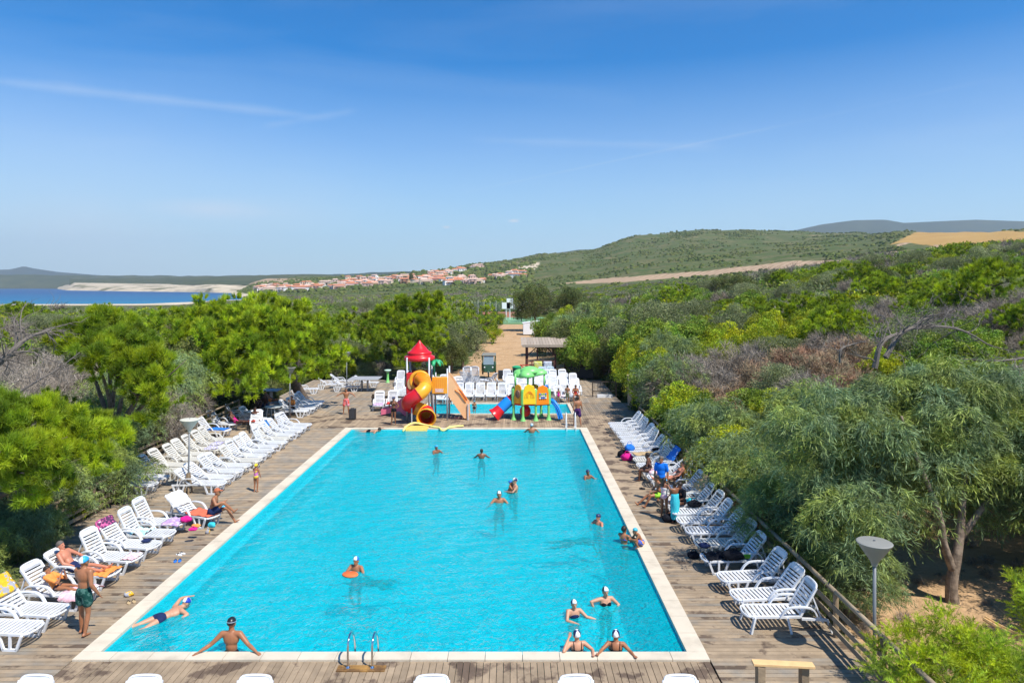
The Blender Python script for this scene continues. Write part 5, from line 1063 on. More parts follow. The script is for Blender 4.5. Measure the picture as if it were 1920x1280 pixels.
def body_parts(d, female, child, fingers):
    q = {k_: Vector(v) for k_, v in d.items()}
    b = MB(); wsc = .92 if female else 1.0; 
    up = (q['neck']-q['pelvis']).normalized(); rt = (q['shR']-q['shL']).normalized(); fw = up.cross(rt).normalized(); rt = fw.cross(up).normalized()
    R = Matrix((rt, -fw, up)).transposed(); 
    if R.determinant() < 0: R = Matrix((rt, fw, up)).transposed()
    pv, ch, nk = q['pelvis'], q['chest'], q['neck']; mid = (pv+ch)/2
    b.ell(ch+up*.02, (.178*wsc, .112, .175), R, 14, 10); b.ell(mid, (.125*wsc if not child else .12, .095, .17), R, 14, 10); b.ell(pv, (.155, .115, .13), R, 14, 10)
    b.ell(ch+up*.095, (.175*wsc, .082, .085), R, 12, 8)
    if female and not child:
        for s in (-1, 1): b.ell(ch+rt*s*.075-fw*0+R @ Vector((0, -.085, .0)), (.06, .055, .06), R, 10, 7)
    b.cap(nk-up*.05, .06, q['head']-Vector(q['hup']).normalized()*.09, .058)
    for s in 'LR':
        sh, el, wr = q['sh'+s], q['el'+s], q['wr'+s]; hp, kn, an = q['hp'+s], q['kn'+s], q['an'+s]
        b.cap(nk-up*.05, .055, sh, .063*wsc); b.cap(sh, .063*wsc, sh.lerp(el, .5), .054*wsc); b.cap(sh.lerp(el, .5), .054*wsc, el, .043*wsc)
        b.cap(el, .043*wsc, el.lerp(wr, .35), .046*wsc); b.cap(el.lerp(wr, .35), .046*wsc, wr, .028)
        b.cap(hp, .088, hp.lerp(kn, .5), .076); b.cap(hp.lerp(kn, .5), .076, kn, .053); b.cap(kn, .053, kn.lerp(an, .35), .055); b.cap(kn.lerp(an, .35), .055, an, .035)
        # hand: palm, four fingers, thumb
        hd = (wr-el).normalized(); sd = hd.cross(Vector((0, 0, 1)))
        sd = sd.normalized() if sd.length > .05 else rt.copy()
        hd2 = (hd*.9+Vector(d.get('handdir', (0, 0, 0)))).normalized(); pn = hd2.cross(sd).normalized()
        pc = wr+hd2*.05; b.ell(pc, (.036, .05, .017), Matrix((sd, hd2, pn)).transposed(), 10, 6)
        if fingers:
            for i, (o, L) in enumerate(((-.027, .068), (-.009, .08), (.009, .076), (.026, .058))):
                a = pc+hd2*.035+sd*o; m_ = a+hd2*L*.55+sd*o*.35; e_ = m_+(hd2*.8-pn*.45).normalized()*L*.5
                b.cap(a, .0105, m_, .0098, 7); b.cap(m_, .0098, e_, .0085, 7)
            a = pc-sd*.03*(1 if s == 'L' else -1); b.cap(a, .0125, a-sd*.02*(1 if s == 'L' else -1)+hd2*.045, .010, 7)
        else: b.cap(pc+hd2*.03, .022, pc+hd2*.10, .014, 8)
        # foot
        ld_ = (an-kn).normalized(); tv = Vector((0, -1, 0)); fwd = tv-ld_*tv.dot(ld_)
        if abs(ld_.z) < .6: fwd = Vector((0, 0, 1))*.5+ld_*.5 if d['pelvis'][2] > 0 else ld_
        fwd = fwd.normalized(); hl = an+ld_*.035
        b.cap(hl-fwd*.035, .034, hl+fwd*.07, .03); b.cap(hl+fwd*.07, .032, hl+fwd*.155, .022)
    # head
    hu = Vector(q['hup']).normalized(); fc = q['face']; fc = (fc-hu*fc.dot(hu)).normalized(); hr = fc.cross(hu).normalized()
    H = Matrix((hr, -fc, hu)).transposed(); hc = q['head']-hu*.03; k = 1.2 if child else 1.07
    def hp_(x, y, z): return hc+H @ Vector((x*k, y*k, z*k))
    b.ell(hp_(0, .01, .035), (.077*k, .095*k, .088*k), H, 16, 12); b.ell(hp_(0, -.022, -.045), (.057*k, .062*k, .068*k), H, 12, 9)
    b.cap(hp_(0, -.088, .01), .010*k, hp_(0, -.107, -.022), .015*k, 7)
    for s in (-1, 1): b.ell(hp_(s*.078, .012, -.005), (.012*k, .022*k, .032*k), H, 8, 6); 
    b.ell(hp_(0, -.068, -.09), (.026*k, .022*k, .02*k), H, 8, 6)
    return b, q, R, H, hp_, k, up
def garment(q, R, up, kind, female, grow=.014):
    b = MB(); g = grow; rt = (q['shR']-q['shL']).normalized()
    if kind in ('shorts', 'longshorts', 'brief'):
        b.ell(q['pelvis']+up*.01, (.155+g, .115+g, .125+g), R, 14, 10)
        f = {'shorts': .45, 'longshorts': .72, 'brief': .10}[kind]; gg = g+(.016 if kind != 'brief' else .0)
        for s in 'LR': b.cap(q['hp'+s], .090+g, q['hp'+s].lerp(q['kn'+s], f), (.088-.02*f)+gg)
    elif kind == 'bikini_top':
        for s in (-1, 1): b.ell(q['chest']+rt*s*.075+R @ Vector((0, -.085, 0)), (.066, .062, .062), R, 10, 7)
        pts = [q['chest']+R @ Vector((.162*math.cos(a)*.96, .108*math.sin(a), 0)) for a in [i*math.pi/8 for i in range(17)]]
        for a, c in zip(pts[:-1], pts[1:]): b.cap(a, .016, c, .016, 6)
        for s in (-1, 1):
            sp = [q['chest']+R @ Vector((s*.08, .103, .0)), q['chest']+R @ Vector((s*.09, .095, .10)), q['chest']+R @ Vector((s*.095, .03, .175)), q['chest']+R @ Vector((s*.09, -.07, .10))]
            for a, c in zip(sp[:-1], sp[1:]): b.cap(a, .014, c, .014, 6)
    elif kind == 'onepiece':
        b.ell(q['pelvis'], (.155+g, .115+g, .12+g), R, 14, 10); b.ell((q['pelvis']+q['chest'])/2, (.128+g, .095+g, .17), R, 14, 10); b.ell(q['chest'], (.155+g, .105+g, .13), R, 14, 10)
        for s in (-1, 1): b.cap(q['chest']+rt*s*.09+up*.06, .03, q['chest']+rt*s*.10+up*.165, .02, 7)
    elif kind == 'shirt':
        b.ell(q['chest']+up*.02, (.17+g, .115+g, .175+g), R, 14, 10); b.ell((q['pelvis']+q['chest'])/2, (.145+g, .11+g, .19), R, 14, 10); b.ell(q['pelvis']+up*.02, (.16+g, .12+g, .12), R, 14, 10)
        for s in 'LR': b.cap(q['neck']-up*.07, .055+g, q['sh'+s], .062+g); b.cap(q['sh'+s], .062+g, q['sh'+s].lerp(q['el'+s], .75), .056+g)
    return b
def person(loc, rz, pose, label, H=1.72, skin='tan', female=False, child=False, wear=(), cap=None, cap2=None, hair='dark', vox=None, group=None, over=None, z=0, long_hair=False, hat=False, extra=None):
    d = dict(POSE[pose] if isinstance(pose, str) else pose)
    if over: d.update(over)
    dist = Vector(loc).length; vox = vox or max(.0115, min(.034, dist*.00092)); fine = dist < 19
    S = H/1.75; e = empty('person', (loc[0], loc[1], z), rz, label=label, cat='person', group=group); e.scale = (S,)*3
    b, q, R, Hm, hp_, k, up = body_parts(d, female, child, fine)
    def rm(o, v, it=3):
        m = o.modifiers.new('remesh', 'REMESH'); m.mode = 'VOXEL'; m.voxel_size = v/1; m.use_smooth_shade = True
        s_ = o.modifiers.new('smooth', 'SMOOTH'); s_.factor = .5; s_.iterations = it
    o = b.obj('body', SK[skin], e); rm(o, vox, 2)
    for kd, cm in wear:
        g = garment(q, R, up, kd, female).obj({'shirt': 'shirt', 'bikini_top': 'bikini_top', 'onepiece': 'swimsuit', 'brief': 'swim_brief'}.get(kd, 'swim_shorts'), CLO[cm], e); rm(g, max(vox, .014), 2)
    # face
    if dist < 45:
        for s in (-1, 1): MB().ell(hp_(s*.03, -.083, .012), (.011*k, .007*k, .006*k), Hm, 8, 5).obj('eye', MEYE, e)
        MB().ell(hp_(0, -.084, -.052), (.022*k, .009*k, .006*k), Hm, 8, 5).obj('mouth', MLIP, e)
    T1 = Matrix.Rotation(D(-28), 3, 'X')
    if cap:
        cb = MB(); n0 = 16
        RR = Hm @ Matrix.Rotation(D(-16), 3, 'X'); 
        cb.ell(hp_(0, .012, .045), (.086*k, .104*k, .094*k), RR, n0, 9, -.12)
        if cap2:   # coloured side panels
            cb.m = []; cb.mi = 0
            for i in range(9):
                for kk in range(n0):
                    cb.m.append(1 if (abs(((kk+.5) % n0)-n0*.25) > n0*.11 and abs(((kk+.5) % n0)-n0*.75) > n0*.11) else 0)
            cb.m.append(0)
            cb.obj('swim_cap', [CAPM[cap], CAPM[cap2]], e, smooth=True)
        else: cb.obj('swim_cap' if not hat else 'cap', CAPM[cap], e, smooth=True)
        if hat: MB().ell(hp_(0, -.11, .055), (.075*k, .07*k, .012), Hm, 12, 4).obj('cap_peak', CAPM[cap], e, smooth=True)
    else:
        hb = MB(); hb.ell(hp_(0, .016, .042), (.086*k, .104*k, .095*k), Hm @ Matrix.Rotation(D(-28), 3, 'X'), 14, 8, -.30)
        if long_hair: hb.cap(hp_(0, .075, 0), .06, hp_(0, .10, -.13), .045); hb.cap(hp_(0, .10, -.13), .045, hp_(0, .10, -.22), .02)
        h = hb.obj('hair', MHAIR if hair == 'dark' else MHAIRG, e, smooth=True)
        if long_hair: rm(h, .018, 2)
    if extra: extra(e, q, R, up, hp_, rm)
    return e
def wpos(px, py, z=WZ): return G(px, py, z)
def inpool(px, py_wl, pose, label, deep=1.14, **k):
    """py_wl: picture row where the body meets the water; deep: height on the body (at 1.75 m) of the water line"""
    p = wpos(px, py_wl); H = k.get('H', 1.72); deep = deep+.07 if deep else -.12
    return person(p, k.pop('rz', 0), pose, label, z=WZ-deep*H/1.75, **k)
PI = math.pi
# --- in the pool
def goggles(e, q, R, up, hp_, rm): MB().tube([hp_(.087*math.cos(a), .012+.104*math.sin(a), .05+.02*math.sin(a)) for a in [i*PI/8 for i in range(17)]], .006, 5).obj('goggle_strap', CAPM['grey'], e, smooth=True)
person((( 433-960)/F*15.05, PY0+.17, 0), PI, 'edge_spread', 'tanned man with black swim cap, arms spread along the near pool edge', 1.80, 'tan', wear=[('brief', 'black')], cap='black', z=-1.08, extra=goggles)
for px, pose, lab, c1, c2 in ((1082, 'edge_face', 'woman in white and dark cap at the near pool edge, hand at her face', 'white', 'navy'), (1155, 'edge_rest', 'woman with thin black bikini straps resting both arms on the near pool edge', 'white', 'navy')):
    person(((px-960)/F*15.05, PY0+.16, 0), PI+(.15 if px < 1100 else -.12), pose, lab, 1.62, 'pale' if px < 1100 else 'tan', True, wear=[('bikini_top', 'black'), ('brief', 'black')], cap=c1, cap2=c2, z=-1.16)
sw = inpool(300, 1160, 'swim', 'front crawl swimmer in blue and white cap at the left side of the pool', 0, H=1.72, rz=2.52, skin='pale', wear=[('brief', 'navy')], cap='white', cap2='royal')
def floatboard(e, q, R, up, hp_, rm): MB().lathe([(0, -.03), (.24, -.03), (.26, 0), (.24, .03), (0, .03)], (.02, -.40, 1.315), 18, sy=.75).obj('orange_float', mk('orange_float', (.85, .16, .04), .6), e, smooth=True)
inpool(668, 1068, 'float2', 'swimmer in blue and white cap leaning on an orange float', 1.22, H=1.60, rz=-.3, skin='tan', wear=[('shorts', 'navy')], cap='white', cap2='blue', extra=floatboard)
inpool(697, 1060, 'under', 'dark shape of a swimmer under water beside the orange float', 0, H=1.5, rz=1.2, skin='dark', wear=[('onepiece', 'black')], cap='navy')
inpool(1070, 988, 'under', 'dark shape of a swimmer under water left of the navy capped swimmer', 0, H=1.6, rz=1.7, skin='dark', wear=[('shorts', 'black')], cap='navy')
inpool(818, 849, 'float2', 'small swimmer with blue cap at the far left of the pool', 1.2, H=1.55, rz=.6, skin='brown', wear=[('shorts', 'navy')], cap='sky')
inpool(903, 859, 'float', 'boy seen from behind with dark hair, far centre of the pool', 1.12, H=1.5, rz=PI, skin='brown', wear=[('shorts', 'navy')])
inpool(966, 922, 'hold', 'adult in white and navy cap holding a child in the middle of the pool', 1.06, H=1.68, rz=-1.2, skin='pale', female=True, wear=[('bikini_top', 'black'), ('brief', 'black')], cap='white', cap2='navy')
inpool(957, 921, 'hold', 'child in blue cap held by the adult in the middle of the pool', .98, H=1.15, rz=1.4, skin='tan', child=True, wear=[('shorts', 'black')], cap='blue')
inpool(936, 941, 'float', 'man in white and black cap with arms spread, centre of the pool', 1.22, H=1.75, rz=.05, skin='tan', wear=[('shorts', 'black')], cap='white', cap2='black')
inpool(1102, 897, 'float2', 'boy with navy cap stretching an arm by the right side of the pool', 1.18, H=1.4, rz=.4, skin='brown', child=True, wear=[('shorts', 'black')], cap='navy')
inpool(1122, 982, 'float2', 'swimmer with navy cap facing left near the right side of the pool', 1.25, H=1.55, rz=-.9, skin='rosy', wear=[('shorts', 'navy')], cap='navy')
inpool(1170, 1018, 'hold', 'dark haired woman standing in the water at the right wall with her back turned', 1.05, H=1.62, rz=2.4, skin='tan', female=True, wear=[('bikini_top', 'bluestripe'), ('brief', 'bluestripe')], long_hair=False)
inpool(1135, 1132, 'capfix', 'woman in white and black cap with hand on hip, lower right of the pool', 1.17, H=1.64, rz=.25, skin='pale', female=True, wear=[('bikini_top', 'black'), ('brief', 'black')], cap='white', cap2='black')
inpool(1076, 1156, 'float2', 'boy in white and navy cap left of the woman, lower right of the pool', 1.14, H=1.5, rz=.2, skin='pale', wear=[('onepiece', 'navy')], cap='white', cap2='navy')
inpool(692, 809, 'swim', 'pale swimmer at the far left corner of the pool', 0, H=1.6, rz=1.4, skin='pale', wear=[('brief', 'black')])
inpool(997, 811, 'float', 'man in grey cap at the far edge of the pool below the play house', 1.12, H=1.75, rz=PI, skin='tan', wear=[('shorts', 'navy')], cap='grey')
p = G(890, 770, -.1); person((p.x, 44.1), .2, 'stand', 'small child in blue cap standing in the paddling pool', 1.0, 'tan', child=True, wear=[('brief', 'black')], cap='teal', z=-.35)
# --- on the deck
person(tuple(G(157, 1190)), PI-.25, 'phone', 'man in dark green swim shorts and striped cap standing at left, hand at his ear', 1.86, 'tan', wear=[('shorts', 'green_print')], cap='white', cap2='sky')
l = NL[3]; person((l.location.x-.16, l.location.y, 0), PI/2-.08, 'lie', 'grey haired man reclining on a lounger behind the striped cap man', 1.72, 'rosy', wear=[('shorts', 'navy')], hair='grey', over=dict(elR=(.36, .2, .68), wrR=(.26, .02, .66)))
l = NL[2]; person((l.location.x+.05, l.location.y, 0), PI/2-.1, 'lie', 'child in orange lying on a lounger beside the railing', 1.25, 'tan', child=True, wear=[('shirt', 'orange'), ('brief', 'dkprint')], z=.1, over=dict(elR=(.2, -.1, .7), wrR=(.1, -.12, .95), elL=(-.2, -.1, .7), wrL=(-.08, -.12, .95)))
person((-9.95, 22.82), PI/2+.15, 'sit_cross', 'man in rust cap and dark trunks sitting on a lounger end, legs crossed', 1.74, 'tan', wear=[('shorts', 'navy')], cap='rust', hat=True)
person(tuple(G(480, 922)), PI-.3, 'handup', 'little girl in yellow cap and pink yellow swimsuit standing on the left deck', 1.12, 'tan', child=True, female=True, wear=[('onepiece', 'yellow')], cap='yellow')
person(tuple(G(649, 777)), .1, 'arms_out', 'dancing man in patterned red trunks with arms held out, beside the loudspeaker', 1.72, 'tan', wear=[('longshorts', 'orange_print')], hair='grey')
person((-6.85, 39.5, 0), -.3, 'hip', 'woman in black bikini standing beside the spiral slide', 1.66, 'brown', female=True, wear=[('bikini_top', 'black'), ('brief', 'black')], cap='navy', hat=True)
person(tuple(G(1083, 799)), PI+.2, 'stride', 'man in dark purple swim shorts walking away beside the far pool ladder', 1.76, 'tan', wear=[('longshorts', 'purple')])
person(tuple(G(1047, 757)), .2, 'stand', 'little girl in pink swimsuit standing behind the paddling pool', 1.08, 'tan', child=True, female=True, wear=[('onepiece', 'pink')])
person(tuple(G(1064, 756)), PI-.2, 'stand', 'child in pale print shorts with back turned beside the girl in pink', 1.28, 'tan', child=True, wear=[('longshorts', 'khaki')])
person(((1080-960)/F*47.2, 47.6), .1, 'sit', 'woman in red swimsuit seated on a white lounger behind the paddling pool', 1.62, 'tan', female=True, wear=[('onepiece', 'red')])
person((.95+.40, 41.3-.05), .4, 'stand', 'child in white shirt standing inside the green play house', .98, 'tan', child=True, wear=[('shirt', 'white'), ('shorts', 'khaki')], z=1.02)
person((5.65, 28.1), -PI/2-.35, 'sit', 'woman in dark bikini seated on the foot of a lounger, knees apart', 1.62, 'dark', female=True, wear=[('bikini_top', 'dkprint'), ('onepiece', 'dkprint')])
person((5.55, 25.4), -.45, 'stand', 'grey haired man in bright blue shirt standing among the right loungers', 1.74, 'tan', wear=[('shirt', 'blue'), ('longshorts', 'khaki')], hair='grey')
person((5.35, 24.85), -PI/2+.1, 'sit', 'seated person with a leg stretched towards the pool beside the man in blue', 1.6, 'tan', wear=[('shorts', 'green')], over=dict(anL=(-.2, -.80, .06), knL=(-.18, -.42, .40), anR=(.16, -.62, .08)))
person((5.25, 23.55), 2.5, 'hip', 'girl in pink bikini with dark hair standing beside the turquoise towel', 1.45, 'brown', female=True, child=False, wear=[('onepiece', 'pinkprint')], long_hair=True)
def wrap(e, q, R, up, hp_, rm):
    b = MB(); b.lathe([(.17, .16), (.18, .35), (.175, .5), (.19, .7), (.20, .88), (.165, 1.05), (.17, 1.2), (.14, 1.22), (.12, 1.0)], (0, 0, 0), 26, sy=.78)
    for i, v in enumerate(b.v): a = math.atan2(v[1], v[0]); s = 1+.13*math.sin(4*a+v[2]*4)*(1.3-v[2])+.06*math.sin(9*a+v[2]*2); b.v[i] = (v[0]*s, v[1]*s, v[2])
    b.obj('towel_wrap', CLO['teal'], e, smooth=True)
person((5.52, 23.15), PI+.4, 'stand', 'girl wrapped in a long turquoise towel with her back turned', 1.42, 'brown', female=True, extra=wrap, over=dict(elL=(-.15, -.12, 1.15), elR=(.15, -.12, 1.15), wrL=(-.03, -.2, 1.2), wrR=(.03, -.2, 1.2)))
person((5.95, 23.95), -PI/2+.5, 'sit', 'dark haired seated woman leaning forward behind the girls in the right row', 1.62, 'dark', female=True, wear=[('shirt', 'black'), ('brief', 'black')])
person((6.35, 26.95), -PI/2, 'lie', 'person lying on a lounger in front of the gold towel', 1.65, 'rosy', female=True, wear=[('onepiece', 'dkprint')], hair='dark')
person((PX1+.12, 20.95), -1.35, 'crouch', 'boy in teal cap sitting on the right pool edge', 1.15, 'tan', child=True, wear=[('shorts', 'bluestripe')], cap='teal', z=.03)
# --- in the shade at left
for (px, py), rz, pose, lab, sk_, kw in [((478, 802), .5, 'sit', 'person sitting in the shade beside the blue cool box', 'dark', dict(wear=[('shorts', 'black')])),
    ((447, 806), PI/2, 'lie', 'dark haired person lying on a shaded lounger by the blue towel', 'dark', dict(wear=[('onepiece', 'pink')], female=True)),
    ((548, 777), -.4, 'sit', 'person in orange top seated behind the thin lamp post', 'brown', dict(wear=[('shirt', 'orange'), ('shorts', 'black')])),
    ((484, 777), .2, 'sit', 'person in maroon seated at the far round table', 'dark', dict(wear=[('shirt', 'dkprint')])),
    ((497, 773), -.2, 'sit', 'person seated at the right of the far round table', 'dark', dict(wear=[('shorts', 'navy')])),
    ((510, 763), PI/2, 'lie', 'tanned person lying on an orange towel under the pine', 'tan', dict(wear=[('brief', 'orange')]))]:
    person(tuple(G(px, py)), rz, pose, lab, 1.65, sk_, **kw)
# ------------------------------------------------------------------ vegetation
def leafmat(name, c1, c2, trans=.25, sc_=.9):
    trans += .12
    return mk(name, c1, .55, .12, 6, rgb2=c2, sc2=sc_, thr=(.42, .58), trans=trans, spec=.3, objvar=.28)
LM = {'pine': leafmat('pine_needles', (.41, .50, .012), (.22, .34, .018), .2), 'pine2': leafmat('pine_needles_deep', (.10, .17, .015), (.17, .22, .015)),
      'willow': leafmat('acacia_leaf', (.20, .285, .135), (.30, .36, .07), .18), 'shrub': leafmat('shrub_leaf', (.16, .29, .03), (.30, .37, .04), .18),
      'yellow': leafmat('yellow_green_leaf', (.46, .46, .010), (.27, .38, .02), .18), 'olive': leafmat('olive_leaf', (.29, .31, .15), (.20, .24, .09)), 'dark': leafmat('dark_leaf', (.12, .165, .04), (.19, .20, .055)),
      'twig': mk('dry_twig', (.34, .29, .24), .9, .15, 3, rgb2=(.25, .20, .15), sc2=.5, objvar=.3), 'rust': mk('rusty_twig', (.36, .20, .12), .9, .15, 3, rgb2=(.31, .26, .15), sc2=.5, objvar=.3),
      'feather': leafmat('feathery_leaf', (.54, .62, .02), (.36, .50, .05), .3)}
MBK = mk('bark', (.17, .125, .09), .9, .25, 8, bump=.8, bscale=25, rgb2=(.10, .07, .05), sc2=6); MBG = mk('grey_bark', (.24, .21, .18), .9, .2, 6, bump=.6, bscale=20)
def unit(a): return a/np.maximum(np.linalg.norm(a, axis=-1, keepdims=True), 1e-9)
def crown_mesh(name, lobes, n, L, Wd, style, mat, seed, cs=.34, clumps=16, tip=.0):
    cs *= .88; clumps = int(clumps*1.2)
    R = np.random.RandomState(seed); cc = []; cr_ = []; oc = []
    wts = np.array([l[1]**2 for l in lobes]); wts = wts/wts.sum()
    for (c, r), w_ in zip(lobes, wts):
        k = max(3, int(clumps*len(lobes)*w_)); d = R.randn(k, 3); d[:, 2] = d[:, 2]*.8+.35; d = unit(d)
        p = np.array(c)+d*r*R.uniform(.62, 1.0, (k, 1))*np.array([1, 1, .85]); cc.append(p); cr_.append(r*cs*R.uniform(.75, 1.3, k)); oc.append(np.repeat(np.array([c]), k, 0))
    cc = np.concatenate(cc); cr_ = np.concatenate(cr_); oc = np.concatenate(oc); K = len(cc); pw = cr_**2; pw /= pw.sum()
    ctone = R.uniform(.55, 1.3, K)
    if style == 'pine':
        per = 60; T = n//per; ci = R.choice(K, T, p=pw); d = unit(R.randn(T, 3)+np.array([0, 0, .55])+.4*unit(cc[ci]-oc[ci])); tc_ = cc[ci]+d*cr_[ci][:, None]*R.uniform(.72, 1.05, (T, 1))
        base = np.repeat(tc_, per, 0); dd = np.repeat(d, per, 0); tl = np.repeat(R.uniform(.8, 1.15, T), per)
        dr = unit(dd*.8+np.array([0, 0, .5])+R.randn(T*per, 3)*.52); base = base-dr*.04+R.randn(T*per, 3)*.035; N_ = T*per; ci = np.repeat(ci, per); ln = L*R.uniform(.6, 1.1, N_)
    elif style == 'willow':
        per = 13; T = n//per; ci = R.choice(K, T, p=pw); d = unit(R.randn(T, 3)+np.array([0, 0, .25])+.5*unit(cc[ci]-oc[ci])); st = cc[ci]+d*cr_[ci][:, None]*R.uniform(.5, 1.0, (T, 1))
        o2 = unit(np.stack([d[:, 0], d[:, 1], 0*d[:, 0]], -1)+R.randn(T, 3)*.2); sl = R.uniform(.45, .95, T)*L*3.2
        u = np.tile(np.linspace(0, 1, per), T); o2r = np.repeat(o2, per, 0); slr = np.repeat(sl, per)
        base = np.repeat(st, per, 0)+o2r*(slr*u*.75)[:, None]; base[:, 2] += slr*(.35*u-.85*u*u)
        dr = unit(o2r*.55+np.array([0, 0, -.62])+R.randn(T*per, 3)*.48+np.repeat(d, per, 0)*.15); N_ = T*per; ci = np.repeat(ci, per); tl = np.repeat(R.uniform(.75, 1.25, T), per); ln = L*R.uniform(.6, 1.1, N_)
    elif style == 'feather':
        per = 24; T = n//per; ci = R.choice(K, T, p=pw); d = unit(R.randn(T, 3)*.8+np.array([0, 0, .9])); st = cc[ci]+d*cr_[ci][:, None]*R.uniform(.4, 1.0, (T, 1)); sl = R.uniform(.5, 1.1, T)*L*3.5
        u = np.tile(np.linspace(0, 1, per), T); dR = np.repeat(d, per, 0); slr = np.repeat(sl, per); base = np.repeat(st, per, 0)+dR*(slr*u)[:, None]; base[:, 2] -= slr*.35*u*u
        sdv = unit(np.cross(dR, R.randn(T, 3).repeat(per, 0))); sg = np.where(np.arange(T*per) % 2 == 0, 1, -1)[:, None]; dr = unit(dR*.75+sdv*sg*.75+R.randn(T*per, 3)*.25); N_ = T*per; ci = np.repeat(ci, per); tl = np.repeat(R.uniform(.75, 1.25, T), per); ln = L*R.uniform(.6, 1.1, N_)
    elif style == 'twig':
        per = 7; T = n//per; ci = R.choice(K, T, p=pw); d = unit(.8*unit(cc[ci]-oc[ci])+R.randn(T, 3)*.6+np.array([0, 0, .35])); st = cc[ci]+unit(R.randn(T, 3))*cr_[ci][:, None]*R.uniform(0, .9, (T, 1))
        base = np.repeat(st, per, 0); dr = unit(np.repeat(d, per, 0)+R.randn(T*per, 3)*.45); base = base+np.repeat(d, per, 0)*np.tile(np.linspace(0, .5, per), T)[:, None]*L; N_ = T*per; ci = np.repeat(ci, per); tl = np.repeat(R.uniform(.7, 1.3, T), per); ln = L*R.uniform(.4, 1.1, N_)
    else:
        N_ = n; ci = R.choice(K, N_, p=pw); d = unit(R.randn(N_, 3)+np.array([0, 0, .3])); base = cc[ci]+d*cr_[ci][:, None]*R.uniform(.55, 1.08, (N_, 1))**.6; dr = unit(d*.6+R.randn(N_, 3)*.8); tl = R.uniform(.8, 1.2, N_); ln = L*R.uniform(.6, 1.15, N_)
    s = unit(np.cross(dr, R.randn(N_, 3)))*Wd*.5*R.uniform(.7, 1.2, (N_, 1)); end = base+dr*ln[:, None]
    tone = ctone[ci]*tl*R.uniform(.88, 1.12, N_)
    if style in ('pine', 'twig', 'feather'):
        V = np.stack([base-s, base+s, end], 1).reshape(-1, 3); Fq = np.arange(N_*3).reshape(-1, 3)
    else:
        m = base+dr*ln[:, None]*.42; V = np.stack([base, m-s, end, m+s], 1).reshape(-1, 3); Fq = np.arange(N_*4).reshape(-1, 4)
    return np_mesh(name, V, Fq, mat, tone)
def trunk_mesh(h, r, lobes, seed, mat=None, split=.4, nb=6, base=(0, 0, 0)):
    rr = random.Random(seed); b = MB(); base = Vector(base); lb = [Vector(l[0]) for l in lobes]; c = sum(lb, Vector())/len(lb)
    top = base.lerp(c, split); top.z = base.z+h*split
    b.tube(smooth_path([base-Vector((0, 0, .4)), base.lerp(top, .5)+Vector((rr.uniform(-.15, .15), rr.uniform(-.15, .15), 0)), top], 4), [r*1.35, r*1.2, r*1.15, r*1.1, r*1.05, r, r*.95, r*.9, r*.85], 9)
    for l in lb[:nb]:
        m = top.lerp(l, .5)+Vector((rr.uniform(-.25, .25), rr.uniform(-.25, .25), rr.uniform(-.1, .3))); pts = smooth_path([top, m, l], 4); b.tube(pts, [r*.6*(1-.8*i/(len(pts)-1)) for i in range(len(pts))], 6)
        for _ in range(3):
            e2 = l+Vector((rr.uniform(-1, 1), rr.uniform(-1, 1), rr.uniform(-.3, .8)))*.8; b.tube([m.lerp(l, .6), e2], [r*.2, r*.05], 5)
    return b.mesh('trunk', mat or MBK, smooth=True)
def rlobes(R_, h, n, seed, base=.35):
    rr = random.Random(seed); out_ = [((0, 0, h*.62), R_*.72)]
    for i in range(n):
        a = i*2*PI/n+rr.uniform(-.4, .4); q = R_*rr.uniform(.42, .62); out_.append(((math.cos(a)*q, math.sin(a)*q, h*rr.uniform(base, .72)), R_*rr.uniform(.42, .6)))
    return out_
TP = {}
def proto_tree(kind, style, R_, h, n, L, Wd, seeds, nlobe=5, matk=None, cs=.34, clumps=16, bark=None):
    TP[kind] = []
    for sd in seeds:
        lb = rlobes(R_, h, nlobe, sd); TP[kind].append((crown_mesh('crown', lb, n, L, Wd, style, LM[matk or kind], sd, cs, clumps), trunk_mesh(h, R_*.05, lb, sd, bark)))
proto_tree('willow', 'willow', 2.4, 4.4, 32000, .23, .027, (1, 2, 3), 6, cs=.30, clumps=18)
proto_tree('shrub', 'shrub', 2.0, 3.2, 16000, .13, .065, (4, 5, 6), 5, cs=.3, clumps=18)
proto_tree('yellow', 'shrub', 2.0, 3.2, 15000, .13, .05, (7, 8), 5, cs=.28, clumps=18)
proto_tree('pine', 'pine', 2.6, 4.6, 30000, .36, .030, (9, 10, 11), 6, cs=.26, clumps=22)
proto_tree('olive', 'shrub', 2.4, 4.0, 18000, .12, .055, (12, 13), 6, cs=.28, clumps=18)
proto_tree('dark', 'shrub', 2.6, 4.4, 18000, .15, .07, (14, 15), 6, cs=.28, clumps=18)
proto_tree('twig', 'twig', 1.9, 2.6, 12000, .50, .017, (16, 17, 18), 5, cs=.45, clumps=14, bark=MBG)
proto_tree('rust', 'twig', 1.9, 2.6, 13000, .30, .020, (19, 20), 5, cs=.42, clumps=14, bark=MBG)
NM = {'willow': 'acacia_tree', 'shrub': 'green_shrub', 'yellow': 'yellow_shrub', 'pine': 'pine_tree', 'olive': 'olive_tree', 'dark': 'dark_tree', 'twig': 'bare_shrub', 'rust': 'dry_shrub'}
CT_ = {'willow': 'tree', 'shrub': 'shrub', 'yellow': 'shrub', 'pine': 'pine tree', 'olive': 'tree', 'dark': 'tree', 'twig': 'shrub', 'rust': 'shrub'}
tr_ = random.Random(21)
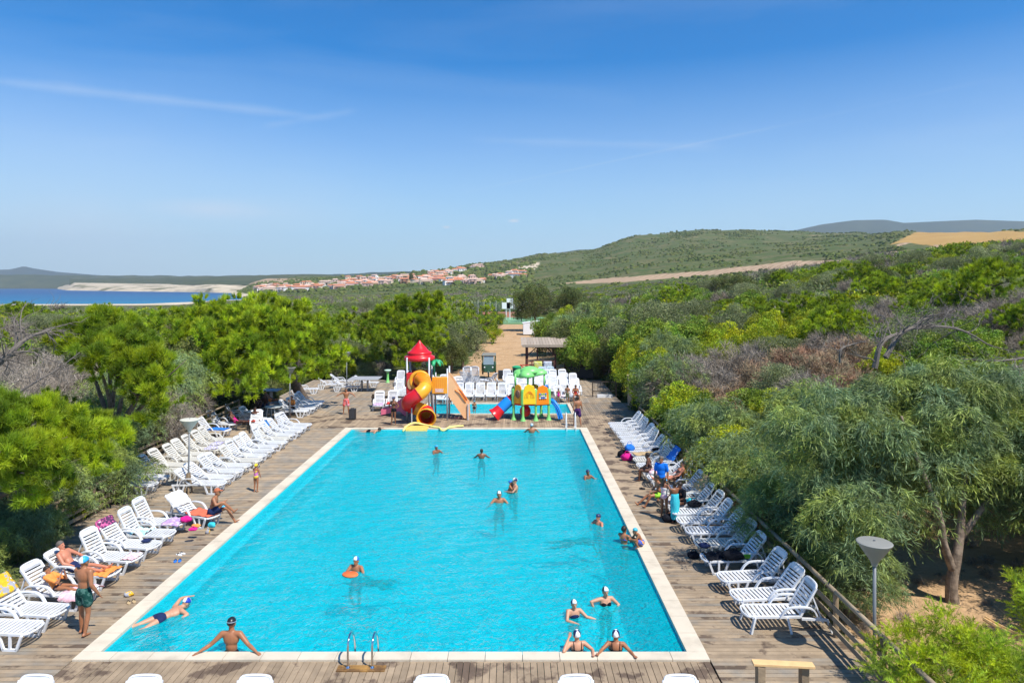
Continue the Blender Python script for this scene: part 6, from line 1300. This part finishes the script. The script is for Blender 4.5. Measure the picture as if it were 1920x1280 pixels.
def tree(kind, x, y, s, label, group=None, sz=1.0, z=None, rz=None, v=None):
    cm, tm = TP[kind][tr_.randrange(len(TP[kind])) if v is None else v]
    e = empty(NM[kind], (x, y, tz(x, y)-.1 if z is None else z), tr_.uniform(0, 6.28) if rz is None else rz, label=label, cat=CT_[kind], group=group); e.scale = (s, s, s*sz)
    link('crown', cm, e); link('trunk', tm, e); return e
def custom_tree(name, kind, style, blobs, n, L, Wd, seed, label, base, r=.25, cs=.3, clumps=16, bark=None, nb=8, split=.35, cat='pine tree'):
    lb = [(tuple(W3(px, py, d)), rp/F*d*(1.18 if kind == 'pine' else 1)) for px, py, d, rp in blobs]; bx, by = base; bz = tz(bx, by); o = Vector((bx, by, bz))
    lb = [((c[0]-bx, c[1]-by, c[2]-bz), r_) for c, r_ in lb]; h = max(c[2] for c, _ in lb)
    e = empty(name, tuple(o), label=label, cat=cat); link('crown', crown_mesh('crown', lb, n, L, Wd, style, LM[kind], seed, cs, clumps), e); link('trunk', trunk_mesh(h, r, lb, seed, bark, split, nb), e); return e
# the big pines
custom_tree('pine_tree', 'pine', 'pine', [(325, 617, 44, 40), (380, 603, 44, 42), (440, 599, 44, 42), (500, 597, 45, 40), (550, 604, 45, 36), (360, 645, 42, 45), (425, 650, 41, 52), (490, 640, 42, 55), (560, 640, 43, 48), (615, 655, 44, 38), (645, 668, 45, 24), (400, 690, 40, 36), (440, 715, 38.5, 38), (490, 700, 39, 40), (545, 690, 41, 38), (590, 690, 43, 30), (445, 738, 37.5, 20), (420, 735, 37.5, 22), (470, 728, 38, 26), (520, 715, 40, 26), (400, 620, 43, 45), (460, 612, 43, 45), (520, 610, 44, 42), (460, 670, 40, 45), (530, 665, 41, 45), (580, 615, 44, 36)],
            210000, .42, .040, 31, 'huge bright yellow green pine spreading over the left loungers', (-14.6, 49), .34, .24, 20)
custom_tree('pine_tree', 'pine', 'pine', [(150, 640, 27, 40), (200, 632, 28, 42), (240, 655, 27.5, 42), (180, 670, 26, 36), (235, 690, 26.5, 34), (280, 690, 26.5, 36), (310, 705, 26, 30), (270, 730, 26, 34), (300, 745, 25.5, 30), (270, 775, 25.5, 22), (310, 775, 25.2, 18)],
            105000, .33, .026, 32, 'middle left pine with yellow tips between the huge pine and the bare branches', (-17.0, 28.5), .22, .26, 20)
custom_tree('pine_tree', 'pine', 'pine', [(-30, 800, 18, 60), (30, 800, 18.5, 52), (90, 810, 19, 52), (150, 815, 20, 48), (195, 830, 20.5, 40), (0, 850, 17.5, 55), (70, 860, 18, 52), (130, 860, 19, 45), (175, 870, 20, 32), (40, 900, 18, 45), (95, 905, 18.5, 34)],
            130000, .27, .017, 33, 'nearest pine at the left edge with long soft needles over the railing', (-17.6, 18.8), .2, .26, 20)
custom_tree('pine_tree', 'pine', 'pine', [(668, 608, 62, 30), (700, 625, 61, 30), (730, 600, 62, 32), (765, 582, 63, 32), (800, 572, 64, 30), (820, 600, 63, 28), (770, 615, 61, 34), (735, 645, 60, 32), (790, 650, 60, 34), (820, 640, 61, 24), (690, 650, 60, 26), (760, 672, 59, 24), (812, 668, 60, 20)],
            90000, .46, .05, 34, 'tall bright pine standing behind the slide tower', (-9.0, 62.5), .3, .25, 18)
custom_tree('pine_tree', 'pine', 'pine', [(860, 588, 92, 22), (895, 590, 90, 26), (920, 600, 88, 22), (880, 615, 88, 24), (912, 622, 87, 20), (890, 640, 86, 16)], 22000, .34, .045, 35, 'bright rounded pine at the left of the sand path', (-4.6, 89), .25, .28, 16)
# bare branches between the left pines
LV = 'left of the deck'
for i, (x, y, s, k_, sz) in enumerate([(-15.7, 20.3, .58, 'willow', .85), (-15.7, 22.4, .66, 'willow', .85), (-15.1, 25.0, .78, 'willow', .8), (-17.3, 26.9, .88, 'willow', .95), (-18.0, 29.2, .85, 'willow', 1.0), (-18.1, 31.6, .9, 'willow', 1.1), (-18.3, 34.0, 1.0, 'willow', 1.1), (-19.2, 37.0, 1.1, 'willow', 1.1), (-20.2, 40.5, 1.15, 'dark', 1.1), (-16.0, 18.2, .55, 'willow', .9), (-17.0, 24.6, .45, 'willow', .8)]):
    tree(k_, x, y, s, '%s overhanging the left railing, %s from the camera' % ('grey green drooping acacia' if k_ == 'willow' else 'dark broad tree', nth(i+1) if i < 9 else ('at the left edge' if i == 9 else 'low one among them')), 'acacias behind the left railing' if k_ == 'willow' else None, sz)
for i, (x, y, s) in enumerate([(-21, 24, 1.0), (-24, 26.5, 1.0), (-22, 30, 1.2), (-26, 33, 1.3), (-24, 38, 1.2), (-20.5, 26.5, .9)]): tree('twig', x, y, s*.95, 'tangle of bare grey branches behind the left pines, %s from the camera' % nth(i+1), 'bare shrubs behind the left pines', 1.15)
# near sapling at left edge
tree('willow', -14.3, 17.7, .50, 'pale feathery acacia reaching in at the lower left edge', None, .9)
for i, (x, y, s) in enumerate([(15.5, 13.2, 1.15), (17.8, 16.2, 1.2), (19.5, 19.8, 1.2), (15.2, 19.9, .9), (13.6, 11.6, .9), (15.4, 16.0, 1.0), (16.8, 22.6, .9)]): tree('willow', x, y, s, 'acacia shading the sandy ground beyond the right edge, %s from the camera' % nth(i+1), 'acacias beyond the right edge', 1.0)
# behind the left deck
for i, (px, y, k_, s) in enumerate([(600, 66, 'shrub', .9), (640, 68, 'olive', .9), (668, 66, 'olive', .75), (700, 66, 'shrub', .7), (725, 68, 'olive', .9), (845, 66, 'dark', .8), (660, 62, 'yellow', .45), (690, 61, 'olive', .45), (713, 61.5, 'twig', .6), (640, 74, 'pine', 1.0), (620, 60, 'dark', .7)]):
    x = (px-960)/F*y; tree(k_, x, y, s, '%s behind the left end of the deck, %s of that thicket' % ({'shrub': 'green bush', 'olive': 'grey green bush', 'dark': 'dark tree', 'yellow': 'low yellowish bush', 'twig': 'dry stalky bush', 'pine': 'small pine'}[k_], nth(i+1)), 'bushes behind the left deck')
tree('olive', -(960-868)/F*69, 69, 1.18, 'round grey green tree beside the sand path, right of the slide tower', None, 1.05, v=0)
tree('olive', -(960-838)/F*72, 72, .9, 'second grey green tree left of the round one by the path', None, 1.0, v=1)
tree('dark', (1002-960)/F*122, 123, 1.55, 'dark umbrella shaped tree over the white shelter', None, 1.25, v=0); tree('dark', (1070-960)/F*130, 132, 1.3, 'dark tree right of the umbrella shaped one', None, 1.2); tree('dark', (978-960)/F*150, 150, .8, 'small dark bush below the backboard', None, .8)
for i, (px, y, k_, s) in enumerate([(850, 112, 'shrub', 1.2), (875, 118, 'yellow', 1.3), (905, 118, 'shrub', 1.1), (925, 100, 'yellow', .8), (840, 96, 'shrub', 1.3), (815, 90, 'yellow', 1.2), (1035, 108, 'shrub', 1.2), (1050, 98, 'yellow', 1.2), (1040, 84, 'shrub', 1.2), (930, 130, 'shrub', 1.0), (830, 80, 'shrub', .9)]):
    tree(k_, (px-960)/F*y, y, s, '%s beside the sand path, %s in the path side line' % ({'shrub': 'mid green bush', 'yellow': 'yellow green bush'}[k_], nth(i+1)), 'bushes beside the sand path')
# right bank: hand placed rows
cnt_ = {}
for x, y, k_, s, sz in [(6.3, 59.6, 'shrub', 1.15, 1.3), (8.4, 58.4, 'dark', .8, 1.1), (5.4, 66.5, 'dark', 1.15, 1.0), (7.8, 64, 'shrub', 1.5, 1.1), (9.5, 60.5, 'olive', 1.2, 1.1), (11.5, 64, 'shrub', 1.5, 1.15), (7.0, 71, 'willow', 1.2, 1.1), (10.2, 56.5, 'shrub', 1.3, 1.1), (12.8, 59, 'olive', 1.4, 1.1), (9.6, 53.0, 'yellow', 1.05, 1.25), (11.8, 53.5, 'shrub', 1.3, 1.2), (9.4, 50.0, 'yellow', 1.0, 1.25), (11.3, 49.5, 'willow', 1.05, 1.0), (9.9, 47.0, 'yellow', .9, 1.1), (14.5, 55, 'shrub', 1.3, 1.0), (6.5, 76, 'shrub', 1.5, 1.1), (10.5, 75, 'willow', 1.5, 1.0), (14, 70, 'shrub', 1.6, 1.0), (15, 62, 'shrub', 1.4, 1.0), (4.9, 82, 'shrub', 1.5, 1.0)]:
    cnt_[k_] = cnt_.get(k_, 0)+1; tree(k_, x, y, s, '%s behind the right end of the deck, %s of its kind there' % ({'dark': 'dark green tree', 'shrub': 'mid green bushy tree', 'olive': 'grey green tree', 'willow': 'feathery green tree', 'yellow': 'bright yellow green bush'}[k_], nth(cnt_[k_]).replace('nearest', 'first')), 'thicket behind the right deck', sz)
row = [(8.5, 17.2, 'willow', .50, .8), (8.6, 19.0, 'willow', .60, .8), (8.8, 20.8, 'willow', .72, .85), (8.9, 23.0, 'willow', .76, .85), (8.9, 25.2, 'willow', .80, .85), (9.0, 27.4, 'yellow', .95, .85), (9.0, 29.8, 'willow', .84, .9), (9.1, 32.2, 'shrub', .95, .95), (9.0, 34.4, 'yellow', .95, 1.0), (9.1, 36.6, 'shrub', .85, 1.05), (9.3, 39.2, 'willow', .85, 1.1), (9.2, 41.6, 'shrub', .95, 1.25), (9.4, 43.6, 'yellow', 1.0, 1.25)]
for i, (x, y, k_, s, sz) in enumerate(row): tree(k_, x-(.12 if y > 20 else .05), y, s*1.06, '%s leaning over the right railing, %s from the camera' % ('drooping grey green acacia' if k_ == 'willow' else 'dense green bush' if k_ == 'shrub' else 'yellow green bush', nth(i+1)), 'hedge of acacias along the right railing', sz)
zones = [('rust', 10.4, 36.4, 1.05), ('twig', 9.9, 39.2, 1.25), ('twig', 10.2, 41.4, 1.3), ('rust', 10.6, 34.2, .95), ('twig', 10.6, 38.0, 1.2), ('willow', 12.2, 26.0, .85), ('willow', 12.6, 28.8, .85), ('yellow', 12.4, 31.5, .85), ('willow', 12.5, 23.6, .85), ('shrub', 12.2, 34.2, .8), ('willow', 15.2, 24.6, .9), ('willow', 15.4, 27.6, .85), ('yellow', 15.0, 30.6, .75), ('willow', 18.2, 26.2, .9), ('willow', 18.0, 29.2, .8),
         ('rust', 11.9, 37.2, .9), ('rust', 11.6, 39.8, .95), ('twig', 11.5, 42.4, 1.0), ('olive', 14.2, 35.8, .8), ('rust', 14.4, 38.6, 1.05), ('twig', 13.8, 41.6, 1.1), ('twig', 12.2, 44.8, 1.05), ('rust', 17.0, 34.2, .95), ('rust', 17.2, 37.2, 1.05), ('yellow', 19.8, 36.0, .8), ('yellow', 17.2, 32.0, .7), ('shrub', 20.5, 33.0, .8), ('rust', 17.0, 40.5, 1.1), ('rust', 20.2, 39.4, 1.1), ('olive', 23.0, 38.6, .9),
         ('twig', 15.5, 45, 1.1), ('olive', 17.6, 44.6, .8), ('twig', 20.4, 43.0, 1.0), ('shrub', 23.4, 42.5, .9), ('shrub', 26.2, 40, .9), ('shrub', 24.4, 36, .85), ('yellow', 14.5, 48.5, 1.05), ('yellow', 17.4, 48.6, 1.1), ('yellow', 20.2, 48, 1.05), ('yellow', 16.2, 52.5, 1.2), ('yellow', 19.6, 52.6, 1.2), ('shrub', 23.4, 47.4, 1.0), ('shrub', 27, 45, .95), ('yellow', 23, 52, 1.1), ('pine', 22.2, 30.2, .60), ('pine', 25.8, 31.6, .62), ('pine', 29.4, 33.2, .66), ('pine', 27.8, 37, .7), ('twig', 21.6, 27.4, 1.0), ('twig', 24.6, 28.6, 1.1), ('twig', 28, 29.5, 1.2), ('twig', 22.3, 24.8, 1.0), ('pine', 20.6, 23.6, .62), ('twig', 18.6, 23.2, .95)]
LB_ = {'willow': 'grey green acacia', 'yellow': 'yellow green bush', 'shrub': 'green bush', 'rust': 'rusty brown dried bush', 'twig': 'bare greyish bush', 'olive': 'olive grey bush', 'pine': 'low bright pine', 'dark': 'dark bush'}
def where(x, y):
    px = 960+F*x/y
    return ('at the far right' if px > 1750 else 'right of centre' if px > 1450 else 'just behind the right hedge' if px > 1150 else 'near the path' if px > 850 else 'left of centre' if px > 400 else 'at the far left')
cnt = {}
for k_, x, y, s in zones:
    cnt[k_] = cnt.get(k_, 0)+1; tree(k_, x, y, s, '%s on the bank %s, %s of its kind' % (LB_[k_], where(x, y), nth(min(cnt[k_], 24)).replace('nearest', 'first')), LB_[k_]+' cluster on the right bank', .95)
# main acacia at lower right with its visible trunk
AC = custom_tree('acacia_tree', 'willow', 'willow', [(1545, 890, 18.5, 65), (1580, 990, 16.8, 62), (1630, 830, 18.5, 85), (1620, 1060, 16.0, 45), (1640, 940, 17.2, 55), (1700, 760, 19, 75), (1780, 740, 19, 75), (1870, 760, 19, 80), (1740, 850, 18.5, 75), (1830, 860, 18.8, 75), (1900, 880, 18, 60), (1560, 800, 19.5, 65), (1960, 820, 18.5, 90), (1880, 965, 18.5, 38), (1765, 935, 18.3, 40), (1480, 830, 20.5, 55), (1500, 800, 18.0, 50), (1465, 862, 18.6, 40), (1540, 745, 19, 45), (1700, 965, 18.2, 42), (1845, 925, 18.6, 48), (1760, 880, 17.2, 40), (1800, 800, 17.6, 55), (1660, 1010, 17.0, 36), (1930, 950, 18, 40), (1700, 1000, 18.8, 36), (1610, 950, 16.6, 45), (1735, 965, 17.0, 40), (1815, 955, 18.6, 38)],
                 165000, .225, .023, 41, 'large drooping grey green acacia at the right with a forked trunk', (11.45, 17.7), .01, .24, 18, cat='tree', nb=0)
for ch in KIDS[AC.name]:
    if ch.name.startswith('trunk'):
        b = MB(); b.M = Matrix.Translation(-AC.location)
        def pt(px, py, d): return W3(px, py, d)
        b.tube(smooth_path([pt(1788, 1150, 17.7), pt(1784, 1100, 17.7), pt(1792, 1050, 17.7), pt(1800, 1000, 17.8), pt(1806, 930, 17.9), pt(1812, 850, 18.1), pt(1830, 760, 18.6)], 4), [.7*q_ for q_ in [.28, .26, .24, .22, .21, .20, .19, .19, .19, .18, .17, .16, .15, .14, .13, .12, .12, .11, .11, .10, .09, .08, .07, .06, .05]], 12)
        b.tube(smooth_path([pt(1790, 1075, 17.7), pt(1770, 1020, 17.6), pt(1760, 960, 17.5), pt(1720, 860, 17.5), pt(1690, 780, 18)], 4), [.75*q_ for q_ in [.15, .14, .13, .13, .12, .12, .11, .10, .10, .09, .08, .07, .07, .06, .05, .04, .04]], 10)
        b.tube(smooth_path([pt(1800, 1010, 17.8), pt(1860, 930, 18), pt(1920, 890, 18.2)], 4), [.09, .09, .08, .08, .07, .07, .06, .06, .05], 8)
        ch.data = b.mesh('trunk', mk('pale_bark', (.27, .205, .15), .9, .25, 8, bump=.8, bscale=25, rgb2=(.15, .11, .08), sc2=6), smooth=True)
b = MB(); b.tube(smooth_path([W3(1760, 925, 16.6), W3(1735, 915, 15.6), W3(1700, 932, 15.2), W3(1655, 948, 15.0), W3(1636, 955, 14.95), W3(1633, 968, 14.9)], 4), [.045, .045, .045, .042, .042, .04, .04, .04, .04, .035, .035, .035, .03, .03, .03, .03, .025, .025, .02, .02, .015], 7); b.tube([W3(1645, 950, 14.97), W3(1653, 968, 14.9)], [.025, .01], 6); b.tube([W3(1735, 915, 15.6), W3(1712, 905, 15.5)], [.02, .008], 5)
b.obj('dead_branch', MBG, AC, smooth=True)
b = MB(); b.tube(smooth_path([W3(1865, 842, 16.6), W3(1895, 856, 16.7), W3(1960, 878, 17)], 4), [.06, .07, .075, .08, .085, .09, .09, .1, .1], 8); b.obj('dead_branch', MBK, AC, smooth=True)
MDT = mk('dead_wood', (.15, .125, .105), .9, .2, 6, bump=.6, bscale=20)
# dead fallen tops
def dead(label, pts, depth, seed, r0=.09):
    rr = random.Random(seed); b = MB(); P = [W3(px, py, depth+dd) for px, py, dd in pts]; sp = smooth_path(P, 5); b.tube(sp, [r0*(1-.75*i/(len(sp)-1)) for i in range(len(sp))], 7)
    def twig(o, d, L, r, lv):
        q = [o]; 
        for k_ in range(4): d = (d+Vector((rr.gauss(0, .25), rr.gauss(0, .25), rr.gauss(0, .2)))).normalized(); q.append(q[-1]+d*L/4)
        b.tube(q, [r*(1-.2*i) for i in range(5)], 5)
        if lv:
            for _ in range(4): j = rr.randrange(1, 5); twig(q[j], (d+Vector((rr.gauss(0, .7), rr.gauss(0, .7), rr.gauss(.1, .5)))).normalized(), L*rr.uniform(.4, .7), r*.5, lv-1)
    for i in range(1, len(sp)-1):
        d = (sp[i+1]-sp[i]).normalized(); twig(sp[i], (d*.5+Vector((rr.gauss(0, .7), rr.gauss(0, .7), rr.gauss(.3, .5)))).normalized(), rr.uniform(.6, 1.3)*min(r0, .11)/.09, r0*.26, 2)
    b.obj('dead_tree', MDT, label=label, cat='dead tree')
dead('dead grey forked limbs sticking out above the large acacia', [(1640, 690, 0), (1655, 640, 0), (1700, 620, .5), (1745, 590, 1)], 21, 5, .09)
dead('bleached dead trunk leaning right above the large acacia', [(1660, 670, 0), (1690, 625, .3), (1735, 612, .6), (1800, 618, 1), (1860, 650, 1)], 21.5, 6, .085)
dead('thin dead branches entering from the right edge', [(1990, 640, 0), (1930, 668, 0), (1870, 676, 0), (1800, 672, .5)], 20, 7, .05)
dead('dead trunk slanting up at the left edge', [(-40, 710, 0), (10, 670, 0), (50, 635, .5), (95, 618, 1)], 24, 8, .15)
dead('small broken dead branch behind the acacia crown', [(1575, 680, 0), (1577, 655, 0), (1600, 645, .3), (1625, 640, .6)], 24, 9, .05)
dead('dead brushwood between the left pines', [(15, 750, 0), (60, 720, 0), (110, 690, .5), (150, 660, 1)], 24, 10, .045)
# feathery bush at lower right
FE = custom_tree('feathery_bush', 'feather', 'feather', [(1705, 1235, 13.4, 62), (1770, 1200, 13.2, 55), (1765, 1160, 13.6, 30), (1830, 1245, 12.8, 70), (1880, 1290, 12.4, 70), (1690, 1290, 12.8, 60), (1780, 1290, 12.4, 70), (1655, 1262, 13.0, 26), (1960, 1290, 12.2, 70)], 60000, .085, .012, 51, 'bright feathery young acacia bush at the bottom right corner', (8.6, 13.2), .03, .42, 12, cat='bush')
custom_tree('feathery_bush', 'feather', 'feather', [(1925, 1110, 14.5, 30), (1945, 1150, 14.2, 40), (1930, 1190, 14, 26)], 14000, .085, .012, 52, 'feathery green shrub cut by the right edge above the bright bush', (10.9, 14.3), .03, .4, 12, cat='bush')
b = MB(); q = [W3(1845, 1160, 15.6), W3(1870, 1175, 15.2), W3(1910, 1195, 14.6)]; b.tube(q, .04, 6); b.tube([p + Vector((.1, .1, 0)) for p in q], .03, 6); b.obj('fallen_poles', MNEW, label='two orange poles lying on the ground under the acacia', cat='poles')
# scattered individuals, mid distance
EX = [(-17.5, 9, 8, 62)]
def free(x, y):
    if -18.5 < x < 12.5 and y < 60: return False
    if abs(x-path_c(y)) < path_w(y)+3 and y < 170: return False
    if 4 < y and x > 8 and y < 24: return False
    return True
sr = random.Random(77); pts = []; cnt = {}
def grow(n, xf, yr, kinds, grp, smin=2.4):
    k = 0; tries = 0; got = {}
    while k < n and tries < n*40:
        tries += 1; y = math.sqrt(sr.uniform(yr[0]**2, yr[1]**2)); px = sr.uniform(*xf); x = (px-960)/F*y
        if not free(x, y) or any((x-a)**2+(y-b_)**2 < smin**2 for a, b_ in pts): continue
        pts.append((x, y)); kd = sr.choices([a for a, _ in kinds], [w_ for _, w_ in kinds])[0]; k += 1
        got.setdefault((kd, where(x, y)), []).append((y, x, sr.uniform(.7, 1.05)*(1+.003*y), sr.uniform(.75, 1.0)))
    for (kd, wh), L_ in got.items():
        for i, (y, x, s, sz) in enumerate(sorted(L_)):
            lab = '%s in the %s, %s' % (LB_[kd], grp, wh)
            if i < 12 and len(L_) > 1: lab = '%s %s, %s from the camera' % (LB_[kd], {'left scrub towards the sea': 'in the left scrub', 'right hand scrub slope': 'on the right slope', 'upper right bank': 'on the upper right bank', 'scrub behind the pools': 'behind the pools'}[grp]+' '+wh, nth(i+1))
            elif i >= 12: lab = 'distant '+lab
            tree(kd, x, y, s, lab, '%s, %s, %s' % (LB_[kd], grp, wh), sz)
for k_, x, y, s in zones: pts.append((x, y))
for i, (px, d, s) in enumerate([(292, 36, 1.0), (285, 33, .9), (300, 40, 1.1), (330, 37, .9), (60, 30, 1.1), (20, 27, 1.0), (-10, 24, 1.0), (95, 34, 1.2), (100, 24.5, .8)]):
    tree('twig', (px-960)/F*d, d, s, 'bare grey brush showing between the left pines, %s from the camera side' % nth(i+1).replace('nearest', 'first'), 'bare brush between the left pines', 1.35)
for i, (px, d, s, k_) in enumerate([(30, 22, .75, 'olive'), (90, 23, .6, 'yellow'), (5, 25, .8, 'shrub'), (135, 24.5, .7, 'willow'), (-30, 21, .8, 'olive'), (70, 28, .8, 'pine'), (15, 31, .9, 'olive'), (45, 20, .45, 'willow')]):
    tree(k_, (px-960)/F*d, d, s, '%s among bare branches at the left edge, %s of the eight' % (LB_[k_], nth(i+1).replace('nearest', 'first')), 'bushes among the bare branches at left', 1.1)
grow(110, (-40, 640), (30, 110), [('twig', 3.4), ('pine', 1.3), ('olive', 3.4), ('shrub', 1.8), ('yellow', .8)], 'left scrub towards the sea')
grow(150, (1130, 1960), (50, 115), [('shrub', 4), ('yellow', 2), ('twig', 1.7), ('olive', 2), ('pine', 1.6), ('dark', .8)], 'right hand scrub slope')
grow(40, (1480, 1960), (28, 60), [('twig', 5.5), ('pine', 2), ('shrub', 1), ('yellow', .6)], 'upper right bank')
grow(34, (620, 1130), (78, 140), [('shrub', 3), ('yellow', 1.5), ('olive', 2), ('pine', 1), ('dark', 1)], 'scrub behind the pools')
# conifer in the village
h = hit(771, 533, 600, 1500); tree('dark', h.x, h.y, 1.2, 'tall dark conifer rising above the village roofs', None, 2.8)
VP_ = []
for _ in range(520):
    px_ = sr.uniform(470, 1000); h = hit(px_, sr.uniform(np.interp(px_, [470, 600, 780, 1000], [532, 522, 508, 492]), np.interp(px_, [470, 600, 780, 1000], [552, 547, 538, 530])), 520, 2400); VP_.append((h.x, h.y, h.z-.5))
# ------- far scrub as stuff (geometry nodes on a cloud of points)
def low_crown(kind, style, matk, n, L, Wd, seed, R_=1.0, h=1.5, nl=4): return crown_mesh('crown', [((c[0], c[1], c[2]), r) for c, r in rlobes(R_, h, nl, seed)], n, L, Wd, style, LM[matk], seed, .36, 10)
FAR = {'shrub': low_crown('s', 'shrub', 'shrub', 900, .26, .14, 61), 'yellow': low_crown('y', 'shrub', 'yellow', 900, .24, .12, 62), 'olive': low_crown('o', 'shrub', 'olive', 800, .24, .12, 63), 'twig': low_crown('t', 'twig', 'twig', 900, .7, .03, 64), 'dark': low_crown('d', 'shrub', 'dark', 800, .28, .14, 65), 'pine': low_crown('p', 'pine', 'pine', 1300, .32, .05, 66)}
def blob_mesh(seed, mat):
    R = np.random.RandomState(seed); b = MB(); b.ell((0, 0, .3), (1, 1, .75), nu=9, nv=5, z0=-.5); V = np.array(b.v); V = V*(1+R.uniform(-.22, .22, (len(V), 1))); b.v = [tuple(v) for v in V]; return b.mesh('bush', mat, smooth=False)
MFB = mk('far_bush', (.085, .115, .028), .95, .12, .05, rgb2=(.13, .14, .04), sc2=.03, objvar=.4, spec=.1)
def scatter(name, P, S, me, label):
    src = bpy.data.objects.new(name+'_plant', me); 
    m = bpy.data.meshes.new(name); m.vertices.add(len(P)); m.vertices.foreach_set('co', np.asarray(P, np.float32).ravel())
    a = m.attributes.new('size', 'FLOAT', 'POINT'); a.data.foreach_set('value', np.asarray(S, np.float32)); a = m.attributes.new('turn', 'FLOAT_VECTOR', 'POINT')
    T_ = np.zeros((len(P), 3), np.float32); T_[:, 2] = np.random.RandomState(len(P)).rand(len(P))*6.28; a.data.foreach_set('vector', T_.ravel())
    o = link(name, m, kind='stuff', label=label, cat='scrub'); g = bpy.data.node_groups.new(name, 'GeometryNodeTree')
    g.interface.new_socket('Geometry', in_out='INPUT', socket_type='NodeSocketGeometry'); g.interface.new_socket('Geometry', in_out='OUTPUT', socket_type='NodeSocketGeometry')
    n = g.nodes; gi, go = n.new('NodeGroupInput'), n.new('NodeGroupOutput'); ip = n.new('GeometryNodeInstanceOnPoints'); oi = n.new('GeometryNodeObjectInfo'); oi.inputs['Object'].default_value = src; oi.inputs['As Instance'].default_value = True
    a1 = n.new('GeometryNodeInputNamedAttribute'); a1.data_type = 'FLOAT'; a1.inputs['Name'].default_value = 'size'; a2 = n.new('GeometryNodeInputNamedAttribute'); a2.data_type = 'FLOAT_VECTOR'; a2.inputs['Name'].default_value = 'turn'
    g.links.new(gi.outputs[0], ip.inputs['Points']); g.links.new(oi.outputs['Geometry'], ip.inputs['Instance']); g.links.new(a1.outputs[0], ip.inputs['Scale']); g.links.new(a2.outputs[0], ip.inputs['Rotation']); g.links.new(ip.outputs[0], go.inputs[0])
    md = o.modifiers.new('scatter', 'NODES'); md.node_group = g
R9 = np.random.RandomState(91)
def cloud(n, pxr, yr, zc_=None):
    y = np.sqrt(R9.uniform(yr[0]**2, yr[1]**2, n)); px = R9.uniform(pxr[0], pxr[1], n); x = (px-960)/F*y; z = terrain_z(x, y)
    ok = (z > -1.4) & ~((np.abs(x-path_c(y)) < path_w(y)+3) & (y < 172)) & ~((np.abs(x) < 18) & (y < 64)) & ~((x > -10) & (x < 17) & (y > 143) & (y < 173))
    py = HOR+F*(CAMZ-z)/y
    ok &= ~inpoly(px, py, [(1662, 462), (1722, 433), (1760, 431), (2600, 445), (2600, 478), (1925, 470), (1830, 468), (1745, 470)]) & ~inpoly(px, py, [(1030, 533), (1110, 524), (1200, 517), (1330, 507), (1420, 497), (1470, 490), (1560, 488), (1655, 489), (1560, 496), (1400, 510), (1290, 520), (1150, 530)])
    dens = fnoise(x, y, 34, 3); return x[ok], y[ok], z[ok], dens[ok], px[ok]
x, y, z, dn, px = cloud(26000, (-120, 2040), (62, 420)); kp = (px > 460) | (y < 290)
x, y, z, dn, px = x[kp], y[kp], z[kp], dn[kp], px[kp]
kd = R9.rand(len(x)); right = px > 1050; sc0 = R9.uniform(1.0, 2.1, len(x))*np.where((px < 460) & (y > 150), .6, 1)*np.where((px > 1000) & (y > 150), .62, 1)
grp = np.where(dn+.8*(kd-.5) > .72, 'twig', np.where(dn+.9*(kd-.5) > .15, 'olive', np.where(kd < .34, 'shrub', np.where(kd < .52, 'yellow', np.where(kd < .72, 'dark', np.where(kd < .86, 'pine', 'shrub'))))))
for g_, lab in (('shrub', 'green'), ('yellow', 'yellow green'), ('olive', 'olive grey'), ('twig', 'bare grey'), ('dark', 'dark green'), ('pine', 'bright pine')):
    m_ = grp == g_; scatter(g_+'_scrub', np.stack([x[m_], y[m_], z[m_]-.25], -1), sc0[m_], FAR[g_], 'low %s scrub covering the plain between the pools and the hills' % lab)
x, y, z, dn, px = cloud(30000, (400, 2000), (400, 1500)); m_ = (fnoise(x, y, 120, 4)+.7*(R9.rand(len(x))-.5) > .12)
x, y, z = x[m_], y[m_], z[m_]; scatter('hill_scrub', np.stack([x, y, z-.4], -1), R9.uniform(.9, 2.3, len(x)), blob_mesh(3, MFB), 'dark scrub bushes dotted over the green hill')
scatter('village_trees', VP_, R9.uniform(2.0, 4.6, len(VP_)), blob_mesh(4, MFB), 'dark garden trees between the village houses')
# undergrowth close by, tufts and litter behind the railings
x = np.concatenate([R9.uniform(8.1, 14, 500), R9.uniform(-22, -17.2, 500), R9.uniform(-17, -14.9, 120)]); y = np.concatenate([R9.uniform(27, 62, 500), R9.uniform(14, 62, 500), R9.uniform(14, 25.5, 120)])
scatter('undergrowth', np.stack([x, y, terrain_z(x, y)-.1], -1), R9.uniform(.35, .8, len(x)), FAR['dark'], 'dark undergrowth behind the railings')
x = R9.uniform(8.1, 24, 260); y = R9.uniform(11, 27, 260); scatter('ground_litter', np.stack([x, y, terrain_z(x, y)-.12], -1), R9.uniform(.08, .22, len(x)), FAR['twig'], 'dry twigs lying on the sandy ground under the acacia')
# ------------------------------------------------------------------ air
hb = MB().box((0, 3200, 252), (19400, 8600, 526)).obj('haze', mk('haze_dummy', (1, 1, 1)), kind='stuff', label='thin blue summer haze over the land')
hm = bpy.data.materials.new('haze'); hm.use_nodes = True; n_ = hm.node_tree.nodes; n_.clear(); o_ = n_.new('ShaderNodeOutputMaterial'); v_ = n_.new('ShaderNodeVolumePrincipled'); v_.inputs['Density'].default_value = .00010; v_.inputs['Color'].default_value = (.78, .88, 1.0, 1); v_.inputs['Anisotropy'].default_value = .2
hm.node_tree.links.new(v_.outputs[0], o_.inputs['Volume']); hb.data.materials.clear(); hb.data.materials.append(hm)
